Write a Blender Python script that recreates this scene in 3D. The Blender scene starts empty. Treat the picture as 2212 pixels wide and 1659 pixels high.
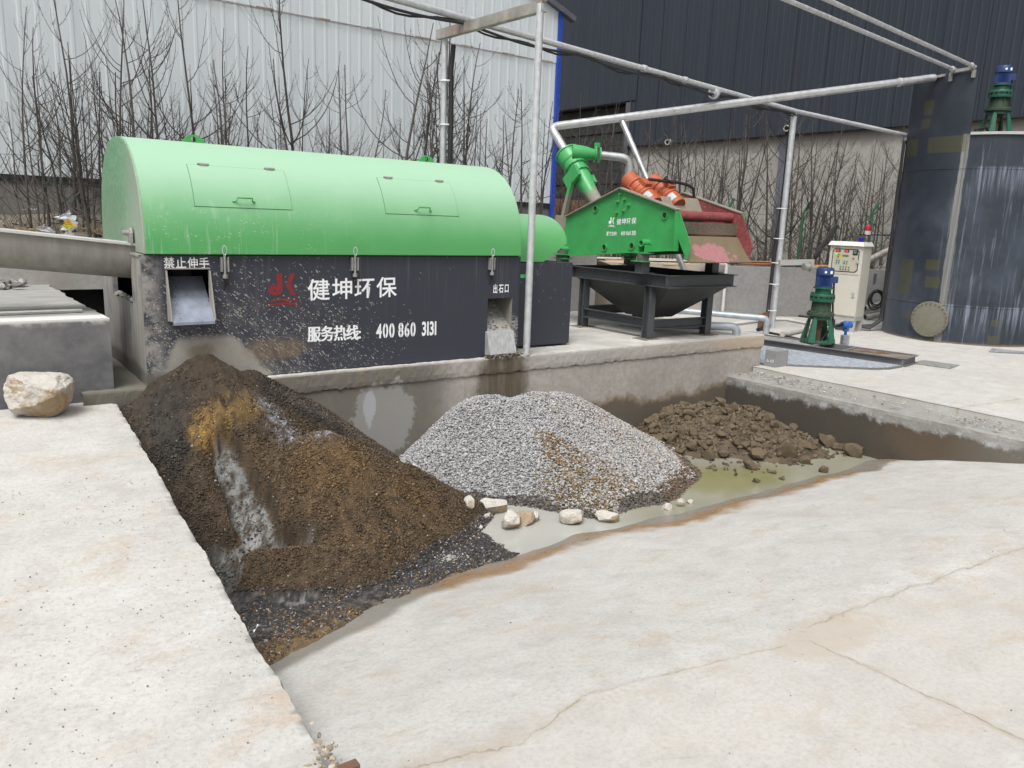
import bpy, bmesh, math, random
import numpy as np
from mathutils import Vector, Matrix

random.seed(7)
RNG = np.random.default_rng(11)
SC = bpy.context.scene
COL = SC.collection
R_ = math.radians

# ------------------------------------------------------------------ camera
CAM_H = 1.9
AX = np.array([[0.80969836, -0.09055388, 0.5798177],
               [-0.58572859, -0.18565363, 0.78895802],
               [0.03620205, -0.97843381, -0.20336344]])   # world x, y, z in (right, down, forward)
FPX, CU, CV = 1700.0, 1106.0, 829.5
cam_d = bpy.data.cameras.new('camera')
cam = bpy.data.objects.new('camera', cam_d)
COL.objects.link(cam)
cam_d.sensor_width = 36.0
cam_d.lens = FPX / 2212 * 36
cam_d.clip_end = 500
cam_d.clip_start = 0.05
Mr = Matrix(((AX[0][0], -AX[0][1], -AX[0][2]), (AX[1][0], -AX[1][1], -AX[1][2]), (AX[2][0], -AX[2][1], -AX[2][2])))
cam.matrix_world = Matrix.Translation((0, 0, CAM_H)) @ Mr.to_4x4()
SC.camera = cam

# ------------------------------------------------------------------ light
SUN_EL, SUN_ROT = R_(60), R_(232)
w = bpy.data.worlds.new('World')
SC.world = w
w.use_nodes = True
nt = w.node_tree
bg = nt.nodes['Background']
sky = nt.nodes.new('ShaderNodeTexSky')
sky.sky_type = 'NISHITA'
sky.sun_disc = False
sky.sun_elevation = SUN_EL
sky.sun_rotation = SUN_ROT
sky.air_density = 1.0
sky.dust_density = 6.0
sky.ozone_density = 1.0
hs = nt.nodes.new('ShaderNodeHueSaturation')
hs.inputs['Saturation'].default_value = 0.12
nt.links.new(sky.outputs['Color'], hs.inputs['Color'])
nt.links.new(hs.outputs['Color'], bg.inputs['Color'])
bg.inputs['Strength'].default_value = 0.12
sl = bpy.data.lights.new('sun', 'SUN')
sl.energy = 1.8
sl.angle = R_(30)
sl.color = (1.0, 0.98, 0.96)
so = bpy.data.objects.new('sun', sl)
COL.objects.link(so)
sd = Vector((math.sin(SUN_ROT) * math.cos(SUN_EL), math.cos(SUN_ROT) * math.cos(SUN_EL), math.sin(SUN_EL)))
so.rotation_euler = sd.to_track_quat('Z', 'Y').to_euler()
SC.view_settings.view_transform = 'Standard'
SC.view_settings.look = 'None'
SC.view_settings.exposure = 0.36
SC.view_settings.gamma = 1.0

# ------------------------------------------------------------------ survey helpers: a bearing (u, v) met with a real plane
def _ray(u, v):
    return AX @ np.array([u - CU, v - CV, FPX])
def at_z(u, v, z=0.0):
    d = _ray(u, v); t = (z - CAM_H) / d[2]
    return np.array([t * d[0], t * d[1], z])
def at_y(u, v, y):
    d = _ray(u, v); t = y / d[1]
    return np.array([t * d[0], y, CAM_H + t * d[2]])
def at_x(u, v, x):
    d = _ray(u, v); t = x / d[0]
    return np.array([x, t * d[1], CAM_H + t * d[2]])
def at_line(u, v, a, dr):
    d = _ray(u, v)
    t, s = np.linalg.solve(np.array([[d[0], -dr[0]], [d[1], -dr[1]]]), np.array(a[:2]))
    return np.array([t * d[0], t * d[1], CAM_H + t * d[2]])

# ------------------------------------------------------------------ mesh builder
ORI = {}
class MB:
    def __init__(s):
        s.v = []; s.f = []; s.col = None
    def add(s, vs, fs):
        n = len(s.v)
        s.v += [tuple(float(c) for c in q) for q in vs]
        s.f += [tuple(i + n for i in f) for f in fs]
        return s
    def box(s, a, b):
        x0, x1 = sorted((a[0], b[0])); y0, y1 = sorted((a[1], b[1])); z0, z1 = sorted((a[2], b[2]))
        return s.add([(x0, y0, z0), (x1, y0, z0), (x1, y1, z0), (x0, y1, z0), (x0, y0, z1), (x1, y0, z1), (x1, y1, z1), (x0, y1, z1)],
                     [(3, 2, 1, 0), (4, 5, 6, 7), (0, 1, 5, 4), (1, 2, 6, 5), (2, 3, 7, 6), (3, 0, 4, 7)])
    def obox(s, c, hx, hy, hz):
        c, hx, hy, hz = (Vector(q) for q in (c, hx, hy, hz))
        vs = [c + a * hx + b * hy + d * hz for d in (-1, 1) for (a, b) in ((-1, -1), (1, -1), (1, 1), (-1, 1))]
        return s.add(vs, [(3, 2, 1, 0), (4, 5, 6, 7), (0, 1, 5, 4), (1, 2, 6, 5), (2, 3, 7, 6), (3, 0, 4, 7)])
    def bar(s, p, q, wd, ht, up=(0, 0, 1)):
        p, q = Vector(p), Vector(q); d = (q - p); L = d.length; d.normalize()
        side = d.cross(Vector(up))
        if side.length < 1e-4: side = d.cross(Vector((1, 0, 0)))
        side.normalize(); u = side.cross(d)
        return s.obox((p + q) / 2, d * (L / 2), side * (wd / 2), u * (ht / 2))
    def tube(s, pts, r, n=10, cap=True):
        pts = [Vector(q) for q in pts]
        m = len(pts)
        rs = list(r) if hasattr(r, '__len__') else [r] * m
        prev = None; vs = []
        for i, q in enumerate(pts):
            t = (pts[min(i + 1, m - 1)] - pts[max(i - 1, 0)]).normalized()
            if prev is None:
                a = t.orthogonal().normalized()
            else:
                a = prev - t * prev.dot(t)
                a = a.normalized() if a.length > 1e-6 else t.orthogonal().normalized()
            prev = a; b = t.cross(a)
            for k in range(n):
                an = 2 * math.pi * k / n
                vs.append(q + (a * math.cos(an) + b * math.sin(an)) * rs[i])
        fs = [(i * n + k, i * n + (k + 1) % n, (i + 1) * n + (k + 1) % n, (i + 1) * n + k) for i in range(m - 1) for k in range(n)]
        if cap:
            fs.append(tuple(range(n - 1, -1, -1))); fs.append(tuple((m - 1) * n + k for k in range(n)))
        return s.add(vs, fs)
    def lathe(s, prof, o=(0, 0, 0), axis=(0, 0, 1), n=28, a0=0.0, a1=None, ref=None):
        ax = Vector(axis).normalized(); o = Vector(o)
        x = Vector(ref) if ref is not None else (Vector((1, 0, 0)) if abs(ax.x) < .9 else Vector((0, 1, 0)))
        x = (x - ax * x.dot(ax)).normalized(); y = ax.cross(x)
        full = a1 is None
        cnt = n if full else n + 1
        vs = []
        for (r, t) in prof:
            for k in range(cnt):
                an = (2 * math.pi * k / n) if full else a0 + (a1 - a0) * k / n
                vs.append(o + ax * t + (x * math.cos(an) + y * math.sin(an)) * max(r, 1e-5))
        fs = []
        for i in range(len(prof) - 1):
            for k in range(n):
                k2 = (k + 1) % cnt
                fs.append((i * cnt + k, i * cnt + k2, (i + 1) * cnt + k2, (i + 1) * cnt + k))
        return s.add(vs, fs)
    def cyl(s, p, q, r, n=20, r2=None):
        p, q = Vector(p), Vector(q); d = q - p
        r2 = r if r2 is None else r2
        return s.lathe([(0, 0), (r, 0), (r2, d.length), (0, d.length)], p, d, n)
    def prism(s, poly, fn, d0, d1):
        n = len(poly)
        vs = [fn(a, b, d0) for a, b in poly] + [fn(a, b, d1) for a, b in poly]
        fs = [tuple(range(n - 1, -1, -1)), tuple(range(n, 2 * n))] + [(i, (i + 1) % n, n + (i + 1) % n, n + i) for i in range(n)]
        return s.add(vs, fs)
    def build(s, name, mat=None, parent=None, smooth=None, bevel=0.0, origin=None, label=None):
        me = bpy.data.meshes.new(name)
        V = np.array(s.v, dtype=float)
        if parent is not None: o0 = ORI[parent.name]
        elif origin is not None: o0 = np.array(origin, float)
        else: o0 = np.array([(V[:, 0].min() + V[:, 0].max()) / 2, (V[:, 1].min() + V[:, 1].max()) / 2, V[:, 2].min()])
        me.from_pydata((V - o0).tolist(), [], s.f)
        if s.col is not None:
            ca = me.color_attributes.new('tint', 'FLOAT_COLOR', 'POINT')
            c = np.ones((len(V), 4)); c[:, :3] = np.array(s.col)
            ca.data.foreach_set('color', c.ravel())
        if len(me.polygons) < 60000:
            bm = bmesh.new(); bm.from_mesh(me)
            bmesh.ops.recalc_face_normals(bm, faces=bm.faces)
            bm.to_mesh(me); bm.free()
        me.update()
        if smooth:
            me.shade_smooth()
            me.set_sharp_from_angle(angle=R_(smooth))
        ob = bpy.data.objects.new(name, me)
        COL.objects.link(ob)
        if mat: me.materials.append(mat)
        if parent is not None: ob.parent = parent
        else: ob.location = o0
        ORI[ob.name] = o0
        if bevel:
            b = ob.modifiers.new('bevel', 'BEVEL'); b.width = bevel; b.segments = 2; b.limit_method = 'ANGLE'; b.angle_limit = R_(40)
        if label: ob['label'] = label
        return ob

def thing(name, label, cat, loc=(0, 0, 0), group=None):
    o = bpy.data.objects.new(name, None)
    COL.objects.link(o)
    o.location = loc; ORI[o.name] = np.array(loc, float)
    o['label'] = label; o['category'] = cat
    if group: o['group'] = group
    return o
def tag(o, label, cat, group=None, kind=None):
    o['label'] = label; o['category'] = cat
    if group: o['group'] = group
    if kind: o['kind'] = kind
    return o
def struct(o, kind='structure'):
    o['kind'] = kind
    return o
def copy_tree(o, parent=None):
    c = o.copy(); COL.objects.link(c)
    ORI[c.name] = ORI.get(o.name, np.zeros(3))
    if parent is not None: c.parent = parent
    for ch in list(o.children): copy_tree(ch, c)
    return c

def vnoise(x, y, z=None, seed=0):
    """numpy value noise, 2-D or 3-D, about -1..1"""
    def h(i, j, k):
        n = (i * 374761393 + j * 668265263 + k * 2147483647 + seed * 144269) & 0xffffffff
        n = ((n ^ (n >> 13)) * 1274126177) & 0xffffffff
        return ((n ^ (n >> 16)) & 0xffff) / 32767.5 - 1
    z = np.zeros_like(x) if z is None else z
    xi, yi, zi = (np.floor(q).astype(np.int64) for q in (x, y, z))
    fx, fy, fz = x - xi, y - yi, z - zi
    fx, fy, fz = (q * q * (3 - 2 * q) for q in (fx, fy, fz))
    r = 0
    for a in (0, 1):
        for b in (0, 1):
            for c in (0, 1):
                r = r + h(xi + a, yi + b, zi + c) * (fx if a else 1 - fx) * (fy if b else 1 - fy) * (fz if c else 1 - fz)
    return r
def fbm(x, y, z=None, f=1.0, o=4, seed=0, g=.5):
    r = 0; a = 1.0
    for i in range(o):
        r = r + a * vnoise(x * f, y * f, None if z is None else z * f, seed + i * 17)
        f *= 2.03; a *= g
    return r

# ------------------------------------------------------------------ materials
class G:
    def __init__(s, name):
        s.M = bpy.data.materials.new(name); s.M.use_nodes = True
        s.t = s.M.node_tree
        s.b = s.t.nodes['Principled BSDF']
    def put(s, sock, v):
        if isinstance(v, bpy.types.NodeSocket): s.t.links.new(v, sock)
        elif v is not None:
            if hasattr(v, '__len__') and len(v) == 3 and sock.type == 'RGBA': v = (*v, 1)
            sock.default_value = v
    def node(s, ty): return s.t.nodes.new(ty)
    def pos(s): return s.node('ShaderNodeNewGeometry').outputs['Position']
    def obj(s): return s.node('ShaderNodeTexCoord').outputs['Object']
    def attr(s, n='tint'):
        a = s.node('ShaderNodeAttribute'); a.attribute_name = n; return a.outputs['Color']
    def map(s, v, sc=(1, 1, 1), rot=(0, 0, 0), loc=(0, 0, 0)):
        n = s.node('ShaderNodeMapping'); s.put(n.inputs['Vector'], v)
        n.inputs['Scale'].default_value = sc; n.inputs['Rotation'].default_value = rot; n.inputs['Location'].default_value = loc
        return n.outputs[0]
    def noise(s, v, scale, detail=4, rough=.55, dist=0.0):
        n = s.node('ShaderNodeTexNoise'); s.put(n.inputs['Vector'], v)
        n.inputs['Scale'].default_value = scale; n.inputs['Detail'].default_value = detail
        n.inputs['Roughness'].default_value = rough; n.inputs['Distortion'].default_value = dist
        return n.outputs[0]
    def vor(s, v, scale, feat='F1', rnd=1.0):
        n = s.node('ShaderNodeTexVoronoi'); n.feature = feat; s.put(n.inputs['Vector'], v)
        n.inputs['Scale'].default_value = scale; n.inputs['Randomness'].default_value = rnd
        return n
    def ramp(s, f, stops, interp='LINEAR'):
        n = s.node('ShaderNodeValToRGB'); s.put(n.inputs[0], f); cr = n.color_ramp; cr.interpolation = interp
        while len(cr.elements) < len(stops): cr.elements.new(.5)
        for e, (p, c) in zip(cr.elements, stops):
            e.position = p; e.color = (c, c, c, 1) if not hasattr(c, '__len__') else (*c, 1)
        return n.outputs[0]
    def mix(s, f, a, b, blend='MIX'):
        n = s.node('ShaderNodeMix'); n.data_type = 'RGBA'; n.blend_type = blend
        s.put(n.inputs[0], f); s.put(n.inputs[6], a); s.put(n.inputs[7], b)
        return n.outputs[2]
    def m(s, op, a, b=None, c=None, clamp=False):
        n = s.node('ShaderNodeMath'); n.operation = op; n.use_clamp = clamp
        for i, q in enumerate((a, b, c)):
            if q is not None: s.put(n.inputs[i], q)
        return n.outputs[0]
    def ss(s, x, a, b):
        """smooth 0..1 as x runs a..b (a may exceed b)"""
        n = s.node('ShaderNodeMapRange'); n.interpolation_type = 'SMOOTHSTEP'
        s.put(n.inputs[0], x)
        if a < b: vals = (a, b, 0, 1)
        else: vals = (b, a, 1, 0)
        for i, q in enumerate(vals): n.inputs[1 + i].default_value = q
        return n.outputs[0]
    def sep(s, v):
        n = s.node('ShaderNodeSeparateXYZ'); s.put(n.inputs[0], v); return n.outputs[0], n.outputs[1], n.outputs[2]
    def comb(s, x, y, z):
        n = s.node('ShaderNodeCombineXYZ')
        for i, q in enumerate((x, y, z)): s.put(n.inputs[i], q)
        return n.outputs[0]
    def ell(s, a, b, ca, cb, ra, rb, nz=None, amt=.5, soft=.35):
        """soft blob mask centred (ca, cb)"""
        x = s.m('DIVIDE', s.m('SUBTRACT', a, ca), ra); y = s.m('DIVIDE', s.m('SUBTRACT', b, cb), rb)
        d = s.m('SQRT', s.m('ADD', s.m('MULTIPLY', x, x), s.m('MULTIPLY', y, y)))
        if nz is not None: d = s.m('ADD', d, s.m('MULTIPLY', s.m('SUBTRACT', nz, .5), amt * 2))
        return s.ss(d, 1 + soft / 2, 1 - soft / 2)
    def rect(s, a, b, a0, a1, b0, b1, nz=None, amt=.02, soft=.01):
        if nz is not None:
            q = s.m('MULTIPLY', s.m('SUBTRACT', nz, .5), amt * 2); a = s.m('ADD', a, q); b = s.m('ADD', b, q)
        r = s.m('MULTIPLY', s.ss(a, a0 - soft, a0 + soft), s.ss(a, a1 + soft, a1 - soft))
        return s.m('MULTIPLY', r, s.m('MULTIPLY', s.ss(b, b0 - soft, b0 + soft), s.ss(b, b1 + soft, b1 - soft)))
    def bump(s, h, strength=.3, dist=.01):
        n = s.node('ShaderNodeBump'); s.put(n.inputs['Height'], h)
        n.inputs['Strength'].default_value = strength; n.inputs['Distance'].default_value = dist
        return n.outputs[0]
    def out(s, col, rough=.6, metal=0.0, normal=None, spec=None, **kw):
        s.put(s.b.inputs['Base Color'], col); s.put(s.b.inputs['Roughness'], rough); s.put(s.b.inputs['Metallic'], metal)
        if normal is not None: s.put(s.b.inputs['Normal'], normal)
        if spec is not None: s.put(s.b.inputs['Specular IOR Level'], spec)
        for k, v in kw.items(): s.put(s.b.inputs[k], v)
        return s.M

def paint(name, c, rough=.42, dirt=(.3, .27, .22), amt=.35, scale=6, world=True, var=.12, grime=None):
    g = G(name); p = g.pos() if world else g.obj()
    n1 = g.noise(p, scale, 5); n2 = g.noise(p, scale * 6, 4, .65)
    col = g.mix(g.ramp(n1, [(.3, 0.0), (.75, 1.0)]), [q * (1 - var) for q in c], [min(1, q * (1 + var)) for q in c])
    dm = g.m('MULTIPLY', g.ramp(n2, [(.52, 0.0), (.75, 1.0)]), amt)
    col = g.mix(dm, col, dirt)
    rg = g.m('ADD', rough, g.m('MULTIPLY', dm, .5))
    return g.out(col, rg, 0, g.bump(n2, .06, .004))
def steel(name, c=(.42, .44, .46), rough=.42, metal=.75, var=.25, scale=14, world=True, stretch=(1, 1, 1), rust=0.0):
    g = G(name); p = g.map(g.pos() if world else g.obj(), stretch)
    n1 = g.noise(p, scale, 5, .6); n2 = g.noise(p, scale * .3, 3)
    col = g.mix(g.ramp(n1, [(.3, 0.0), (.7, 1.0)]), [q * (1 - var) for q in c], [min(1, q * (1 + var)) for q in c])
    if rust: col = g.mix(g.m('MULTIPLY', g.ramp(n2, [(.5, 0.0), (.62, 1.0)]), rust), col, (.2, .085, .03))
    return g.out(col, g.ramp(n1, [(.2, rough - .1), (.8, rough + .15)]), metal, g.bump(n1, .05, .003))
def plain(name, c, rough=.6, metal=0.0, var=.1, scale=20, bump=.1):
    g = G(name); n1 = g.noise(g.obj(), scale, 4)
    return g.out(g.mix(n1, [q * (1 - var) for q in c], [min(1, q * (1 + var)) for q in c]), rough, metal, g.bump(n1, bump, .004))
def grey_concrete(name, c1, c2, scale=1.6, rough=.85, bump=.25, extra=None):
    g = G(name); p = g.pos()
    n1 = g.noise(p, scale, 6, .6); n2 = g.noise(p, scale * 12, 5, .7); n3 = g.noise(p, 130, 3, .6)
    col = g.mix(g.ramp(n1, [(.3, 0.0), (.7, 1.0)]), c1, c2)
    col = g.mix(g.ramp(n2, [(.35, .35), (.6, 0.0)]), col, [q * .55 for q in c1])
    rg = rough
    if extra: col, rg = extra(g, p, col, rough)
    h = g.m('ADD', g.m('MULTIPLY', n2, 1.0), g.m('MULTIPLY', n3, .5))
    return g.out(col, rg, 0, g.bump(h, bump, .01))

# ================================================================== MATERIALS OF THE SETTING
def seg_mask(g, p2, a, b, wdt, nz, amt):
    """thin irregular line from a to b on the ground"""
    x, y, _ = g.sep(p2)
    dx, dy = b[0] - a[0], b[1] - a[1]; L = math.hypot(dx, dy); dx /= L; dy /= L
    rx = g.m('SUBTRACT', x, a[0]); ry = g.m('SUBTRACT', y, a[1])
    al = g.m('ADD', g.m('MULTIPLY', rx, dx), g.m('MULTIPLY', ry, dy))
    ac = g.m('ADD', g.m('MULTIPLY', rx, -dy), g.m('MULTIPLY', ry, dx))
    ac = g.m('ABSOLUTE', g.m('ADD', ac, g.m('MULTIPLY', g.m('SUBTRACT', nz, .5), amt)))
    return g.m('MULTIPLY', g.ss(ac, wdt * .75, wdt * .2), g.m('MULTIPLY', g.ss(al, -.02, .04), g.ss(al, L + .02, L - .04)))

def pale_concrete(name, c=(.495, .483, .460), cracks=(), shore=False, tan=.55, rot=0.0):
    g = G(name); p = g.pos(); x, y, z = g.sep(p)
    big = g.noise(p, .9, 5, .6); mid = g.noise(p, 4.5, 8, .7); fine = g.noise(p, 45, 6, .8)
    strk = g.noise(g.map(g.map(p, (1, 1, 1), (0, 0, rot)), (1.3, 2.6, 1)), 1.9, 7, .7, .6)
    col = g.mix(g.ramp(big, [(.3, 0.0), (.7, 1.0)]), [q * .93 for q in c], [q * 1.05 for q in c])
    col = g.mix(g.m('MULTIPLY', g.ramp(mid, [(.46, 0.0), (.66, 1.0)]), .55), col, (.375, .36, .335))
    # tan dirt smears along the wheel direction
    tm = g.m('MULTIPLY', g.ramp(strk, [(.50, 0.0), (.66, 1.0)]), g.ramp(g.noise(p, 1.3, 3), [(.42, 0.0), (.56, tan)]))
    col = g.mix(tm, col, (.43, .325, .225))
    # pale dust
    col = g.mix(g.m('MULTIPLY', g.ramp(g.noise(g.map(g.map(p, (1, 1, 1), (0, 0, rot)), (1, 1.5, 1)), 2.6, 6, .7), [(.52, 0.0), (.7, 1.0)]), .45), col, (.60, .60, .60))
    # dark pits and grit
    v1 = g.vor(g.map(p, (1, 1.9, 1), (0, 0, rot)), 26)
    pit = g.m('MULTIPLY', g.ss(v1.outputs['Distance'], .13, .05), g.ramp(g.noise(p, 2.4, 4), [(.5, 0.0), (.62, 1.0)]))
    v2 = g.vor(p, 75)
    pit2 = g.m('MULTIPLY', g.ss(v2.outputs['Distance'], .2, .08), g.ramp(g.noise(p, 5.5, 4), [(.52, 0.0), (.66, .8)]))
    scr = g.m('MULTIPLY', g.ramp(g.noise(g.map(g.map(p, (1, 1, 1), (0, 0, rot + .35)), (2.5, 30, 1)), 1.5, 6, .7), [(.6, 0.0), (.68, 1.0)]), g.ramp(mid, [(.47, 0.0), (.6, .5)]))
    dark = g.m('MAXIMUM', g.m('MAXIMUM', pit, pit2), scr)
    col = g.mix(g.m('MULTIPLY', dark, .6), col, (.2, .19, .175))
    col = g.mix(g.ramp(fine, [(.34, .55), (.52, 0.0)]), col, (.29, .28, .26)); col = g.mix(g.ramp(fine, [(.58, 0.0), (.7, .5)]), col, (.6, .595, .58))
    if shore:
        lowr = g.m('ADD', g.m('ADD', y, g.m('MULTIPLY', x, .12)), g.m('MULTIPLY', g.m('SUBTRACT', g.noise(p, 1.5, 6, .65), .5), .5))
        col = g.mix(g.m('MULTIPLY', g.ss(lowr, 2.48, 2.28), .28), col, (.40, .365, .315))
        col = g.mix(g.m('MULTIPLY', g.ell(x, y, float(jn[0]) + .02, float(jn[1]) - .12, .36, .15, g.noise(p, 7, 7, .75), 1.3, .5), g.ramp(fine, [(.36, .25), (.6, .6)])), col, (.40, .33, .25))
    h = g.m('ADD', g.m('MULTIPLY', fine, .35), g.m('MULTIPLY', mid, .6))
    h = g.m('SUBTRACT', h, g.m('MULTIPLY', dark, .8))
    rough = .82
    nz = g.noise(p, 4.2, 8, .74)
    for (a, b, wd, am) in cracks:
        s_ = seg_mask(g, p, a, b, wd, nz, am)
        halo = seg_mask(g, p, a, b, wd * 7, nz, am)
        col = g.mix(g.m('MULTIPLY', halo, g.ramp(mid, [(.4, .05), (.6, .55)])), col, (.40, .34, .265))
        col = g.mix(g.m('MULTIPLY', s_, g.ramp(g.noise(p, 14, 3), [(.42, .05), (.66, .75)])), col, (.21, .195, .17))
        h = g.m('SUBTRACT', h, g.m('MULTIPLY', s_, 1.5))
    if shore:
        zz = g.m('ADD', z, g.m('MULTIPLY', g.m('SUBTRACT', g.noise(p, 2.2, 6, .65), .5), .15))
        wet = g.m('MAXIMUM', g.ss(zz, -.525, -.555), g.m('MULTIPLY', g.attr(), .9))
        tanb = g.m('MULTIPLY', g.ss(zz, -.50, -.545), g.ss(zz, -.60, -.55))
        damp = g.ss(zz, -.38, -.54)
        col = g.mix(g.m('MULTIPLY', damp, .25), col, (.40, .40, .395))
        col = g.mix(g.m('MULTIPLY', wet, .85), col, (.19, .175, .15))
        col = g.mix(g.m('MULTIPLY', tanb, g.ramp(g.noise(p, 1.1, 2), [(.36, .15), (.56, .9)])), col, (.27, .165, .08))
        rough = g.m('SUBTRACT', .82, g.m('MULTIPLY', wet, .55))
    return g.out(col, rough, 0, g.bump(h, .45, .012))

jn = at_z(1740, 1352)[:2]
M_APRON = pale_concrete('apron_concrete', cracks=[
    (at_z(2300, 1150)[:2], at_z(1985, 1262)[:2], .008, .16), (at_z(1985, 1262)[:2], jn, .009, .2),
    (at_z(1700, 1392)[:2], at_z(1262, 1490)[:2], .006, .15), (at_z(1262, 1490)[:2], at_z(1110, 1600)[:2], .006, .15), (at_z(1110, 1600)[:2], at_z(770, 1659)[:2], .010, .16),
    (at_z(1752, 1385)[:2], at_z(2300, 1640)[:2], .008, .12)], shore=True, rot=.25)
M_LEDGE = pale_concrete('ledge_concrete', (.50, .488, .46), tan=.7, rot=-.12)
M_YARD = pale_concrete('yard_concrete', (.485, .472, .44), tan=.4, rot=-.3, cracks=[(at_z(2212, 860, .06)[:2], at_z(1990, 893, .06)[:2], .012, .1)])
M_DARK = plain('dark_void', (.012, .012, .013), .9)

def soil_mat(name, c1, c2, c3):
    g = G(name); p = g.pos(); n1 = g.noise(p, 2, 6, .65); n2 = g.noise(p, 30, 5, .7)
    col = g.mix(g.ramp(n1, [(.35, 0.0), (.65, 1.0)]), c1, c2)
    col = g.mix(g.ramp(n2, [(.5, 0.0), (.7, .7)]), col, c3)
    return g.out(col, .95, 0, g.bump(g.m('ADD', n1, n2), .7, .04))
M_SOIL = soil_mat('earth', (.11, .095, .075), (.2, .17, .13), (.3, .27, .22))

# ------------------------------------------------------------------ ground sheet far below everything
m = MB(); m.add([(-160, -160, -1.1), (160, -160, -1.1), (160, 160, -1.1), (-160, 160, -1.1)], [(0, 1, 2, 3)])
struct(m.build('ground', M_SOIL))

# ------------------------------------------------------------------ concrete apron: flat by the camera, ramp down into the pit
def grid(xs, ys, zf):
    X, Y = np.meshgrid(xs, ys); Z = zf(X, Y)
    nx, ny = len(xs), len(ys)
    v = np.stack([X.ravel(), Y.ravel(), Z.ravel()], 1)
    i = np.arange(nx * ny).reshape(ny, nx)
    f = np.stack([i[:-1, :-1], i[:-1, 1:], i[1:, 1:], i[1:, :-1]], -1).reshape(-1, 4)
    return v, f
def apron_z(X, Y):
    b = 2.06 - .015 * (X - 3.3)          # the break of slope runs a little askew
    s = Y - b
    z = -.245 * np.log1p(np.exp(np.clip(s / .09, -40, 40))) * .09
    z = np.where(X > 8.3, np.maximum(z, -.9), z)
    return z + .006 * fbm(X, Y, f=1.1, o=3, seed=3) * np.clip((s + 1), 0, 1) + .016 * fbm(X, Y, f=1.7, o=3, seed=33) * np.clip((s - 1.2) / .8, 0, 1)
def shore_y(X): return np.interp(X, [1.0, 1.2, 1.65, 2.2, 2.75, 3.1, 3.5, 3.7], [3.55, 3.66, 3.9, 4.15, 4.42, 4.42, 4.40, 4.62])
def sstep(x, a, b):
    t = np.clip((x - a) / (b - a), 0, 1); return t * t * (3 - 2 * t)
xs = np.concatenate([np.linspace(-14, .2, 12), np.linspace(.4, 8.8, 210)]); ys = np.concatenate([np.linspace(-12, .6, 10), np.linspace(.7, 5.9, 170)])
v, f = grid(xs, ys, apron_z)
m = MB(); m.v = v.tolist(); m.f = f.tolist()
wet_ = (1 - sstep(shore_y(v[:, 0]) - v[:, 1] + .05 * fbm(v[:, 0], v[:, 1], f=2.6, o=3, seed=44), .10, .20)) * (v[:, 0] < 3.6)
m.col = np.repeat(wet_[:, None], 3, 1)
struct(m.build('concrete_apron', M_APRON, smooth=60))

# pit floor below the water
m = MB(); m.box((.7, 4.6, -.95), (8.6, 6.8, -.70))
struct(m.build('pit_floor', soil_mat('pit_mud', (.10, .09, .075), (.15, .135, .11), (.2, .185, .16))))

# water: shallow murky pool
def water_mat():
    g = G('murky_water'); p = g.pos(); x, y, z = g.sep(p)
    n = g.noise(p, 1.6, 4); n2 = g.noise(g.map(p, (1, 2, 1)), 9, 4)
    green = g.ell(x, y, 6.45, 4.95, .75, .42, n, .7, 1.1)
    col = g.mix(green, (.265, .26, .20), (.195, .19, .085))
    grey = g.ss(x, 5.0, 4.3)
    col = g.mix(grey, col, (.38, .375, .345))
    mud = g.ell(x, y, 7.3, 5.6, 1.0, .6, n, .5, .8)
    col = g.mix(g.m('MULTIPLY', mud, .8), col, (.27, .255, .22))
    return g.out(col, g.ramp(n2, [(.35, .05), (.8, .22)]), 0, g.bump(n2, .05, .004), spec=.5)
m = MB(); m.add([(1.0, 4.0, -.6), (8.5, 4.0, -.6), (8.5, 6.7, -.6), (1.0, 6.7, -.6)], [(0, 1, 2, 3)])
struct(m.build('water', water_mat()))

# ------------------------------------------------------------------ ledge on the left, with its chipped edge
def ledge_z(y): return np.maximum(.004, .0895 * (y - 2.25))
def ledge_x(y): return .965 + .0235 * (y - 2.3)
ys = np.linspace(2.16, 6.9, 420); m = MB()
rng = np.random.default_rng(5)
jit = .012 * fbm(ys, ys * 0 + 3.3, f=2.6, o=6, g=.66) * np.clip((ys - 2.1) / .8, 0.1, 1)
ex = ledge_x(ys) + jit
cols = [(-14, 0), (-3, 0), (-.2, 0), (.5, 0), ('e', -.05), ('e', -.012), ('e', 0), ('e', .006), ('e', -.02)]
V = []
for j, (cx_, off) in enumerate(cols):
    X = ex + off if cx_ == 'e' else np.full_like(ys, cx_)
    Zt = ledge_z(ys) + (.004 * fbm(X, ys, f=3, o=3, seed=9) if j < 6 else 0)
    if j == 5: Zt = Zt - .004 - .012 * np.abs(fbm(ys, ys * 0, f=9, o=3, seed=4))
    if j == 6: Zt = Zt - .028 - .02 * np.abs(fbm(ys, ys * 0, f=7, o=3, seed=8))
    if j == 7: Zt = Zt - .12
    if j == 8: Zt = np.full_like(ys, -.9)
    V.append(np.stack([X, ys, Zt], 1))
n_ = len(ys); V = np.concatenate(V)
F_ = [(j * n_ + i, j * n_ + i + 1, (j + 1) * n_ + i + 1, (j + 1) * n_ + i) for j in range(len(cols) - 1) for i in range(n_ - 1)]
m.v = V.tolist(); m.f = F_
struct(m.build('concrete_ledge', M_LEDGE, smooth=50))

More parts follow.
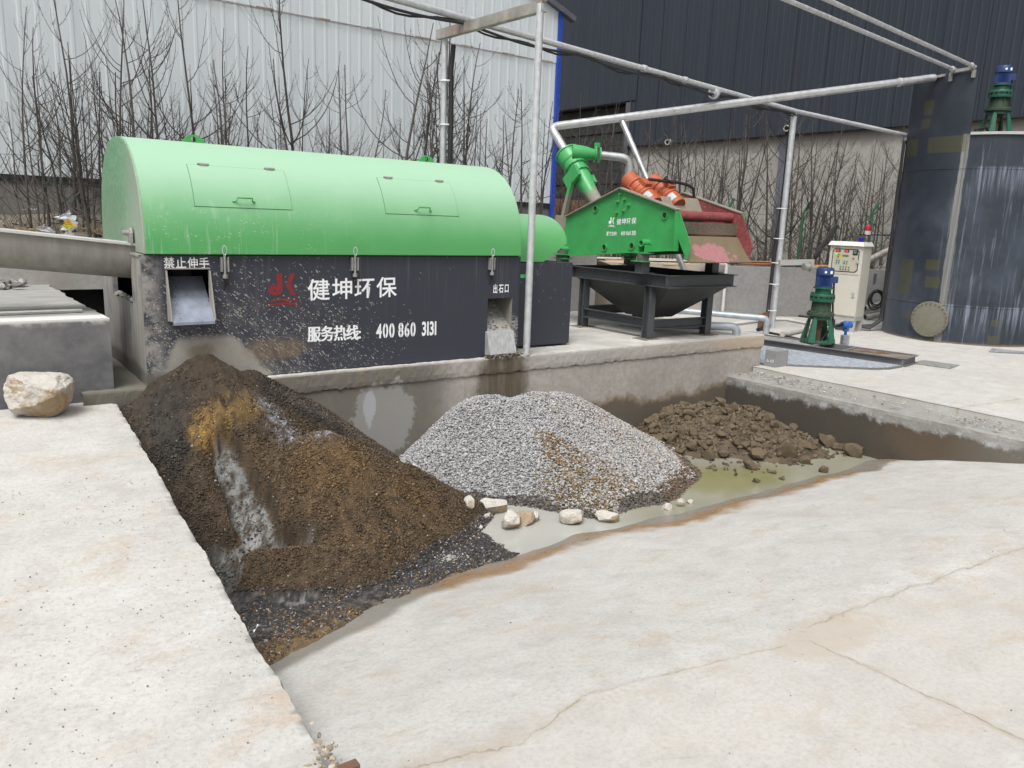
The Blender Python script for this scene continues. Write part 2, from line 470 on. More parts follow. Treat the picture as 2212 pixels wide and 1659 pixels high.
# ------------------------------------------------------------------ platform under the machines
def platform_extra(g, p, col, rough):
    x, y, z = g.sep(p)
    n = g.noise(p, 2.6, 6, .65); nv = g.noise(g.map(p, (9, 9, .7)), 1.2, 5, .6)
    front = g.ss(y, 6.95, 6.75)
    # damp wall below the drum washer
    damp = g.m('MULTIPLY', g.ss(g.m('ADD', x, g.m('MULTIPLY', n, .5)), 4.6, 4.0), .85)
    col = g.mix(g.m('MULTIPLY', damp, front), col, (.12, .11, .09))
    col = g.mix(g.m('MULTIPLY', g.m('MULTIPLY', g.ramp(nv, [(.5, 0.0), (.65, .55)]), front), g.ss(x, 4.7, 3.9)), col, (.20, .165, .11))
    # dry patch left in the damp wall
    nn_ = g.noise(p, 4.2, 7, .68); dry = g.ell(x, z, 3.36, -.03, .33, .37, nn_, .75, .10)
    col = g.mix(g.m('MULTIPLY', dry, front), col, (.27, .263, .248))
    dry2 = g.ell(x, z, 3.22, .10, .06, .16, nn_, 1.1, .3)
    col = g.mix(g.m('MULTIPLY', dry2, front), col, (.38, .38, .39))
    # brown run below the stone outlet
    run = g.ell(x, z, 4.75, .2, .34, .48, n, .6, .5)
    col = g.mix(g.m('MULTIPLY', g.m('MULTIPLY', run, front), g.ramp(nv, [(.3, .65), (.6, .95)])), col, (.085, .066, .04))
    # wet foot of the wall by the mud heap
    wl = g.m('ADD', z, g.m('MULTIPLY', g.m('SUBTRACT', n, .5), .5))
    foot = g.m('MULTIPLY', g.ss(wl, -.16, -.22), g.ss(x, 5.2, 5.9))
    col = g.mix(g.m('MULTIPLY', g.m('MULTIPLY', foot, front), .9), col, (.085, .068, .046))
    edge = g.m('MULTIPLY', g.m('MULTIPLY', g.ss(wl, -.10, -.17), g.ss(wl, -.26, -.19)), g.ss(x, 5.2, 5.9))
    col = g.mix(g.m('MULTIPLY', g.m('MULTIPLY', edge, front), .6), col, (.18, .13, .075))
    # lip: cleaner and rougher towards the right end
    lip = g.m('MULTIPLY', g.ss(z, .31, .325), g.ss(x, 4.9, 5.3))
    col = g.mix(g.m('MULTIPLY', g.m('MULTIPLY', lip, front), .45), col, (.40, .385, .355))
    tanp = g.ell(x, z, 8.75, .4, .6, .12, n, .8, .8)
    col = g.mix(g.m('MULTIPLY', g.m('MULTIPLY', tanp, front), .6), col, (.46, .36, .24))
    # the walked-on top
    up = g.m('MULTIPLY', g.ss(z, .470, .484), g.ss(y, 6.60, 6.68))
    top = g.mix(g.ramp(g.noise(p, 3, 5), [(.35, 0.0), (.65, 1.0)]), (.4, .385, .35), (.55, .535, .505))
    col = g.mix(up, col, top)
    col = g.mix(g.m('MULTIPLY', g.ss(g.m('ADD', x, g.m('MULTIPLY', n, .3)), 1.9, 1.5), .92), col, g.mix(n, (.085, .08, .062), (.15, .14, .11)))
    return col, rough
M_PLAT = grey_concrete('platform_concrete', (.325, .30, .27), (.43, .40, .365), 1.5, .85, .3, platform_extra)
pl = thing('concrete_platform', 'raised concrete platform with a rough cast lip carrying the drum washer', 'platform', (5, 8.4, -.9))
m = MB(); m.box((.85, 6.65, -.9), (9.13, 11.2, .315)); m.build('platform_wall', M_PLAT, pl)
xs = np.linspace(.82, 9.15, 700); zs = [.312, .322, .335, .37, .41, .45, .475, .488, .49, .49]
ydep = [.03, .008, .004, 0, 0, 0, .002, .008, .03, 4.5]
V = []
for k, (z0, yd) in enumerate(zip(zs, ydep)):
    yy = 6.628 + yd + (.0018 * fbm(xs, xs * 0 + z0 * 3, f=16, o=5, seed=2, g=.7) if 0 < k < 8 else 0)
    zz = z0 + (.0055 * fbm(xs, xs * 0, f=13, o=5, seed=6, g=.75) if k < 3 else 0) + (.0025 * fbm(xs, xs * 0, f=18, o=4, seed=1) if 5 < k < 9 else 0)
    V.append(np.stack([xs, yy + 0 * xs, zz + 0 * xs], 1))
nx = len(xs)
m = MB(); m.v = np.concatenate(V).tolist(); m.f = [(k * nx + i, k * nx + i + 1, (k + 1) * nx + i + 1, (k + 1) * nx + i) for k in range(len(zs) - 1) for i in range(nx - 1)]
m.box((9.10, 6.64, .33), (9.149, 11.2, .487))
m.build('platform_lip', M_PLAT, pl)

# ------------------------------------------------------------------ right-hand wall of the pit
def pitwall_extra(g, p, col, rough):
    x, y, z = g.sep(p)
    n = g.noise(p, 2.2, 6, .65); n2 = g.noise(p, 7, 5, .7)
    face = g.ss(x, 8.50, 8.455)
    lvl = g.m('SUBTRACT', g.m('ADD', z, g.m('MULTIPLY', g.m('SUBTRACT', n, .5), .42)), g.m('MULTIPLY', g.ss(y, 5.5, 3.0), -.02))
    wet = g.ss(lvl, -.10, -.17)
    tone = g.mix(g.ell(y, z, 3.9, -.3, .55, .22, n, .8, .8), (.046, .037, .025), (.078, .052, .030))
    tone = g.mix(g.ss(y, 3.9, 3.0), tone, (.13, .115, .095))
    col = g.mix(g.m('MULTIPLY', g.m('MULTIPLY', wet, face), .92), col, tone)
    salt = g.m('MULTIPLY', g.m('MULTIPLY', g.ss(lvl, -.03, -.12), g.ss(lvl, -.2, -.13)), g.ramp(n2, [(.5, 0.0), (.62, .75)]))
    col = g.mix(g.m('MULTIPLY', salt, face), col, (.44, .45, .47))
    return col, rough
pw = MB()
ys = np.linspace(1.4, 6.66, 200)
prof = [(8.455, -.9), (8.455, -.07), (8.46, -.035), (8.49, -.02), (8.62, -.016), (8.80, -.02), (8.99, -.02), (8.99, -.9)]
V = []
for k, (x0, z0) in enumerate(prof):
    mid_ = 2 <= k <= 5
    V.append(np.stack([x0 + (.006 * fbm(ys, ys * 0 + k, f=9, o=4, seed=12) if k in (2, 3) else 0 * ys), ys, z0 + (.004 * fbm(ys, ys * 0 + k, f=9, o=4, seed=21) if mid_ else 0 * ys)], 1))
n_ = len(ys)
pw.v = np.concatenate(V).tolist(); pw.f = [(k * n_ + i, k * n_ + i + 1, (k + 1) * n_ + i + 1, (k + 1) * n_ + i) for k in range(len(prof) - 1) for i in range(n_ - 1)]
o = pw.build('pit_wall', grey_concrete('pit_wall_concrete', (.24, .232, .215), (.33, .32, .30), 2, .85, .35, pitwall_extra))
tag(o, 'low concrete wall closing the right side of the pit, stained dark below', 'wall')

# ------------------------------------------------------------------ yard slab on the right
m = MB()
V, F_ = grid(np.concatenate([np.linspace(8.95, 13, 60), np.linspace(14, 40, 12)]), np.concatenate([np.linspace(-12, 1, 8), np.linspace(1.2, 6.63, 60)]), lambda X, Y: .06 + .003 * fbm(X, Y, f=2, o=3, seed=31))
m.v = V.tolist(); m.f = F_.tolist()
n0 = len(m.v)
m.box((8.955, -12, -.3), (40, 6.62, .056))
m.box((9.16, 6.632, -.3), (40, 14.5, .058))
o = struct(m.build('yard_slab', M_YARD))

# ------------------------------------------------------------------ low grey wall behind the yard, and the planted bank it holds
LA = np.array([15.08, 10.28]); LD = np.array([.88, -.475]); LN = np.array([.475, .88])
def lw(s, off=0.0, z=0.0):
    q = LA + LD * s + LN * off; return np.array([q[0], q[1], z])
def lowwall_extra(g, p, col, rough):
    x, y, z = g.sep(p)
    n = g.noise(p, 1.5, 5, .6)
    col = g.mix(g.m('MULTIPLY', g.ss(x, 13.5, 12.9), .8), col, (.40, .345, .275))
    col = g.mix(g.m('MULTIPLY', g.ss(g.m('ADD', z, g.m('MULTIPLY', n, .3)), .3, .12), .5), col, (.2, .18, .15))
    return col, rough
m = MB()
for s0, s1 in ((-5.2, 5.5),):
    a, b, c, d = lw(s0), lw(s1), lw(s1, .24), lw(s0, .24)
    m.add([a, b, c, d, a + (0, 0, 1.1), b + (0, 0, 1.14), c + (0, 0, 1.14), d + (0, 0, 1.1)],
          [(3, 2, 1, 0), (4, 5, 6, 7), (0, 1, 5, 4), (1, 2, 6, 5), (2, 3, 7, 6), (3, 0, 4, 7)])
o = m.build('low_wall', grey_concrete('low_wall_render', (.245, .24, .235), (.32, .315, .305), 1.1, .9, .15, lowwall_extra))
tag(o, 'plain grey rendered low wall behind the yard with scrap timber along its top', 'wall')
def bank_z(X, Y):
    k = np.clip((X - 8.8) / 2.2, 0, 1)
    return (1.45 + .1 * (Y - 10)) * (1 - k) + 1.06 * k + .05 * fbm(X, Y, f=1.2, o=4, seed=41)
m = MB()
v, f = grid(np.linspace(-12, 8.8, 60), np.linspace(9.95, 13.2, 20), bank_z); m.add(v, f.tolist())
ss_, oo_ = np.linspace(-5.6, 6.5, 50), np.linspace(.2, 13, 40)
S, O = np.meshgrid(ss_, oo_)
X = LA[0] + LD[0] * S + LN[0] * O; Y = LA[1] + LD[1] * S + LN[1] * O
Z = bank_z(X, Y); i = np.arange(S.size).reshape(S.shape)
m.add(np.stack([X.ravel(), Y.ravel(), Z.ravel()], 1), np.stack([i[:-1, :-1], i[:-1, 1:], i[1:, 1:], i[1:, :-1]], -1).reshape(-1, 4).tolist())
v, f = grid(np.linspace(8.6, 11.2, 20), np.linspace(11.2, 14.5, 20), lambda X, Y: bank_z(X, Y) - .03); m.add(v, f.tolist())
struct(m.build('bank_soil', M_SOIL, smooth=60))

# concrete wall under the bank on the left, with its dark culvert opening
def light_extra(g, p, col, rough):
    n = g.noise(p, 2.0, 5); return g.mix(g.ramp(n, [(.45, 0.0), (.65, .5)]), col, (.3, .26, .22)), rough
M_GREYC = grey_concrete('grey_concrete', (.30, .295, .29), (.40, .395, .385), 1.4, .88, .25)
M_WALLC = grey_concrete('weathered_concrete', (.36, .35, .335), (.45, .44, .42), 1.4, .88, .2, light_extra)
m = MB()
m.box((-12, 9.75, -.3), (.55, 9.95, 1.46)); m.box((.55, 9.75, .99), (1.52, 9.95, 1.46)); m.box((1.52, 9.75, -.3), (8.8, 9.95, 1.46))
o = m.build('bank_wall', M_WALLC); tag(o, 'pale concrete retaining wall with a dark square opening behind the feed chute', 'wall')
m = MB(); m.box((.4, 9.96, 0), (1.7, 10.6, 1.0)); m.build('culvert', M_DARK, o)

# ------------------------------------------------------------------ the raised block on the left ledge
def block_extra(g, p, col, rough):
    x, y, z = g.sep(p)
    up = g.ss(z, 1.02, 1.045)
    n = g.noise(g.map(p, (1, 4, 1)), 3, 5, .6)
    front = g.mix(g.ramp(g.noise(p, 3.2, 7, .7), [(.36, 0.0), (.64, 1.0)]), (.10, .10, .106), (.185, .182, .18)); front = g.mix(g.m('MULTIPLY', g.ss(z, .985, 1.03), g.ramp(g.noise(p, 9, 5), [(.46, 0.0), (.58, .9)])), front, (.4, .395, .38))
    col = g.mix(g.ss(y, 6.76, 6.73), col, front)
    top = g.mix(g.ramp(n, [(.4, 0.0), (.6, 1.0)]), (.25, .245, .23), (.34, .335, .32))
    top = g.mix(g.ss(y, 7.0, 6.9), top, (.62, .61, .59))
    return g.mix(up, col, top), rough
ys = np.concatenate([[6.72], np.linspace(6.73, 10.0, 60)])
ex = np.interp(ys, [6.7, 7.2, 8.0, 8.8, 10], [1.065, 1.03, 1.0, .985, .95]) + .018 * fbm(ys, ys * 0, f=4, o=4, seed=51)
V = []
zt = 1.05 + 0 * ys
for (x0, zz) in (('l', .1), ('l', 1), (.3, 1), ('e2', 1), ('e', .97), ('e', .1)):
    X = np.full_like(ys, -12) if x0 == 'l' else (np.full_like(ys, x0) if not isinstance(x0, str) else (ex - .002 if x0 == 'e2' else ex))
    V.append(np.stack([X, ys, (zt if zz == 1 else (zt - .008 if zz == .97 else 0 * ys + .1))], 1))
n_ = len(ys); m = MB(); m.v = np.concatenate(V).tolist()
m.f = [(k * n_ + i, k * n_ + i + 1, (k + 1) * n_ + i + 1, (k + 1) * n_ + i) for k in range(5) for i in range(n_ - 1)]
m.f.append(tuple(k * n_ for k in range(6)))
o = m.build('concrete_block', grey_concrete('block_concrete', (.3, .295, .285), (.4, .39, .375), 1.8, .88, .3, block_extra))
tag(o, 'big grey concrete block with a smooth front standing on the left ledge', 'concrete block')
# formwork strip lying across the block top
m = MB(); m.tube([(-3, 7.05, 1.066), (-.5, 7.06, 1.07), (.3, 7.09, 1.068), (.92, 7.12, 1.066)], .016, 6)
o = m.build('mortar_strip', M_WALLC); tag(o, 'thin ridge of set mortar across the top of the big concrete block', 'mortar')

# ================================================================== THE DRUM WASHER
MX0, MX1, MYF, MYB = 1.30, 4.99, 6.72, 8.46
ZB, ZT = .49, 1.53
YC, RY, RZ, ZS, EXP = 7.575, .895, .93, 1.54, 2.35
def arch(t):
    """t 0..1 from the front foot over the crown to the back foot -> (y, z)"""
    a = math.pi * t
    c, s_ = math.cos(a), math.sin(a)
    return YC - RY * math.copysign(abs(c) ** (2 / EXP), c), ZS + RZ * abs(s_) ** (2 / EXP)
def hood_hit(u, v):
    best = None
    for k in range(2, 250):
        t = .5 * k / 250
        y, z = arch(t); p = at_y(u, v, y)
        if best is None or abs(p[2] - z) < best[0]: best = (abs(p[2] - z), t, p[0])
    return best[1], best[2]

def hood_mat():
    g = G('hood_green'); p = g.pos(); x, y, z = g.sep(p)
    n1 = g.noise(p, 3, 4); n2 = g.noise(p, 40, 4, .7)
    col = g.mix(n1, (.08, .325, .10), (.096, .365, .12))
    # sky reflection put into the colour, palest at the crown
    sky_sheen = g.m('MULTIPLY', g.ss(g.m('ADD', z, g.m('MULTIPLY', n1, .12)), 1.66, 2.36), .66)
    col = g.mix(sky_sheen, col, (.43, .59, .475))
    # left end plate caked in dried splash
    cake = g.m('MULTIPLY', g.ss(x, 1.345, 1.325), g.m('ADD', g.m('MULTIPLY', g.ss(y, 7.5, 6.75), .62), g.m('MULTIPLY', g.ss(z, 2.4, 1.5), .38)))
    col = g.mix(g.m('MULTIPLY', cake, g.ramp(g.noise(p, 9, 6, .75), [(.35, .3), (.6, 1.0)])), col, (.30, .34, .28))
    endp = g.ss(x, 1.345, 1.325); ec = g.mix(g.ramp(g.noise(p, 26, 6, .8), [(.42, 0.0), (.62, 1.0)]), (.085, .25, .115), (.20, .34, .22)); ec = g.mix(g.m('MULTIPLY', cake, .85), ec, (.30, .32, .275)); col = g.mix(endp, col, ec)
    # splashes: flecks slanting across the left half
    q = g.map(g.map(p, (1, 1, 1), (0, -.4, 0)), (22, 26, 70)); v = g.vor(q, 1.0)
    fl = g.m('MULTIPLY', g.ss(v.outputs['Distance'], .26, .16), g.m('MULTIPLY', g.ramp(g.noise(p, 7, 4), [(.5, 0.0), (.62, 1.0)]), g.ss(x, 4.0, 1.6)))
    fl = g.m('MULTIPLY', fl, g.ss(z, 2.3, 1.65))
    col = g.mix(g.m('MULTIPLY', fl, .85), col, (.55, .52, .42))
    drip = g.m('MULTIPLY', g.ramp(g.noise(g.map(p, (30, 30, 1.2)), 1, 4, .6), [(.57, 0.0), (.68, .3)]), g.ss(z, 2.25, 1.7))
    col = g.mix(g.m('MULTIPLY', drip, g.ss(x, 3.6, 1.8)), col, (.42, .56, .42))
    rg = g.m('ADD', .34, g.m('MULTIPLY', g.m('MAXIMUM', sky_sheen, cake), .35))
    return g.out(col, rg, 0, g.bump(g.m('ADD', n2, g.m('MULTIPLY', g.noise(p, 1.6, 3), 14)), .06, .012), spec=.5)
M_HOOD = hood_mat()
M_GREEN_D = paint('lug_green', (.06, .33, .09), .4)

def panel_mat(name, splash=True):
    g = G(name); p = g.pos(); x, y, z = g.sep(p)
    n1 = g.noise(p, 2.5, 5, .6); n2 = g.noise(p, 9, 5, .7); nv = g.noise(g.map(p, (22, 22, .8)), 1, 5, .6)
    col = g.mix(n1, (.027, .030, .043), (.037, .041, .057))
    col = g.mix(g.m('MULTIPLY', g.ramp(nv, [(.55, 0.0), (.72, .5)]), g.ss(z, .8, 1.5)), col, (.13, .125, .13))
    rg = .5
    if splash:
        # distance from the sand outlet decides how thick the splash is
        dx = g.m('SUBTRACT', x, 1.85); dz = g.m('SUBTRACT', z, .55)
        d = g.m('SQRT', g.m('ADD', g.m('MULTIPLY', dx, dx), g.m('MULTIPLY', g.m('MULTIPLY', dz, dz), 3.2)))
        th = g.m('ADD', g.m('MULTIPLY', g.ss(d, 2.5, .1), .85), g.m('SUBTRACT', g.m('MULTIPLY', g.m('SUBTRACT', g.noise(p, 3.0, 5, .65), .5), 1.1), .10))
        vr = g.vor(g.map(g.map(p, (1, 1, 1), (0, -.5, 0)), (1, 1, 1.5)), 23)
        vs_ = g.vor(g.map(g.map(p, (1, 1, 1), (0, -.66, 0)), (13, 30, 62)), 1.0)
        vl = g.vor(g.map(g.map(p, (1, 1, 1), (0, -.85, 0)), (6, 16, 60)), 1.0)
        vb = g.vor(g.map(p, (1, 1, 1.7)), 13)
        def spots(vv, r, gate):
            c = g.sep(vv.outputs['Color'])
            on = g.ss(g.m('SUBTRACT', th, g.m('MULTIPLY', c[0], gate)), -.02, .02)
            rad = g.m('MULTIPLY', g.m('ADD', c[1], .35), r)
            return g.m('MULTIPLY', on, g.ss(g.m('SUBTRACT', rad, vv.outputs['Distance']), 0, .04))
        s1 = spots(vr, .22, 1.0); s2 = spots(vs_, .24, 1.0); s3 = spots(vl, .19, 1.2); s4 = spots(vb, .15, 2.0); s5 = spots(g.vor(g.map(p, (1, 1, 1.3)), 55), .28, 1.2)
        sp = g.m('MAXIMUM', g.m('MAXIMUM', g.m('MAXIMUM', s1, s2), g.m('MAXIMUM', s3, s4)), s5)
        dust = g.m('MULTIPLY', g.ss(th, .2, .95), g.ramp(g.noise(g.map(g.map(p, (1, 1, 1), (0, -.7, 0)), (4, 10, 22)), 1, 6, .75), [(.42, 0.0), (.7, .6)])); col = g.mix(dust, col, (.25, .24, .215))
        col = g.mix(g.m('MULTIPLY', sp, .85), col, (.42, .405, .355))
        # dried mud fan under the outlet
        fx = g.m('SUBTRACT', x, g.m('ADD', 1.78, g.m('MULTIPLY', g.m('SUBTRACT', .8, z), .18)))
        fw = g.m('ADD', .24, g.m('MULTIPLY', g.m('SUBTRACT', .85, z), .75))
        fan = g.m('ADD', g.m('DIVIDE', g.m('ABSOLUTE', fx), fw), g.m('MULTIPLY', g.m('SUBTRACT', n2, .5), .55))
        fanm = g.m('MULTIPLY', g.ss(fan, 1.08, .85), g.ss(z, .90, .82))
        col = g.mix(g.m('MULTIPLY', fanm, .9), col, g.mix(n2, (.27, .255, .22), (.37, .35, .31)))
        br = g.ell(x, z, 2.35, .72, .28, .1, n2, .5, .6)
        col = g.mix(g.m('MULTIPLY', br, g.ramp(n2, [(.35, .15), (.6, .65)])), col, (.22, .155, .085))
        br2 = g.ell(x, z, 1.72, .74, .1, .06, n2, .5, .9)
        col = g.mix(g.m('MULTIPLY', br2, .7), col, (.17, .13, .08))
        leftm = g.m('MULTIPLY', g.ss(x, 1.5, 1.33), g.ramp(n2, [(.4, 0.0), (.6, .8)]))
        col = g.mix(leftm, col, (.33, .315, .29))
        wetm = g.m('MULTIPLY', g.ss(g.m('ADD', z, g.m('MULTIPLY', n2, .1)), .66, .60), g.ss(x, 2.0, 1.8))
        col = g.mix(g.m('MULTIPLY', wetm, .85), col, (.12, .11, .09))
        st = g.ell(x, z, 4.86, .72, .16, .2, n2, .4, .5)
        col = g.mix(g.m('MULTIPLY', st, g.ramp(g.noise(p, 45, 3), [(.42, 0.0), (.55, .75)])), col, (.38, .37, .34))
        rg = g.m('ADD', .45, g.m('MULTIPLY', g.m('MAXIMUM', sp, fanm), .4))
    else:
        vs_ = g.vor(g.map(g.map(p, (1, 1, 1), (0, .9, 0)), (9, 9, 44)), 1.0)
        c = g.sep(vs_.outputs['Color'])
        s2 = g.m('MULTIPLY', g.ss(vs_.outputs['Distance'], .2, .1), g.ss(c[0], .72, .76))
        col = g.mix(g.m('MULTIPLY', s2, .5), col, (.35, .35, .36))
    return g.out(col, rg, 0, g.bump(n2, .05, .004))
M_PANEL = panel_mat('washer_panel'); M_PANEL2 = panel_mat('outlet_panel', False)
M_MUDST = paint('mud_coated_steel', (.27, .255, .225), .75, (.36, .34, .3), .5, 5)
M_GALV = steel('galvanised', (.55, .565, .58), .42, .45, .15, 14)
M_GALVD = steel('galvanised_dull', (.30, .295, .28), .6, .35)
M_WHITE = paint('sign_white', (.85, .86, .88), .55, (.4, .38, .35), .25, 20, var=.04)
M_RED = paint('logo_red', (.21, .016, .02), .5, (.3, .2, .18), .15, 20, var=.1)
M_BLACK = plain('black_rubber', (.018, .018, .02), .55)
M_PLATE = steel('wet_steel_plate', (.30, .33, .40), .28, .6, .3, 6)

def wall_with_holes(xs, zs, holes, fn):
    """sheet of cells over xs x zs, leaving out the cells in holes; fn(x, z) -> point"""
    m = MB()
    for i in range(len(xs) - 1):
        for k in range(len(zs) - 1):
            if (i, k) in holes: continue
            m.add([fn(xs[i], zs[k]), fn(xs[i + 1], zs[k]), fn(xs[i + 1], zs[k + 1]), fn(xs[i], zs[k + 1])], [(0, 1, 2, 3)])
    return m

dw = thing('drum_washer', 'long sand washing drum machine with rounded green hood over a dark splashed steel box', 'sand washer', (3.1, 7.6, ZB))
# where the two outlets sit
oA0, oA1 = at_y(360, 582, MYF), at_y(455, 690, MYF)
oB0, oB1 = at_y(1054, 645, MYF), at_y(1104, 712, MYF)
ax0, ax1, az0, az1 = oA0[0], oA1[0], oA1[2] + .03, oA0[2]
bx0, bx1, bz0, bz1 = oB0[0], oB1[0], oB1[2], oB0[2]
xs = [MX0, ax0, ax1, bx0, bx1, MX1]; zs = sorted([ZB + .005, az0, az1, bz0, bz1, ZT])
def zi(z): return min(range(len(zs)), key=lambda k: abs(zs[k] - z))
holes = {(1, k) for k in range(zi(az0), zi(az1))} | {(3, k) for k in range(zi(bz0), zi(bz1))}
bx = wall_with_holes(xs, zs, holes, lambda x, z: (x, MYF, z))
bx.add([(MX1, MYF, ZB), (MX1, MYB, ZB), (MX1, MYB, ZT), (MX1, MYF, ZT)], [(0, 1, 2, 3)])
bx.add([(MX0, MYB, ZB), (MX1, MYB, ZB), (MX1, MYB, ZT), (MX0, MYB, ZT)], [(0, 1, 2, 3)])
bx.add([(MX0, MYF, ZT), (MX1, MYF, ZT), (MX1, MYB, ZT), (MX0, MYB, ZT)], [(0, 1, 2, 3)])
body = bx.build('base_box', M_PANEL, dw)
# left end: corner strip, low panel, far pillar around the opening the feed chute enters
m = MB()
m.box((MX0 - .01, MYF + .003, ZB - .12), (MX0 + .03, 7.06, ZT)); m.box((MX0 - .006, 7.06, ZB - .12), (MX0 + .02, 7.92, 1.12)); m.box((MX0 - .01, 7.92, ZB - .12), (MX0 + .03, MYB - .003, ZT))
m.box((MX0 - .02, MYF + .003, ZT - .012), (MX0 + .03, MYB, ZT + .006))
def endm():
    g = G('mud_end_plate'); p = g.pos(); x, y, z = g.sep(p); n = g.noise(p, 6, 6, .7); nv = g.noise(g.map(p, (14, 14, .9)), 1, 4)
    col = g.mix(g.ramp(nv, [(.35, 0.0), (.65, 1.0)]), (.22, .21, .19), (.31, .3, .275))
    col = g.mix(g.ramp(g.noise(p, 3, 5), [(.55, 0.0), (.66, .7)]), col, (.13, .13, .17))
    col = g.mix(g.m('MULTIPLY', g.ss(g.m('ADD', z, g.m('MULTIPLY', n, .15)), .72, .66), .8), col, (.11, .105, .09))
    return g.out(col, .8, 0, g.bump(n, .3, .01))
M_END = endm()
m.build('end_plate', M_END, dw)
m = MB(); m.box((MX0 + .5, MYF + .5, ZB), (MX1 - .05, MYB - .05, ZT - .02)); m.box((MX0 + .04, MYF + .38, ZB), (MX0 + .5, MYB - .05, 1.06)); m.build('dark_interior', M_DARK, dw)  # black fill stands for the dark inside behind the openings
m = MB(); m.box((2.35, MYF + .02, ZB), (3.9, MYF + .49, ZT - .02)); m.build('dark_interior', M_DARK, dw)
m = MB(); m.box((MX0 - .005, MYF - .004, ZB - .02), (MX1, MYF + .02, ZB + .004)); m.build('base_rail', M_BLACK, dw)
# lumps of gravel lodged on the low end panel
def rock(rad, seed, flat=1.0, rough=.25, sub=2):
    bm = bmesh.new(); bmesh.ops.create_icosphere(bm, subdivisions=sub, radius=1)
    P = np.array([q.co[:] for q in bm.verts]); F = [tuple(q.index for q in f.verts) for f in bm.faces]; bm.free()
    rng = np.random.default_rng(seed)
    # chop with random planes for facets
    for _ in range(12):
        nrm = rng.normal(size=3); nrm /= np.linalg.norm(nrm); d = rng.uniform(.45, .8)
        ov = P @ nrm - d; P = P - np.outer(np.clip(ov, 0, None), nrm)
    P = P * (1 + rough * .5 * fbm(P[:, 0] + seed, P[:, 1], P[:, 2], f=1.6, o=3, seed=seed)[:, None])
    return P * np.array([1, 1, flat]) * rad, F
m = MB()
for k in range(26):
    P, F = rock(random.uniform(.018, .04), 100 + k, .7, .3, 1)
    m.add(P + np.array([MX0 + .0 + random.uniform(-.01, .03), random.uniform(7.08, 7.85), 1.125 + random.uniform(0, .03)]), F)
struct(m.build('lodged_gravel', M_MUDST, dw), 'stuff')

# hood
m = MB(); NA = 56
ring = [arch(k / NA) for k in range(NA + 1)]
hx0, hx1 = MX0 + .02, MX1 - .02
edge = [(hx0, 0), (hx1, 0)]
vs = [(x, y, z) for x in (hx0, hx1) for (y, z) in ring]
n_ = NA + 1
m.add(vs, [(k, k + 1, n_ + k + 1, n_ + k) for k in range(NA)] + [tuple(range(n_)), tuple(n_ + k for k in range(n_ - 1, -1, -1)), (0, n_, 2 * n_ - 1, n_ - 1)])
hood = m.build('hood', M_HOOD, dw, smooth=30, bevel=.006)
m = MB(); m.box((hx0 + .02, MYF - .02, ZT + .001), (hx1 - .02, MYB - .03, ZS - .001)); m.build('hood_gap_shade', M_DARK, dw)  # black strip stands for the shade in the gap below the hood
# lifting lugs on the crown
for u, v in ((418, 300), (921, 346)):
    xc = at_y(u, v, YC)[0]; m = MB()
    pr = [(.085 * math.cos(a), .075 * math.sin(a)) for a in np.linspace(0, math.pi, 14)]
    hole = [(.018 * math.cos(a), .038 + .02 * math.sin(a)) for a in np.linspace(0, 2 * math.pi, 13)[:-1]]
    # half disc with an eye: stitch outline to hole
    for y0 in (YC - .008, YC + .008):
        pass
    out_ = [(.095 * math.cos(a), max(-.02, .085 * math.sin(a))) for a in np.linspace(-.25, math.pi + .25, 24)]
    hl = [(.02 * math.cos(a), .045 + .022 * math.sin(a)) for a in np.linspace(-.25 - math.pi / 2 + 1.3, 2 * math.pi - .25 - .3, 24)]
    vs = []; 
    for y0 in (YC - .008, YC + .008):
        vs += [(xc + a, y0, ZS + RZ - .012 + b) for a, b in out_] + [(xc + a, y0, ZS + RZ - .012 + b) for a, b in hl]
    fs = []
    for base in (0, 48):
        for k in range(23): fs.append((base + k, base + k + 1, base + 24 + k + 1, base + 24 + k))
        fs.append((base + 23, base, base + 24, base + 47))
    for k in range(23): fs.append((k, k + 1, 48 + k + 1, 48 + k))
    m.add(vs, fs)
    m.build('lifting_lug', M_GREEN_D, dw)
# inspection doors
M_GAP = plain('door_gap', (.045, .17, .07), .8)
def patch(t0, t1, x0, x1, off, name, mat, par, n=14, sk=0.0):
    m = MB(); V = []
    for lay in (0, off):
        for k in range(n + 1):
            t = t0 + (t1 - t0) * k / n
            y, z = arch(t); y2, z2 = arch(t + .002)
            ty, tz = y2 - y, z2 - z; L = math.hypot(ty, tz); ny, nz_ = -tz / L, ty / L
            if ny > 0 and t < .5: ny, nz_ = ny, nz_
            d = (lay if lay else -.002)
            V += [(x0, y + ny * d, z + nz_ * d), (x1, y + ny * d, z + nz_ * d)]
    fs = []
    b = 2 * (n + 1)
    for k in range(n):
        fs += [(2 * k, 2 * k + 1, 2 * k + 3, 2 * k + 2), (b + 2 * k, b + 2 * k + 2, b + 2 * k + 3, b + 2 * k + 1), (2 * k, 2 * k + 2, b + 2 * k + 2, b + 2 * k), (2 * k + 1, b + 2 * k + 1, b + 2 * k + 3, 2 * k + 3)]
    fs += [(0, b, b + 1, 1), (2 * n, 2 * n + 1, b + 2 * n + 1, b + 2 * n)]
    m.add(V, fs); return m.build(name, mat, par, smooth=30)
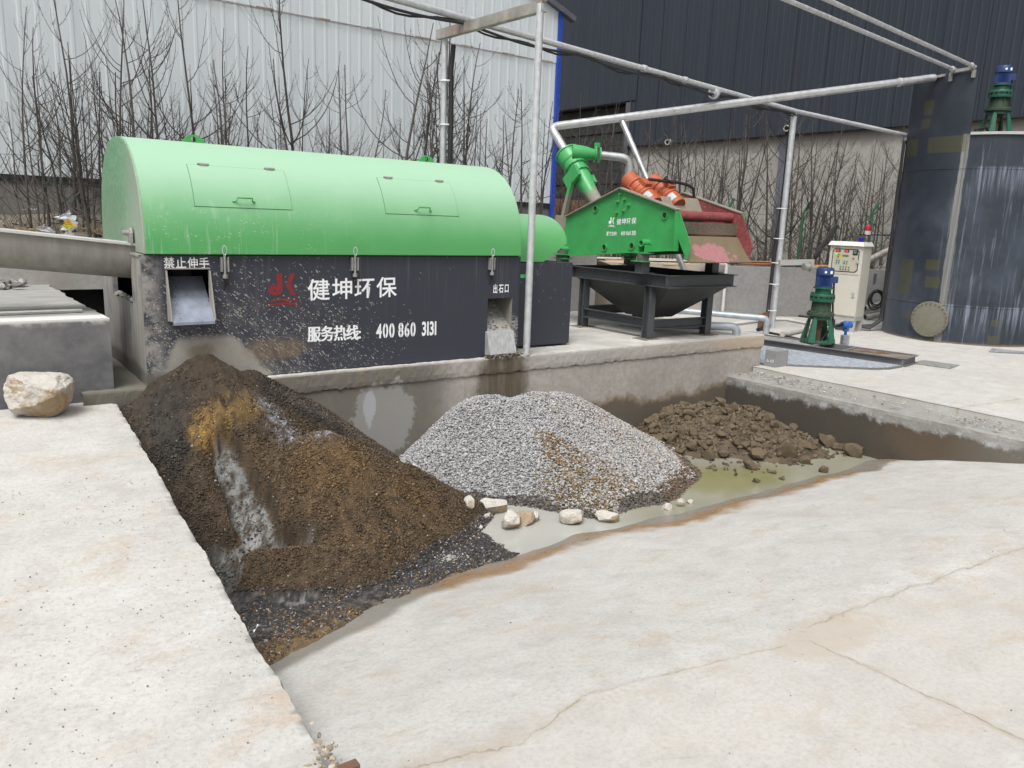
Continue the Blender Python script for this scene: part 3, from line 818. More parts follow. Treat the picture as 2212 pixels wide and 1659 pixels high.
for (tl, trr, br, bl, hng, hd) in (((403, 354), (612, 371), (631, 453), (421, 445), ((438, 356), (582, 368)), (524, 436)),
                                  ((812, 384), (969, 395), (991, 467), (835, 461), ((838, 386), (949, 394)), (911, 455))):
    t0 = (hood_hit(*bl)[0] + hood_hit(*br)[0]) / 2; t1 = (hood_hit(*tl)[0] + hood_hit(*trr)[0]) / 2
    x0 = (hood_hit(*tl)[1] + hood_hit(*bl)[1]) / 2; x1 = (hood_hit(*trr)[1] + hood_hit(*br)[1]) / 2
    patch(t0 - .0014, t1 + .0014, x0 - .0035, x1 + .0035, .0022, 'door_gap', M_GAP, hood)
    door = patch(t0, t1, x0, x1, .004, 'inspection_door', M_HOOD, dw)
    for h in hng:
        xh = hood_hit(*h)[1]; y, z = arch(t1); m = MB(); m.cyl((xh - .045, y, z + .012), (xh + .045, y, z + .012), .009, 8); m.box((xh - .03, y - .012, z), (xh + .03, y + .02, z + .013)); m.build('hinge', M_GALVD, door)
    th_, xh = hood_hit(*hd); y, z = arch(th_); y2, z2 = arch(th_ + .004)
    n_v = Vector((0, -(z2 - z), (y2 - y))).normalized(); up_ = Vector((0, y2 - y, z2 - z)).normalized(); c0 = Vector((xh, y, z))
    m = MB(); m.tube([c0 + Vector((-.085, 0, 0)) + n_v * .008, c0 + Vector((-.055, 0, 0)) + n_v * .02, c0 + Vector((-.05, 0, 0)) + n_v * .05 + up_ * .015, c0 + Vector((.07, 0, 0)) + n_v * .05 + up_ * .015, c0 + Vector((.075, 0, 0)) + n_v * .02, c0 + Vector((.1, 0, 0)) + n_v * .008], .0065, 8)
    m.build('handle', M_GREEN_D, door, smooth=40)
# toggle latches
for u in (483, 764, 1060):
    p0 = at_y(u, 560, MYF); x0 = p0[0]
    m = MB()
    m.box((x0 - .012, MYF - .02, 1.60), (x0 + .012, MYF - .085 + .06, 1.63))
    rg = [(x0 + .018 * math.cos(a), MYF - .035, 1.575 + .038 * math.sin(a)) for a in np.linspace(0, 2 * math.pi, 17)]
    m.tube(rg, .006, 6, cap=False)
    lt = m.build('toggle_latch', M_GALV, dw, smooth=40)
    m = MB(); m.box((x0 - .032, MYF - .04, 1.40), (x0 - .02, MYF - .002, 1.52)); m.box((x0 + .02, MYF - .04, 1.40), (x0 + .032, MYF - .002, 1.52)); m.box((x0 - .02, MYF - .016, 1.42), (x0 + .02, MYF - .002, 1.5))
    m.cyl((x0, MYF - .03, 1.36), (x0, MYF - .03, 1.54), .011, 8); m.cyl((x0, MYF - .03, 1.345), (x0, MYF - .03, 1.375), .022, 10)
    m.build('latch_body', M_GALVD, lt, smooth=40)
    m = MB(); m.tube([(x0, MYF - .03, 1.36), (x0 + .012, MYF - .025, 1.30), (x0 - .01, MYF - .01, 1.24)], [.014, .012, .003], 6); m.build('strap', M_BLACK, lt)
# sand outlet: cheeks and sloping tray
m = MB(); pr = .13
m.prism([(MYF + .02, az1), (MYF - .02, az1 - .01), (MYF - pr, az0 - .02), (MYF + .02, az0 - .035)], lambda a, b, d: (d, a, b), ax0 - .012, ax0)
m.prism([(MYF + .02, az1), (MYF - .02, az1 - .01), (MYF - pr, az0 - .02), (MYF + .02, az0 - .035)], lambda a, b, d: (d, a, b), ax1, ax1 + .012)
m.box((ax0 - .012, MYF - .02, az1), (ax1 + .012, MYF + .02, az1 + .012))
oc = m.build('sand_outlet', M_MUDST, dw, bevel=.003)
m = MB(); m.add([(ax0, MYF + .20, az1 - .07), (ax1, MYF + .20, az1 - .07), (ax1, MYF - pr, az0 - .028), (ax0, MYF - pr, az0 - .028)], [(0, 1, 2, 3)])
m.add([(ax0, MYF - pr, az0 - .028), (ax1, MYF - pr, az0 - .028), (ax1, MYF - pr, az0 - .05), (ax0, MYF - pr, az0 - .05)], [(0, 1, 2, 3)])
m.build('outlet_tray', M_PLATE, oc)
# stone outlet: dark mouth, ramp of gravel, steel apron
m = MB(); m.add([(bx0, MYF, bz0), (bx1, MYF, bz0), (bx1, MYF + .48, bz0 + .42), (bx0, MYF + .48, bz0 + .42)], [(0, 1, 2, 3)])
m.add([(bx1, MYF, bz0), (bx1, MYF + .48, bz0), (bx1, MYF + .48, bz1), (bx1, MYF, bz1)], [(0, 1, 2, 3)]); m.add([(bx0, MYF, bz0), (bx0, MYF + .48, bz0), (bx0, MYF + .48, bz1), (bx0, MYF, bz1)], [(0, 1, 2, 3)])
so_ = m.build('stone_outlet', M_MUDST, dw)
m = MB(); m.prism([(MYF + .01, bz0), (MYF - .03, bz0 - .005), (MYF - .10, .53), (MYF - .09, .52), (MYF + .0, .52)], lambda a, b, d: (d, a, b), bx0 - .02, bx1 + .01)
m.build('outlet_apron', steel('pale_wet_steel', (.42, .43, .43), .5, .3, .25, 9, stretch=(6, 6, .6)), so_)
m = MB()
for k in range(70):
    P, F = rock(random.uniform(.009, .02), 300 + k, .7, .3, 1); q = random.random() ** 1.4 * .3
    m.add(P + np.array([random.uniform(bx0 + .02, bx1 - .02), MYF + q, bz0 + q * .87 + .012]), F)
g_ = G('outlet_gravel'); n_c = g_.noise(g_.obj(), 28, 2)
m.build('gravel', g_.out(g_.ramp(n_c, [(.3, .08), (.5, .3), (.7, .5)]), .6), so_)

# ------------------------------------------------------------------ lettering
def glyphs(txt, height, mat, fn, name, parent, xscale=1.0, bold=0.0, gap=0.0, slots=(), width=None, label=None, thick=0.0):
    """text laid by fn(a, b, d): a along the line, b up, d out of the surface"""
    m = MB(); a = 0.0
    metas = []
    for ch in txt:
        if ch == ' ': a += height * .32 * xscale + gap; continue
        cu = bpy.data.curves.new('t', 'FONT'); cu.body = ch; cu.size = 1.0; cu.offset = bold; cu.resolution_u = 5; cu.fill_mode = 'BOTH'; cu.extrude = 0
        ob = bpy.data.objects.new('t', cu); COL.objects.link(ob)
        dg = bpy.context.evaluated_depsgraph_get(); me = bpy.data.meshes.new_from_object(ob.evaluated_get(dg))
        bpy.data.objects.remove(ob); bpy.data.curves.remove(cu)
        if not len(me.vertices): bpy.data.meshes.remove(me); continue
        bm = bmesh.new(); bm.from_mesh(me); bpy.data.meshes.remove(me)
        X = [q.co.x for q in bm.verts]; x0, x1 = min(X), max(X)
        if ch in slots:
            c = (x0 + x1) / 2; hw = .022 / xscale
            for off in (-hw, hw):
                bmesh.ops.bisect_plane(bm, geom=bm.verts[:] + bm.edges[:] + bm.faces[:], plane_co=(c + off, 0, 0), plane_no=(1, 0, 0))
            bmesh.ops.delete(bm, geom=[f for f in bm.faces if abs(f.calc_center_median().x - c) < hw * .98], context='FACES')
        metas.append(([q.co[:2] for q in bm.verts], [tuple(q.index for q in f.verts) for f in bm.faces], x0, x1)); bm.free()
    top = max(max(q[1] for q in M_[0]) for M_ in metas); bot = min(min(q[1] for q in M_[0]) for M_ in metas)
    sc = height / (top - bot); k = 0
    for ch in txt:
        if ch == ' ': a += height * .34 * xscale; continue
        vs, fs, x0, x1 = metas[k]; k += 1
        cjk = ord(ch) > 0x2e80
        metas_w = (x1 - x0) * sc * xscale
        m.add([(a + (q[0] - x0) * sc * xscale, (q[1] - bot) * sc, 0) for q in vs], fs)
        a += metas_w + gap
    tot = a - gap; s = (width / tot) if width else 1.0
    V0 = list(m.v); m.v = [tuple(fn(q[0] * s, q[1], .0022)) for q in V0]
    if thick:
        k = len(V0); F0 = list(m.f)
        for r_ in (1, 2): m.v += [tuple(fn(q[0] * s + thick * r_ / 2, q[1], .0022 + .0004 * r_)) for q in V0]; m.f += [tuple(i + k * r_ for i in f) for f in F0]
    return m.build(name, mat, parent, label=label)
def on_front(u, v):
    p = at_y(u, v, MYF); return p[0], p[2]
def front_text(txt, bl, br, tl, mat, name, **kw):
    (x0, z0), (x1, z1), (xt, zt) = on_front(*bl), on_front(*br), on_front(*tl)
    kx = (z1 - z0) / (x1 - x0)
    return glyphs(txt, zt - z0, mat, lambda a, b, d: (x0 + a, MYF - d, z0 + b + kx * a), name, dw, width=x1 - x0, **kw)
front_text('健坤环保', (665, 650), (857, 641), (664, 603), M_WHITE, 'company_lettering', bold=.012, gap=.02)
front_text('服务热线:', (664, 739), (778, 734), (664, 705), M_WHITE, 'hotline_lettering', bold=.012, gap=.004, thick=.007)
front_text('400 860  3131', (788, 733), (942, 724), (788, 700), M_WHITE, 'hotline_number', bold=.03, gap=.012, xscale=.70, slots='086')
front_text('禁止伸手', (354, 580), (452, 580), (354, 555), M_WHITE, 'warning_lettering', bold=.014, gap=.012)
front_text('出石口', (1065, 634), (1098, 632), (1065, 614), M_WHITE, 'outlet_lettering', bold=.02, gap=.03)
def logo(fn, name, mat, parent):
    """the d and K with two waves; unit square coordinates"""
    m = MB()
    def poly(pts): m.add([fn(a, b) for a, b in pts], [tuple(range(len(pts)))])
    def strip(lo, hi):
        for k in range(len(lo) - 1): poly([lo[k], lo[k + 1], hi[k + 1], hi[k]])
    # d: stem and round bowl with a small eye
    poly([(.34, 1.0), (.50, 1.0), (.50, .47), (.34, .60)])
    A = np.linspace(math.radians(75), math.radians(360), 30)
    strip([(.275 + .03 * math.cos(a), .455 + .03 * math.sin(a)) for a in A], [(.30 + .20 * math.cos(a), .47 + .175 * math.sin(a)) for a in A])
    poly([(.305, .455), (.50, .47), (.34, .60), (.2828, .484)]); poly([(.2828, .484), (.34, .60), (.34, .64), (.3518, .639)])
    # K arm
    poly([(.72, 1.0), (.87, 1.0), (.735, .64), (.59, .62)]); poly([(.59, .62), (.735, .64), (.87, .30), (.75, .30)])
    for z0, z1, th in ((.06, .20, .065), (-.09, .08, .07)):
        A = np.linspace(0, 1, 20)
        strip([(a * 1.04, z0 + (z1 - z0 - th) * math.sin(math.pi * a) ** .8 + (.0 if a < 1 else 0)) for a in A], [(a * 1.04, z0 + .004 + (z1 - z0) * math.sin(math.pi * min(1, a)) ** .8) for a in A])
    return m.build(name, mat, parent)
(lx0, lz0), (lx1, lz1), (_, lzt) = on_front(572, 660), on_front(649, 657), on_front(618, 590)
logo(lambda a, b: (lx0 + a * (lx1 - lx0), MYF - .0022, lz0 + b * (lzt - lz0)), 'company_logo', M_RED, dw)

# small hood and box at the stone end
YS0, YS1 = 7.0, 8.35
m = MB(); m.box((5.0, YS0, .515), (5.95, YS1, 1.45)); m.build('outlet_box', M_PANEL2, dw, bevel=.004)
m = MB(); m.box((5.86, YS0 + .02, .487), (5.93, YS0 + .1, .514)); m.box((5.02, YS0 + .03, .487), (5.1, YS0 + .1, .514)); m.build('foot_block', steel('rusty_foot', (.12, .09, .07), .8, .2, rust=.8), dw)
m = MB(); yc, ry = 7.66, .66
NB = 40; prof = []
for k in range(NB + 1):
    a = math.pi * k / NB; c, s_ = math.cos(a), math.sin(a)
    prof.append((yc - ry * math.copysign(abs(c) ** (2 / 2.5), c), abs(s_) ** (2 / 2.5)))
def end_x(z):   # the end plate slopes back under the bulge
    return np.interp(z, [1.45, 1.66, 1.72, 2.0], [5.50, 5.86, 5.88, 5.88])
V = []
zz = [1.46 + .52 * q for _, q in prof]
V += [(5.0, y, z) for (y, _), z in zip(prof, zz)]
V += [(end_x(z), y, z) for (y, _), z in zip(prof, zz)]
n_ = NB + 1
m.add(V, [(k, k + 1, n_ + k + 1, n_ + k) for k in range(NB)])
for k in range(NB // 2): m.add([V[n_ + k], V[n_ + k + 1], V[n_ + NB - k - 1], V[n_ + NB - k]], [(0, 1, 2, 3)])
m.build('outlet_hood', M_HOOD, dw, smooth=35)
m = MB(); m.box((4.99, 6.70, 1.31), (5.07, 6.712, 1.345)); m.tube([(5.06, 6.70, 1.335), (5.085, 6.69, 1.32), (5.09, 6.69, 1.27), (5.075, 6.69, 1.25)], .007, 6); m.build('hose_hook', M_GREEN_D, dw)

# ------------------------------------------------------------------ feed chute from the left
fc = thing('feed_chute', 'dusty steel trough with a flat lid feeding the green drum from the left', 'chute', (.2, 7.2, 1.1))
x0, z0, x1, z1 = -3.2, 2.06, 1.34, 1.60
V = []; NC = 20
for x, z in ((x0, z0), (x1, z1)):
    V += [(x, 7.22 - .21 * math.cos(a), z - .08 - .21 * math.sin(a)) for a in np.linspace(0, math.pi, NC + 1)]
n_ = NC + 1; m = MB(); m.add(V, [(k, k + 1, n_ + k + 1, n_ + k) for k in range(NC)])
for y in (7.01, 7.43): m.add([(x0, y, z0 - .08), (x1, y, z1 - .08), (x1, y, z1), (x0, y, z0)], [(0, 1, 2, 3)])
m.add(V[:n_], [tuple(range(n_))])
g_ = G('chute_steel'); p_ = g_.pos(); nn = g_.noise(g_.map(p_, (9, 9, 1.2)), 1.5, 5, .65); x_, y_, z_ = g_.sep(p_)
cc = g_.mix(g_.ramp(nn, [(.35, 0.0), (.7, 1.0)]), (.20, .19, .165), (.285, .275, .25))
m.build('trough', g_.out(cc, .62, .1, g_.bump(nn, .1, .005)), fc, smooth=40)
m = MB(); m.add([(x0, 6.985, z0 + .006), (x1, 6.985, z1 + .006), (x1, 7.455, z1 + .006), (x0, 7.455, z0 + .006), (x0, 6.985, z0 - .012), (x1, 6.985, z1 - .012), (x1, 7.455, z1 - .012), (x0, 7.455, z0 - .012)],
                [(0, 1, 2, 3), (7, 6, 5, 4), (0, 4, 5, 1), (1, 5, 6, 2), (2, 6, 7, 3), (3, 7, 4, 0)])
m.build('lid', paint('chute_lid', (.50, .49, .47), .7, (.35, .34, .31), .4, 3, var=.1), fc)
m = MB(); m.prism([(-.06, 0), (.06, 0), (.06, .1), (.03, .14), (-.03, .14), (-.06, .1)], lambda a, b, d: (d, 6.98 + a + .06, 1.59 + b), 1.285, 1.305); m.cyl((1.24, 7.04, 1.69), (1.31, 7.04, 1.69), .022, 8)
m.build('bracket', M_GALVD, fc)

# ================================================================== VIBRATING SCREEN ON ITS HOPPER FRAME
M_GREEN = paint('screen_green', (.05, .33, .095), .38, (.12, .2, .09), .18, 5)
M_REDP = paint('worn_red', (.23, .045, .05), .6, (.32, .26, .2), .7, 7, var=.2)
M_ORANGE = paint('motor_orange', (.38, .085, .032), .5, (.35, .2, .13), .35, 7)
M_FRAME = paint('frame_grey', (.055, .062, .07), .5, (.2, .2, .19), .3, 7)
M_DIRTY = paint('mud_dusted_steel', (.25, .225, .185), .85, (.38, .35, .3), .5, 9)
M_RUBBER = plain('grey_rubber', (.095, .09, .085), .8)
M_HOLE = plain('tube_bore', (.03, .02, .015), .9)
sc = thing('vibrating_screen', 'green sided dewatering screen with red inside and two orange motors over a steel hopper', 'vibrating screen', (7.8, 7.5, .487))
XA, XB = 7.2, 8.36
PR = [(8.74, 1.43), (6.56, 1.62), (6.58, 2.09), (7.58, 2.35), (8.66, 1.97)]
for xx, s_ in ((XA, 1), (XB, -1)):
    m = MB(); m.prism(PR, lambda a, b, d: (d, a, b), xx, xx + .012 * s_)
    plate = m.build('side_plate', M_GREEN, sc)
    # flanges round the outline
    m = MB()
    for a, b in ((PR[2], PR[3]), (PR[3], PR[4])):
        m.bar((xx - .03 * s_ + .02 * s_, a[0], a[1] + .006), (xx - .03 * s_ + .02 * s_, b[0], b[1] + .006), .085, .014)
    m.build('top_flange', M_DIRTY, plate)
    m = MB(); m.bar((xx - .025 * s_, 6.565, 1.612), (xx - .025 * s_, 6.585, 2.08), .014, .075, (1, 0, 0)); m.bar((xx - .03 * s_, 8.74, 1.432), (xx - .03 * s_, 6.56, 1.622), .06, .012); m.build('edge_flange', M_GREEN, plate)
    # lip wing projecting past the discharge end
    m = MB(); m.prism([(6.575, 2.07), (6.365, 1.70), (6.40, 1.50), (6.57, 1.76)], lambda a, b, d: (d, a, b), xx + .001, xx + .011 * s_)
    m.build('lip_wing', M_GREEN if s_ > 0 else M_REDP, sc)
def on_side(u, v): p = at_x(u, v, XA); return p[1], p[2]
# tube ends, bolts
def zs_(zx0, zy0, s, x, y): return ((zx0 + x / s) * .55746, (zy0 + y / s) * .55746)
for q in ((782, 1082), (1592, 1160), (885, 1535), (1208, 1518)):
    y, z = on_side(*zs_(2050, 450, 3.017, *q)); m = MB()
    m.lathe([(.036, 0), (.05, 0), (.05, .018), (.036, .018), (.036, 0)], (XA + .001, y, z), (-1, 0, 0), 20); ot = m.build('tube_collar', M_GREEN, sc, smooth=40)
    m = MB(); m.cyl((XA + .003, y, z), (XA - .006, y, z), .036, 18); m.build('tube_bore', M_HOLE, ot)
for q in ((1078, 915), (1042, 1000), (1125, 978), (1170, 1040), (1112, 1105), (1030, 1128)):
    y, z = on_side(*zs_(2050, 450, 3.017, *q)); m = MB(); m.cyl((XA, y, z), (XA - .012, y, z), .025, 12); m.cyl((XA - .012, y, z), (XA - .035, y, z), .016, 6); m.cyl((XA - .035, y, z), (XA - .05, y, z), .008, 8); m.build('bolt', M_GREEN_D, sc)
# spring seats: stub tube with webs and plate
def on_side2(x, y): return on_side(*zs_(2050, 450, 3.017, x, y))
SEATS = []
for (qx, qy) in ((1400, 1485), (450, 1560)):
    y, z = on_side2(qx, qy)
    for xx, s_ in ((XA, -1), (XB, 1)):
        m = MB(); m.lathe([(.03, 0), (.047, 0), (.047, .005), (.047, .13), (.03, .13), (.03, 0)], (xx - .01 * s_, y + .02, z), (s_, 0, 0), 18)
        for dy in (-.055, .06): m.box((xx, y + dy, z - .115), (xx + s_ * .12, y + dy + .008, z - .02))
        m.box((xx - .002 * s_, y - .1, z - .128), (xx + s_ * .15, y + .12, z - .115))
        m.build('spring_seat', M_GREEN, sc, smooth=40)
        SEATS.append((xx + s_ * .075, y + .01, z - .129))
for (x, y, z) in SEATS:
    m = MB(); m.lathe([(0, 0), (.075, 0), (.079, .05), (.079, z - 1.47 - .05), (.075, z - 1.47), (0, z - 1.47)], (x, y, 1.47), (0, 0, 1), 20); rb = m.build('rubber_spring', M_RUBBER, sc, smooth=40)
    m = MB(); m.box((x - .11, y - .1, 1.458), (x + .11, y + .1, 1.469)); m.build('spring_pad', M_GREEN_D, rb)
    m = MB(); m.box((x - .065, y - .065, 1.322), (x + .065, y + .065, 1.457)); m.box((x - .12, y - .11, 1.316), (x + .12, y + .11, 1.324)); m.build('pedestal', M_FRAME, sc, bevel=.003)
# inside: deck, discharge plate, cross tubes
m = MB(); m.add([(XA + .013, 8.6, 1.62), (XB - .013, 8.6, 1.62), (XB - .013, 6.6, 1.80), (XA + .013, 6.6, 1.80)], [(0, 1, 2, 3)]); m.add([(XA + .013, 8.6, 1.62), (XB - .013, 8.6, 1.62), (XB - .013, 8.62, 1.95), (XA + .013, 8.62, 1.95)], [(0, 1, 2, 3)])
M_MUDDY = soil_mat('caked_mud', (.10, .082, .058), (.15, .125, .09), (.19, .16, .12))
m.build('screen_deck', M_MUDDY, sc)
def lip_mat():
    g = G('muddy_lip'); p = g.pos(); n = g.noise(p, 7, 6, .7); x, y, z = g.sep(p)
    pk = g.ell(x, z, 7.70, 1.60, .32, .12, g.noise(p, 4, 6, .7), 1.3, .12)
    col = g.mix(pk, g.mix(n, (.12, .095, .058), (.19, .15, .092)), g.mix(g.noise(p, 22, 4), (.30, .09, .11), (.36, .21, .20)))
    return g.out(col, .8, 0, g.bump(n, .3, .01))
m = MB(); m.add([(XA + .014, 6.60, 1.795), (XB - .014, 6.60, 1.795), (XB - .014, 6.36, 1.49), (XA + .014, 6.36, 1.49)], [(0, 1, 2, 3)]); m.add([(XA + .014, 6.61, 1.785), (XB - .014, 6.61, 1.785), (XB - .014, 6.37, 1.48), (XA + .014, 6.37, 1.48)], [(0, 1, 2, 3)])
m.build('discharge_lip', lip_mat(), sc)
m = MB(); m.box((XA + .013, 6.62, 1.815), (XB - .013, 6.64, 1.96)); m.build('back_plate', M_MUDDY, sc)
m = MB(); m.cyl((XA + .012, 6.74, 2.035), (XB - .012, 6.74, 2.035), .06, 20); m.build('cross_tube', M_REDP, sc, smooth=40)
m = MB(); m.prism([(6.555, 2.075), (7.57, 2.345), (7.57, 1.75), (6.60, 1.80), (6.40, 1.50), (6.365, 1.70)], lambda a, b, d: (d, a, b), XB - .020, XB - .0135); m.build('inner_lining', M_REDP, sc)
m = MB(); m.bar((XA + .012, 7.45, 2.02), (XB - .012, 7.45, 2.02), .5, .3, (0, .5, .86)); m.build('motor_beam', M_DIRTY, sc)
# motors
for xm in (7.48, 7.92):
    d = Vector((0, -.84, -.54)).normalized(); c = Vector((xm, 7.55, 2.275)); nrm = Vector((0, -.54, .84)).normalized()
    m = MB(); Lh = .31
    m.lathe([(0, -Lh), (.10, -Lh), (.118, -Lh + .02), (.122, -.13), (.135, -.125), (.135, -.105), (.118, -.10), (.114, -.03), (.122, -.028), (.122, -.015), (.114, -.012), (.114, .05), (.122, .052), (.122, .065), (.114, .068), (.118, .10), (.135, .105), (.135, .125), (.122, .13), (.118, Lh - .02), (.108, Lh), (0, Lh)], c + nrm * .06, d, 26)
    mo = m.build('vibration_motor', M_ORANGE, sc, smooth=35)
    m = MB(); b = c + nrm * .185; m.obox(b, d * .07, Vector((.055, 0, 0)), nrm * .035); m.build('terminal_box', M_ORANGE, mo, bevel=.008)
    m = MB(); m.obox(c + nrm * .055, d * .13, Vector((.15, 0, 0)), nrm * .0 + Vector((0, 0, .001)) ); m.obox(c - nrm * .07, d * .12, Vector((.16, 0, 0)), nrm * .018); m.build('motor_foot', M_ORANGE, mo)
    a0 = math.radians(215); m = MB(); cc_ = c + nrm * .06 + d * .20
    pl_ = []
    for k in range(7):
        a = math.radians(118 + k * 9); pl_.append((math.cos(a), math.sin(a)))
    V = [cc_ + d * t + (Vector((1, 0, 0)) * ca + nrm * sa) * .1245 for t in (-.045, .06) for ca, sa in pl_]
    m.add(V, [(k, k + 1, 7 + k + 1, 7 + k) for k in range(6)]); m.build('rating_plate', paint('aluminium_plate', (.5, .49, .47), .5), mo)
m = MB(); c = Vector((7.48, 7.50, 2.455)); m.tube([c, c + Vector((.12, -.02, .03)), c + Vector((.3, -.06, .02)), c + Vector((.5, -.1, .02)), c + Vector((.70, -.14, -.01)), c + Vector((.80, -.15, -.05)), c + Vector((.83, -.15, -.16))], .02, 8)
m.tube([Vector((7.92, 7.56, 2.48)), Vector((7.88, 7.48, 2.53)), Vector((7.82, 7.43, 2.50)), Vector((7.9, 7.40, 2.47)), Vector((8.1, 7.40, 2.46))], .017, 8)
m.build('motor_cable', M_BLACK, sc, smooth=60)
# lettering on the near side plate: along -Y, up, out of the face to -X
def side_text(txt, bl, br, tl, mat, name, **kw):
    (y0, z0), (y1, z1), (yt, zt) = on_side2(*bl), on_side2(*br), on_side2(*tl)
    L = y0 - y1; kx = (z1 - z0) / L
    return glyphs(txt, zt - z0, mat, lambda a, b, d: (XA - d, y0 - a, z0 + b + kx * a), name, sc, width=L, **kw)
side_text('健坤环保', (1025, 1272), (1252, 1258), (1025, 1200), M_WHITE, 'company_lettering', bold=.012, gap=.01)
side_text('服务热线:', (905, 1402), (1030, 1402), (905, 1348), M_WHITE, 'hotline_lettering', bold=.03, gap=.003)
side_text('400 860 3131', (1052, 1398), (1246, 1392), (1052, 1345), M_WHITE, 'hotline_number', bold=.03, gap=.006, xscale=.6, slots='086')
(ly0, lz0), (ly1, lz1), (_, lzt) = on_side2(920, 1292), on_side2(1005, 1290), on_side2(930, 1182)
logo(lambda a, b: (XA - .0022, ly0 - a * (ly0 - ly1), lz0 + b * (lzt - lz0)), 'company_logo', M_WHITE, sc)
# hopper frame
FX0, FX1, FY0, FY1, FZ = 7.17, 8.44, 6.62, 8.46, 1.315
def channel(p, q, out, name, par, h=.155, fl=.06, mat=None):
    """U channel: web and two flanges turned to out"""
    p, q, out = Vector(p), Vector(q), Vector(out); m = MB(); up = Vector((0, 0, 1))
    d = (q - p).normalized(); c = (p + q) / 2; L = (q - p).length / 2
    m.obox(c - up * (h / 2), d * L, out * .004, up * (h / 2 - .009)); m.obox(c + out * (fl / 2) - up * .0045, d * L, out * (fl / 2 + .004), up * .0045); m.obox(c + out * (fl / 2) - up * (h - .0045), d * L, out * (fl / 2 + .004), up * .0045)
    return m.build(name, mat or M_FRAME, par)
channel((FX0 + .06, FY0 + .066, FZ), (FX0 + .06, FY1, FZ), (-1, 0, 0), 'frame_channel', sc)
channel((FX0, FY0 + .06, FZ + .0), (FX1, FY0 + .06, FZ + .0), (0, -1, 0), 'frame_channel', sc)
channel((FX1 - .06, FY0 + .066, FZ), (FX1 - .06, FY1, FZ), (1, 0, 0), 'frame_channel', sc)
channel((FX0, FY1, FZ + .003), (FX1, FY1, FZ + .003), (0, 1, 0), 'frame_channel', sc)
hz0, hz1 = 1.16, .71
m = MB(); a = [(FX0 + .07, FY0 + .07), (FX1 - .07, FY0 + .07), (FX1 - .07, FY1 - .03), (FX0 + .07, FY1 - .03)]; b = [(7.58, 7.28), (7.98, 7.28), (7.98, 7.75), (7.58, 7.75)]
m.add([(*q, FZ - .01) for q in a] + [(*q, hz0) for q in a] + [(*q, hz1) for q in b], [(k, (k + 1) % 4, 4 + (k + 1) % 4, 4 + k) for k in range(4)] + [(4 + k, 4 + (k + 1) % 4, 8 + (k + 1) % 4, 8 + k) for k in range(4)] + [(8, 9, 10, 11)])
hp = m.build('hopper', paint('hopper_grey', (.048, .052, .052), .6, (.12, .1, .08), .4, 4), sc)
m = MB(); m.cyl((7.78, 7.55, .655), (7.78, 7.55, .709), .075, 18); m.cyl((7.78, 7.55, .668), (7.78, 7.55, .676), .105, 18); m.cyl((7.78, 7.55, .690), (7.78, 7.55, .698), .105, 18); m.build('outlet_flange', M_DARK, hp, smooth=40)
for (x, y) in ((7.25, 7.0), (8.32, 6.98), (7.25, 8.25), (8.3, 8.25)):
    m = MB()
    m.box((x - .055, y - .05, .495), (x + .055, y - .041, 1.158)); m.box((x - .055, y + .041, .495), (x + .055, y + .05, 1.158)); m.box((x - .004, y - .041, .495), (x + .004, y + .041, 1.158))
    lg = m.build('leg', M_FRAME, sc)
    m = MB()
    for s_ in (-1, 1):
        m.prism([(.055, 1.158), (.11, 1.158), (.11, .99), (.09, .96), (.055, .94)], lambda a, b, d: (x + s_ * a * .0 + d, y + s_ * a, b), x - .006, x + .006)
    m.build('gusset', M_FRAME, lg)
    m = MB(); m.box((x - .15, y - .12, .4875), (x + .15, y + .12, .4948)); m.build('base_plate', steel('rusty_plate', (.2, .17, .13), .75, .2, rust=.8), lg)
channel((7.32, 7.0, .73), (8.26, 6.99, .73), (0, -1, 0), 'brace', sc, .12, .05); channel((7.25, 7.06, .75), (7.25, 8.19, .75), (-1, 0, 0), 'brace', sc, .12, .05); channel((7.32, 8.25, .78), (8.24, 8.25, .78), (0, -1, 0), 'brace', sc, .12, .05)

# ------------------------------------------------------------------ cyclone above the feed end
XC = 7.75
cy = thing('cyclone', 'green cone shaped cyclone leaning over the screen with a pipe flange at its shoulder', 'cyclone', (XC, 8.8, 1.9))
c0 = Vector((XC, 9.36, 2.88)); dn = Vector((0, -.72, -.70)).normalized(); L0 = .98
def cyl_mat():
    g = G('cyclone_green'); p = g.pos(); x, y, z = g.sep(p); n = g.noise(p, 12, 6, .7)
    col = g.mix(g.noise(p, 4, 3), (.05, .33, .10), (.075, .39, .13))
    mud = g.m('MULTIPLY', g.ss(g.m('ADD', g.m('ADD', z, g.m('MULTIPLY', n, .16)), g.m('MULTIPLY', g.m('SUBTRACT', XC + .05, x), .5)), 2.56, 2.44), .95)
    col = g.mix(mud, col, g.mix(n, (.20, .18, .15), (.33, .30, .26)))
    return g.out(col, g.m('ADD', .38, g.m('MULTIPLY', mud, .45)), 0, g.bump(n, .12, .008))
M_CYC = cyl_mat()
m = MB(); m.lathe([(0, -.03), (.16, -.03), (.19, -.02), (.19, 0), (.175, .003), (.175, .14), (.165, .17), (.155, .18), (.155, .29)], c0, dn, 30); hd_ = m.build('cyclone_head', M_CYC, cy, smooth=40)
m = MB(); m.lathe([(.155, .29), (.14, .41)], c0, dn, 30); m.lathe([(.14, .42), (.135, .5), (.125, .62), (.10, .78), (.09, 1.0), (0, 1.0)], c0, dn, 30); m.build('cone', M_CYC, cy, smooth=40)
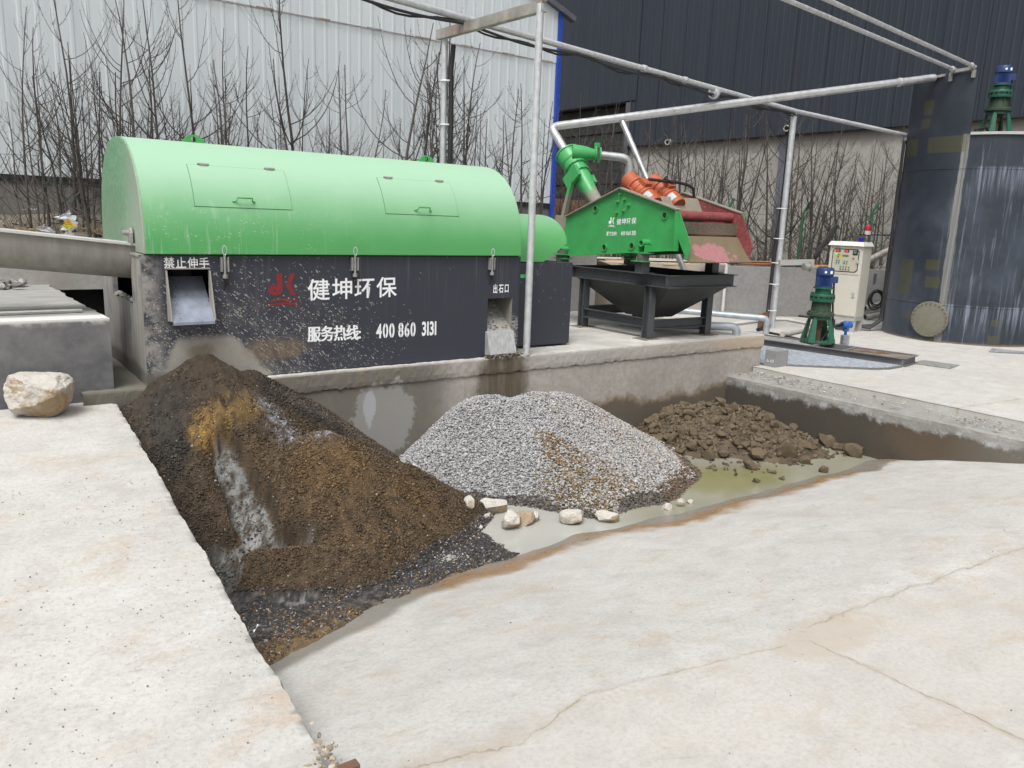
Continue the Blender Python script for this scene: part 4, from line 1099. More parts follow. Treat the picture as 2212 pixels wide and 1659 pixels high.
for t, r in ((.28, .18), (.415, .168)):
    m = MB(); m.lathe([(r - .03, t - .014), (r, t - .014), (r, t - .002), (r - .005, t), (r, t + .002), (r, t + .014), (r - .03, t + .014)], c0, dn, 30)
    x_ = Vector((1, 0, 0)); y_ = dn.cross(x_)
    for k in range(14):
        a = 2 * math.pi * k / 14; q = c0 + dn * t + (x_ * math.cos(a) + y_ * math.sin(a)) * (r - .013); m.cyl(q - dn * .026, q + dn * .026, .009, 6)
    m.build('flange', M_CYC, cy, smooth=40)
# tangential inlet to the right
ip = c0 + dn * .07; iq = Vector((7.86, 8.88, 2.87)); dr = (Vector((8.15, 8.95, 2.875)) - Vector((XC, 9.2, 2.90))).normalized()
i0 = Vector((XC + .02, 9.14, 2.90)); i1 = i0 + dr * .26
m = MB(); m.tube([i0 - dr * .1, i0 + dr * .1, i0 + dr * .18, i1], [.12, .105, .085, .075], 18); m.build('inlet', M_CYC, cy, smooth=50)
m = MB()
for t in (.235, .30): m.cyl(i0 + dr * t, i0 + dr * (t + .02), .115, 22)
m.bar(i0 + dr * .27 + Vector((0, 0, .1)), i0 + dr * .27 + Vector((0, 0, .17)), .07, .05); m.build('inlet_flange', M_CYC, cy, smooth=40)
m = MB(); q = c0 + dn * .5
m.bar(q + Vector((-.19, 0, -.02)), q + Vector((-.19, .26, -.9)), .06, .06, (1, 0, 0)); m.bar(q + Vector((.19, 0, -.02)), q + Vector((.19, .26, -.9)), .06, .06, (1, 0, 0)); m.obox(q + Vector((-.18, .02, .02)), Vector((.03, 0, 0)), Vector((0, .12, -.1)), Vector((0, .06, .07)))
m.obox(q + Vector((.19, -.0, .0)), Vector((.05, 0, 0)), Vector((0, .02, -.02)), Vector((0, .04, .05)))
m.build('cradle', M_CYC, cy)
m = MB(); m.box((7.3, 8.72, 1.5), (8.25, 9.0, 1.9)); m.prism([(8.7, 1.5), (9.05, 1.5), (8.98, 2.0), (8.72, 1.98)], lambda a, b, d: (d, a, b), 7.26, 7.3); m.build('feed_box', M_DIRTY, cy)

# ------------------------------------------------------------------ pipes over the yard
TC, TR = (15.55, 7.0), 1.3
def on_tank(ang, z, r=TR): return Vector((TC[0] + r * math.cos(R_(ang)), TC[1] + r * math.sin(R_(ang)), z))
def bend(pts, r, n=6):
    """round the corners of a polyline"""
    P = [Vector(q) for q in pts]; o = [P[0]]
    for a, b, c in zip(P, P[1:], P[2:]):
        u = (a - b).normalized(); w_ = (c - b).normalized()
        for k in range(n + 1):
            t = k / n; o.append((b + u * r) * (1 - t) ** 2 + b * 2 * t * (1 - t) + (b + w_ * r) * t ** 2)
    o.append(P[-1]); return o
ov = thing('overflow_pipe', 'silver overflow pipe running from the cyclone top to the dark tank', 'pipe', (7.75, 9.7, 2.9))
e0 = Vector((7.75, 9.80, 3.31)); s0 = c0 - dn * .02; te = at_line(2018, 168, on_tank(175, 0)[:2], np.array([0, 1.0])); te = Vector(te)
m = MB(); m.tube(bend([s0, e0, te], .13, 8), .062, 16); m.build('pipe', steel('bright_pipe', (.60, .61, .62), .33, .7, .15, 10), ov, smooth=60)
m = MB(); d_ = (te - e0).normalized(); m.cyl(te - d_ * .75, te - d_ * .70, .072, 16); m.tube([te - d_ * .02, te + d_ * .07], [.06, .012], 14); m.build('end_sleeve', M_GALV, ov, smooth=40)
b0 = Vector(at_line(1344, 262, e0[:2], np.array((te - e0)[:2]))); 
b2 = Vector((8.3, 8.9, 1.25))
m = MB(); 
q1 = Vector(at_y(1402, 397, 8.75)); q2 = Vector(at_y(1479, 588, 8.3)); m.tube([b0, q1, q2], .045, 14); m.build('branch_pipe', steel('branch_galvanised', (.5, .51, .52), .36, .7, .2, 10), ov, smooth=60)
m = MB(); r0 = i1 + dr * .05; r1 = r0 + dr * .46; m.tube(bend([r0, r1, r1 - Vector((0, 0, .75))], .16, 8), .060, 16)
fd = m.build('feed_pipe', steel('feed_galvanised', (.46, .47, .48), .42, .65, .2, 10), None, smooth=60); tag(fd, 'short galvanised elbow pipe feeding the green cyclone inlet from below', 'pipe')

pf = thing('gantry', 'tall galvanised post frame beside the green hood with a channel crossbar', 'post', (5.07, 6.68, .49))
m = MB(); m.tube([(5.07, 6.66, .49), (5.07, 6.66, 4.0)], .038, 16); m.build('post', M_GALV, pf, smooth=60)
m = MB(); m.tube([(5.12, 8.56, .49), (5.12, 8.56, 4.05)], .038, 16); m.build('post', M_GALV, pf, smooth=60)
m = MB(); m.obox(Vector((5.06, 7.64, 4.0)), Vector((.005, 0, 0)), Vector((0, 1.02, 0.02)), Vector((0, 0, .05))); m.obox(Vector((5.09, 7.64, 4.05)), Vector((.035, 0, 0)), Vector((0, 1.02, 0.02)), Vector((0, 0, .004))); m.obox(Vector((5.09, 7.64, 3.95)), Vector((.035, 0, 0)), Vector((0, 1.02, 0.02)), Vector((0, 0, .004)))
m.build('crossbar', steel('rust_stained_channel', (.36, .34, .31), .55, .35, .3, 6, rust=.55), pf)
m = MB(); m.tube([(5.17, 8.5, 2.3), (5.18, 8.48, 3.0), (5.17, 8.49, 3.6), (5.18, 8.46, 3.9)], .03, 8); m.tube([(5.17, 8.5, 2.3), (5.165, 8.5, 1.2)], .03, 8); m.build('cable_run', M_BLACK, pf, smooth=60)
for z in (1.6, 2.4, 3.0, 3.5): m = MB(); m.lathe([(.05, -.008), (.068, -.008), (.068, .008), (.05, .008)], (5.135, 8.54, z), (0, 0, 1), 12); m.build('cable_tie', M_WHITE, pf)

mp = thing('water_main', 'long silver water pipe crossing above the hood down to the tank', 'pipe', (9, 8.6, 3.9))
A0 = Vector((5.13, 8.09, 4.11)); A1 = Vector((12.92, 9.18, 4.03)); dd = (A1 - A0); Am = A0 - dd * .62
tw = on_tank(119, 3.72)
m = MB(); m.tube([Am, A0, A1, tw], .038, 16, True); m.build('pipe', M_GALV, mp, smooth=60)
m = MB()
for t in (.02, .42, .55): 
    q = A0.lerp(A1, t); u_ = dd.normalized(); m.cyl(q - u_ * .03, q + u_ * .03, .050, 14)
u_ = dd.normalized()
q = Vector(at_line(1543, 200, A0[:2], np.array(dd[:2]))); m.cyl(q - u_ * .05, q + u_ * .05, .06, 14); m.cyl(q - u_ * .02, q + u_ * .02, .10, 14); m.build('coupling', M_GALV, mp, smooth=40)
# black cables slung under the main
pts = []; T = np.linspace(-.55, 1.0, 70)
for t in T:
    q = A0 + dd * t; sag = .055 + .05 * abs(math.sin(t * 13)) ; pts.append(q + Vector((0, -.02, -sag)))
m = MB(); m.tube(pts, .016, 7); pts2 = [q + Vector((.0, .03, .03 * math.sin(i * .9))) for i, q in enumerate(pts)]; m.tube(pts2, .012, 6)
m.build('slung_cable', M_BLACK, mp, smooth=60)
# third post with the winch arm
p3 = thing('yard_post', 'galvanised post in the yard with a strapped black cable and a small hand winch', 'post', (12.9, 9.2, .06))
m = MB(); m.tube([(12.9, 9.2, .06), (12.9, 9.2, 3.98)], .055, 16); m.build('post', M_GALV, p3, smooth=60)
m = MB(); m.tube([(12.93, 9.27, 3.9), (12.92, 9.27, 2.4), (12.84, 9.25, 1.8), (12.815, 9.255, 1.5), (12.81, 9.26, .8), (12.79, 9.25, .3), (12.66, 9.1, .12), (12.2, 9.0, .09)], .034, 8); m.build('cable_run', M_BLACK, p3, smooth=60)
arm0 = Vector(at_line(1692, 565, (12.9, 9.12), np.array([.88, -.475]))); arm1 = Vector(at_line(1757, 566, (12.9, 9.12), np.array([.88, -.475])))
m = MB(); m.bar(arm0 + Vector((-.12, 0, -.02)), arm1, .07, .1); m.build('arm', paint('pale_channel', (.36, .37, .35), .6), p3)
m = MB(); q = arm1 + Vector((-.22, -.0, -.09)); m.cyl(q + Vector((-.05, .02, 0)), q + Vector((.06, -.03, 0)), .07, 16); m.cyl(q + Vector((.06, -.03, 0)), q + Vector((.075, -.037, 0)), .085, 16); m.build('winch_drum', M_GALVD, p3, smooth=40)
m = MB(); h0 = q + Vector((.1, -.06, 0)); m.tube([q, h0, h0 + Vector((.1, -.05, 0)), h0 + Vector((.13, -.07, -.24))], .011, 8); m.tube([h0 + Vector((.13, -.07, -.24)), h0 + Vector((.25, -.13, -.26))], .018, 8); m.build('winch_crank', M_GALV, p3, smooth=40)
for z in (.4, .9, 1.3, 1.75, 2.3): m = MB(); m.lathe([(.085, -.007), (.097, -.007), (.097, .007), (.085, .007)], (12.865, 9.225, z), (0, 0, 1), 12); m.build('cable_tie', M_WHITE, p3)
# two thin pipes carried by a bracket on the tank plate
m = MB(); bl_ = on_tank(173, 4.62); br_ = on_tank(-170, 4.62)
for q0, (u, v), nm in ((on_tank(176, 4.66), (1700, 0), 'thin galvanised pipe resting on the left end of the tank bracket'), (on_tank(-171, 4.68), (1788, 0), 'thin galvanised pipe resting on the right end of the tank bracket')):
    d = np.array([math.cos(R_(6.5)), math.sin(R_(6.5))])
    e = Vector(at_line(u, v, q0[:2], d)); k = (e - q0)
    m = MB(); m.tube([q0 - k * .01, q0 + k * 1.6], .03, 12); m.cyl(q0 + k * .02, q0 + k * .027, .042, 12)
    tag(m.build('overhead_pipe', M_GALV, None, smooth=60), nm, 'pipe')
# low pipes by the hopper
for (ua, va), (ub, vb), zz, nm in (((1455, 670), (1658, 688), .42, 'grey pipe at knee height behind the hopper legs, ending beside the yard post'), ((1415, 690), (1592, 706), .62, 'grey pipe under the hopper turning down at the platform edge')):
    if zz == .42: a, b = Vector(at_z(ua, va, .40)), Vector(at_z(ub, vb, .34))
    else: a, b = Vector((7.78, 7.55, .585)), Vector(at_z(ub, vb, .60))
    m = MB()
    pts = bend(([Vector((7.78, 7.55, .66))] if zz != .42 else []) + [a, b, b - Vector((0, 0, .3 if zz == .42 else .2))], .09, 6)
    m.tube(pts, .055, 14); tag(m.build('ground_pipe', steel('blue_grey_pipe', (.40, .44, .48), .45, .4, .2, 8), None, smooth=60), nm, 'pipe')

# ================================================================== TANK
def tank_mat():
    g = G('tank_paint'); p = g.pos(); x, y, z = g.sep(p)
    ang = g.m('DEGREES', g.m('ARCTAN2', g.m('SUBTRACT', x, TC[0]), g.m('SUBTRACT', TC[1], y)))   # 0 at -y, -90 at -x
    q = g.comb(g.m('MULTIPLY', ang, .023), 0, z)
    n1 = g.noise(q, 2.0, 5, .6); n2 = g.noise(g.map(q, (16, 1, .7)), 1, 6, .7); n3 = g.noise(g.map(q, (1, 1, 1)), 9, 6, .7)
    col = g.mix(g.ramp(n1, [(.35, 0.0), (.7, 1.0)]), (.021, .027, .038), (.035, .044, .060))
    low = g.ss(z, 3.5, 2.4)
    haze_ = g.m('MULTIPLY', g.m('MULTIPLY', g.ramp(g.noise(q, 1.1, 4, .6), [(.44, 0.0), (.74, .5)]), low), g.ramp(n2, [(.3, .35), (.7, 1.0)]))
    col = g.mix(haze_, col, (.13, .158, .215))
    wst = g.m('MULTIPLY', g.ramp(n2, [(.56, 0.0), (.68, .7)]), g.m('MULTIPLY', g.ss(z, 3.6, 3.3), g.ramp(g.noise(q, 1.3, 3), [(.38, .15), (.6, 1.0)])))
    col = g.mix(g.m('MULTIPLY', wst, g.ss(ang, -84, -74)), col, (.30, .32, .37))
    salt = g.m('MULTIPLY', g.m('MULTIPLY', g.m('MULTIPLY', g.ss(z, .15, .72), g.ss(z, .76, .725)), g.ramp(n2, [(.46, 0.0), (.7, .75)])), g.ss(ang, -92, -70))
    salt2 = g.m('MULTIPLY', g.m('MULTIPLY', g.m('MULTIPLY', g.ss(z, 2.5, 3.0), g.ss(z, 3.1, 3.04)), g.ramp(n2, [(.42, 0.0), (.66, .6)])), g.ss(ang, -74, -66))
    col = g.mix(g.m('MAXIMUM', salt, salt2), col, (.33, .37, .47))
    def ap(u, v):
        d = _ray(u, v); a = d[0] ** 2 + d[1] ** 2; b = -2 * (d[0] * TC[0] + d[1] * TC[1]); c = TC[0] ** 2 + TC[1] ** 2 - TR ** 2
        t = (-b - math.sqrt(max(0, b * b - 4 * a * c))) / (2 * a); P = t * d
        return math.degrees(math.atan2(P[0] - TC[0], TC[1] - P[1])), CAM_H + t * d[2]
    # cement run below the plate edge
    a0, _ = ap(2088, 300)
    wd = g.m('ADD', g.m('ADD', 1.5, g.m('MULTIPLY', g.noise(g.map(q, (.2, 1, 2.2)), 2, 4, .6), 1.6)), g.m('MULTIPLY', g.ss(z, 3.5, 1.0), .6))
    rn = g.m('ABSOLUTE', g.m('SUBTRACT', g.m('SUBTRACT', ang, a0), g.m('MULTIPLY', g.m('SUBTRACT', g.noise(g.map(q, (1, 1, .8)), 1.5, 4), .5), 2.5)))
    run = g.m('MULTIPLY', g.ss(g.m('DIVIDE', rn, wd), 1.1, .8), g.ss(z, 3.62, 3.58))
    side = g.m('MULTIPLY', g.m('MULTIPLY', g.ss(g.m('DIVIDE', rn, wd), 3.4, .8), g.ramp(n2, [(.5, 0.0), (.6, .8)])), g.ss(z, 3.6, 3.55))
    col = g.mix(g.m('MULTIPLY', g.m('MAXIMUM', run, g.m('MULTIPLY', side, .6)), g.ramp(g.noise(g.map(q, (40, 1, .5)), 1, 5, .7), [(.3, .2), (.62, .95)])), col, (.27, .27, .25))
    lf = g.m('MULTIPLY', g.m('MULTIPLY', g.ss(ang, -110, -142), g.ss(z, 2.7, .9)), g.ramp(n2, [(.25, .3), (.7, .75)]))  # pale left flank: dust, plus the edge reflection put into the colour
    col = g.mix(lf, col, (.20, .225, .27))
    # olive touch-up patches
    def zz(x0, y0, s, q_): return (x0 + q_[0] / s) * .55746, (y0 + q_[1] / s) * .55746
    boxes = [((2900, 0, 1.659), a, b) for a, b in (((1135, 650), (1185, 735)), ((1115, 770), (1165, 825)), ((1160, 885), (1395, 975)), ((1025, 905), (1080, 1000)))]
    boxes += [((2800, 800, 1.659), a, b) for a, b in (((1155, 335), (1200, 570)), ((1310, 340), (1390, 412)), ((1305, 450), (1390, 527)), ((1730, 730), (1795, 775)), ((1705, 830), (1780, 885)), ((1172, 668), (1212, 722)))]
    pm = None
    for src, a, b in boxes:
        a1, z1 = ap(*zz(*src, a)); a2, z2 = ap(*zz(*src, b))
        r = g.rect(g.m('MULTIPLY', ang, .0227), z, min(a1, a2) * .0227, max(a1, a2) * .0227, min(z1, z2), max(z1, z2), n3, .04, .012)
        pm = r if pm is None else g.m('MAXIMUM', pm, r)
    col = g.mix(g.m('MULTIPLY', pm, .48), col, (.085, .082, .026))
    foot = g.ss(g.m('ADD', z, g.m('MULTIPLY', n3, .06)), .14, .09)
    col = g.mix(g.m('MULTIPLY', foot, .7), col, (.28, .2, .13))
    return g.out(col, g.ramp(n1, [(.3, .42), (.7, .6)]), .0, g.bump(n3, .05, .006), spec=.4)
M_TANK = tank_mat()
tk = thing('settling_tank', 'big dark blue steel tank with cement runs and olive touch up patches', 'tank', (TC[0], TC[1], .06))
PLA, PLB = 118.0, 193.0
prof = [(TR - .02, .06), (TR, .06), (TR, .714), (TR + .007, .717), (TR + .007, .727), (TR, .73), (TR, 3.034), (TR + .006, 3.037), (TR + .006, 3.047), (TR, 3.05), (TR, 3.585), (TR - .03, 3.585), (TR - .03, 3.0), (0, 3.0)]
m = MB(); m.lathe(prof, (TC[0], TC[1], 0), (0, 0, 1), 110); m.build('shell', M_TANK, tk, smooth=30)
m = MB(); m.lathe([(TR - .028, 3.3), (TR + .001, 3.586), (TR + .001, 4.60), (TR - .03, 4.60), (TR - .03, 3.3)], (TC[0], TC[1], 0), (0, 0, 1), 40, R_(PLA), R_(PLB), ref=(1, 0, 0))
for an in (PLA, PLB):
    a, b = on_tank(an, 0, TR - .029), on_tank(an, 0, TR)
    m.add([(a.x, a.y, 3.5), (b.x, b.y, 3.587), (b.x, b.y, 4.6), (a.x, a.y, 4.6)], [(0, 1, 2, 3)])
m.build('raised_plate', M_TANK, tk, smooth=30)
m = MB(); m.lathe([(TR - .06, 3.587), (TR + .035, 3.587), (TR + .035, 3.63), (TR - .06, 3.63)], (TC[0], TC[1], 0), (0, 0, 1), 60, R_(PLB + .6), R_(PLA + 360 - .6), ref=(1, 0, 0)); m.build('rim', paint('rim_grey', (.44, .44, .42), .8, (.3, .24, .15), .5, 9), tk, smooth=40)
# manhole cover
mc = on_tank(-175.6 + .0, .455, TR - .02); nr = Vector((math.cos(R_(-175.6)), math.sin(R_(-175.6)), 0))
mhm = paint('muddy_cover', (.17, .165, .125), .85, (.25, .24, .2), .6, 8)
m = MB(); m.cyl(mc, mc + nr * .06, .265, 40); mh = m.build('manhole_neck', M_TANK, tk, smooth=40)
m = MB(); m.lathe([(0, .06), (.315, .06), (.315, .082), (.30, .086), (0, .086)], mc, nr, 44); m.build('manhole_cover', mhm, tk, smooth=30)
m = MB(); s_ = nr.cross(Vector((0, 0, 1)))
for k in range(24):
    a = 2 * math.pi * k / 24; q = mc + (s_ * math.cos(a) + Vector((0, 0, 1)) * math.sin(a)) * .292; m.cyl(q + nr * .05, q + nr * .11, .0135, 6)
m.build('cover_bolts', mhm, mh)
# bracket on the plate top
m = MB(); a, b = on_tank(174, 4.60), on_tank(-170, 4.60); out_v = Vector((-1, .05, 0)) * .02
m.bar(a + out_v + Vector((0, 0, .03)), b + out_v + Vector((0, 0, .05)), .07, .05); m.bar(a + out_v + Vector((0, .0, .02)), a + out_v + Vector((0, 0, -.12)), .05, .05, (1, 0, 0)); m.bar(b + out_v + Vector((0, 0, .02)), b + out_v + Vector((0, 0, -.10)), .05, .05, (1, 0, 0))
c_ = on_tank(165, 4.60); m.bar(c_ + out_v + Vector((0, .25, -.03)), c_ + out_v + Vector((0, -.08, .0)), .04, .04)
m.build('pipe_bracket', M_GALVD, tk)
# cable bundle strapped down the tank side
tv = 126.0
m = MB()
for k in range(5):
    a = 119.5 + k * 1.3; o_ = TR + .03 + .015 * (k % 2)
    pts = [on_tank(a, z, o_ + .004 * math.sin(z * 5 + k)) for z in np.linspace(3.62, .45, 16)]
    e = pts[-1]; pts += [e + Vector((-.05, -.01 * k, -.18)), e + Vector((-.2 - .02 * k, .05, -.29 - .012 * k)), e + Vector((-.5, .28 + .02 * k, -.325)), e + Vector((-.75, .42 + .03 * k, -.33)), e + Vector((-1.0 - .03 * k, .6, -.31))]
    m.tube(pts, .02, 7)
o = m.build('cable_bundle', plain('worn_black_cable', (.035, .035, .038), .6), None, smooth=60); tag(o, 'bundle of black cables strapped down the tank side and trailing to the cabinet', 'cables')
m = MB(); cc_ = Vector(at_line(1893, 646, (15.0, 8.55), np.array([.6, -.8])))
for k in range(6):
    r = .16 + .014 * (k % 3) - .03 * (k > 3); t0 = Vector((.75, -.6, 0)).normalized(); u0 = Vector((.1 * (k - 2), .05 * (k % 2), 1)).normalized(); off = Vector((.04 * math.sin(k * 2.1), 0, .03 * math.cos(k * 1.7)))
    m.tube([cc_ + off + (t0 * math.cos(a) * .75 + u0 * math.sin(a)) * r for a in np.linspace(0, 2 * math.pi, 22)], .011, 6)
o = m.build('cable_coil', M_BLACK, None, smooth=60); tag(o, 'coil of black cable hung on the tank side by the cabinet', 'cable')

# ================================================================== AGITATORS
M_AGB = paint('motor_blue', (.02, .045, .15), .4, (.1, .12, .2), .3, 8, world=False)
M_AGG = paint('gear_green', (.010, .10, .058), .45, (.09, .08, .05), .4, 6, world=False)
M_AGR = paint('rusty_gear_green', (.022, .058, .035), .65, (.2, .12, .05), .8, 6, world=False)
M_RUST = steel('rust', (.12, .065, .04), .85, .1, .35, 12, world=False)
M_AGI = plain('primer_brown', (.07, .025, .02), .7)
def lathe_part(prof, name, mat, par, z0, n=30):
    m = MB(); m.lathe(prof, (0, 0, z0), (0, 0, 1), n); return m.build(name, mat, par, smooth=35)
def make_agitator():
    ag = thing('agitator', 'green geared agitator with a blue motor standing on the sump frame in the yard', 'agitator', (0, 0, 0), 'agitators of the tank and sump')
    m = MB(); m.lathe([(.10, 0), (.265, 0), (.265, .022), (.10, .022)], (0, 0, 0), (0, 0, 1), 36)
    bp = m.build('base_flange', M_AGR, ag, smooth=35)
    m = MB()
    for k in range(8): a = 2 * math.pi * (k + .5) / 8; m.cyl((.235 * math.cos(a), .235 * math.sin(a), .02), (.235 * math.cos(a), .235 * math.sin(a), .045), .014, 6)
    m.build('flange_bolts', M_RUST, bp)
    # stool: square-ish cone with an open window each side
    m = MB(); H0, H1 = .022, .42
    for sx in (-1, 1):
        for sy in (-1, 1):
            b0, t0 = .215, .135
            m.add([(sx * b0, sy * .11, H0), (sx * b0 * .98, sy * .2, H0), (sx * .11, sy * .215, H0), (sx * .11, sy * .185, H0), (sx * .18, sy * .11, H0),
                   (sx * t0, sy * .085, H1), (sx * t0 * .98, sy * .13, H1), (sx * .085, sy * .14, H1), (sx * .085, sy * .115, H1), (sx * .11, sy * .085, H1)],
                  [(0, 1, 6, 5), (1, 2, 7, 6), (2, 3, 8, 7), (3, 4, 9, 8), (4, 0, 5, 9), (0, 4, 3, 2, 1), (5, 6, 7, 8, 9)])
    m.lathe([(.10, .375), (.17, .375), (.165, .43), (.10, .43)], (0, 0, 0), (0, 0, 1), 30); m.lathe([(.13, .022), (.23, .022), (.225, .05), (.13, .05)], (0, 0, 0), (0, 0, 1), 30)
    m.build('stool', M_AGG, ag, smooth=25)
    lathe_part([(.045, .02), (.045, .26), (.06, .262), (.06, .33), (.085, .335), (.085, .375)], 'shaft', M_RUST, ag, 0, 18)
    lathe_part([(.1, .43), (.205, .43), (.207, .445), (.207, .475), (.2, .48), (.19, .482), (.19, .50), (.145, .505), (.135, .60), (.13, .655)], 'gear_flange', M_AGR, ag, 0)
    m = MB()
    for k in range(12): a = 2 * math.pi * k / 12; m.bar((.137 * math.cos(a), .137 * math.sin(a), .505), (.13 * math.cos(a), .13 * math.sin(a), .65), .012, .03, (math.cos(a), math.sin(a), 0))
    m.build('gear_ribs', M_AGR, ag)
    lathe_part([(.13, .655), (.182, .655), (.185, .665), (.185, .70), (.165, .703), (.165, .735), (.185, .738), (.185, .765), (.18, .775), (.12, .78)], 'ring_gear', M_AGG, ag, 0)
    m = MB()
    for k in range(14): a = 2 * math.pi * k / 14; m.box((.175 * math.cos(a) - .011, .175 * math.sin(a) - .011, .70), (.175 * math.cos(a) + .011, .175 * math.sin(a) + .011, .74)); m.cyl((.165 * math.cos(a), .165 * math.sin(a), .775), (.165 * math.cos(a), .165 * math.sin(a), .792), .011, 6)
    m.build('gear_bolts', M_AGR, ag)
    lathe_part([(.12, .778), (.118, .85), (.115, .855), (.155, .857), (.155, .878), (.11, .88)], 'motor_flange', M_AGG, ag, 0)
    # motor: finned barrel and cowl
    m = MB(); nf = 36; ringv = []
    for k in range(nf * 2):
        a = 2 * math.pi * k / (nf * 2); r = .128 if k % 2 else .112; ringv.append((r * math.cos(a), r * math.sin(a)))
    m.prism(ringv, lambda a, b, d: (a, b, d), .90, 1.07)
    m.lathe([(.10, .878), (.132, .88), (.132, .90), (0, .90)], (0, 0, 0), (0, 0, 1), 30)
    mo = m.build('motor', M_AGB, ag)
    lathe_part([(.10, 1.07), (.134, 1.07), (.134, 1.15), (.125, 1.175), (.1, 1.188), (.0, 1.19)], 'fan_cowl', M_AGB, mo, 0)
    m = MB(); m.box((.11, -.05, .95), (.2, .05, 1.05)); m.build('terminal_box', M_AGB, mo, bevel=.008)
    m = MB()
    V = []
    for z in (1.095, 1.14): V += [(.1352 * math.cos(a), .1352 * math.sin(a), z) for a in np.linspace(R_(-75), R_(-55), 5)]
    m.add(V, [(k, k + 1, 6 + k, 5 + k) for k in range(4)]); m.build('rating_label', M_WHITE, mo)
    m = MB(); V = [(0, 0)]
    a0 = R_(-105); m.cyl((.134 * math.cos(a0), .134 * math.sin(a0), 1.118), (.1375 * math.cos(a0), .1375 * math.sin(a0), 1.118), .018, 12); m.build('round_label', M_WHITE, mo)
    m = MB(); m.tube([(.155, 0, .95), (.165, 0, .84), (.172, .005, .66), (.2, 0, .42), (.235, -.01, .1), (.26, -.03, .03)], .016, 8); m.build('power_cable', M_BLACK, ag, smooth=60)
    return ag
ag = make_agitator()
sx, sy = at_z(1765, 740, .17)[:2]
def place(o, loc, rz, s=1.0):
    o.location = loc; o.rotation_euler = (0, 0, rz); o.scale = (s, s, s); ORI[o.name] = np.array(loc, float)
ag2 = copy_tree(ag)
place(ag, (sx, sy, .172), R_(-38), 1.0)
ag2['label'] = 'green geared agitator with a blue motor high on the dark tank top'
ap_ = at_line(2149, 283, (15.75, 6.75), np.array([-.5, .86])); place(ag2, (ap_[0], ap_[1], 3.68), R_(-38), 1.02)
m = MB(); m.bar((ap_[0] - .75, ap_[1] + 1.0, 3.64), (ap_[0] + .55, ap_[1] - .75, 3.64), .6, .07); m.build('bridge', M_FRAME, tk)
m = MB(); q = on_tank(-164, 3.66); m.tube([q, q + Vector((.25, -.05, .06)), Vector((ap_[0] - .25, ap_[1], 3.75)), Vector((ap_[0] + .1, ap_[1] - .2, 3.72))], .02, 7); m.build('top_cable', M_BLACK, tk, smooth=60)

# ================================================================== SUMP FRAME AND GRATING
sf = thing('sump_frame', 'low steel channel frame with a rusty tread plate over the sump', 'frame', (11, 6.8, .06))
M_SFR = paint('sump_grey', (.15, .15, .155), .6, (.22, .17, .12), .4, 5)
P0 = Vector(at_z(1951, 774, .18)); P1 = Vector(at_z(1640, 731, .18)); P2 = Vector(at_z(1993, 769, .18)); ux = (P1 - P0).normalized(); P1 = P0 + ux * 2.6; uy = Vector((-ux.y, ux.x, 0))
if uy.dot(P2 - P0) < 0: uy = -uy
Wd = .52
for a, b, o_ in ((P0, P1, -uy), (P0 + uy * Wd, P1 + uy * Wd, uy)):
    channel(a, b, o_, 'side_channel', sf, .11, .045, M_SFR)
channel(P0 - ux * .0, P0 + uy * Wd, -ux, 'end_channel', sf, .11, .045, M_SFR)
m = MB(); c = P0 + uy * Wd / 2 + ux * .42; m.obox(c - Vector((0, 0, .02)), ux * .40, uy * (Wd / 2 - .012), Vector((0, 0, .004)))
for k in range(26):
    for j in range(9):
        q = P0 + ux * (.05 + k * .029) + uy * (.05 + j * .052) - Vector((0, 0, .014)); s_ = (ux + uy if (k + j) % 2 else ux - uy).normalized(); m.obox(q, s_ * .013, s_.cross(Vector((0, 0, 1))) * .004, Vector((0, 0, .002)))
m.build('tread_plate', steel('rusty_tread', (.30, .27, .23), .55, .4, .3, 8, rust=.7), sf)
m = MB(); c = P0 + uy * Wd / 2 + ux * 2.0; m.obox(c - Vector((0, 0, .02)), ux * .55, uy * (Wd / 2 - .012), Vector((0, 0, .004))); m.build('tread_plate', steel('dull_tread', (.34, .33, .31), .6, .3, .3, 8), sf)
m = MB(); c = P0 + uy * Wd / 2 + ux * 1.1; m.obox(c - Vector((0, 0, .10)), ux * .36, uy * (Wd / 2 - .012), Vector((0, 0, .002))); m.build('sump_mouth', M_DARK, sf)
m = MB()
for t in (.86, 1.36): m.bar(P0 + ux * t + uy * .01 - Vector((0, 0, .03)), P0 + ux * t + uy * (Wd - .01) - Vector((0, 0, .03)), .06, .05)
m.build('cross_member', M_SFR, sf)
# bar grating laid in the yard
gr = thing('grating', 'galvanised bar grating set flush in the yard beside the sump frame', 'grating', (10, 6.2, .06))
g1, g2, g3, g4 = (Vector(at_z(*q, .068)) for q in ((1655, 784), (1905, 796), (1950, 792), (1648, 745)))
m = MB(); gp = [(9.17, 6.72), (9.17, 7.9)]
poly = [Vector((9.17, 6.64, 0)), Vector((10.35, 5.72, 0)), Vector((10.62, 5.62, 0)), P0 - uy * .06, P1 - uy * .06]
for q in poly: q.z = .066
cg = sum(poly, Vector()) / 5
m.add([Vector((q.x, q.y, .066)) for q in poly], [tuple(range(5))]); m.build('sump_shadow', plain('grating_void', (.02, .024, .032), .7), gr)
def clip_line(c, d):
    t0, t1 = -50, 50
    for a, b in zip(poly, poly[1:] + poly[:1]):
        e = b - a; nrm = Vector((-e.y, e.x, 0))
        if nrm.dot(cg - a) < 0: nrm = -nrm
        den = nrm.dot(d); num = nrm.dot(a - c)
        if abs(den) < 1e-9:
            if num > 0: return None
            continue
        t = num / den
        if den > 0: t0 = max(t0, t)
        else: t1 = min(t1, t)
    return (t0, t1) if t1 - t0 > .03 else None
m = MB()
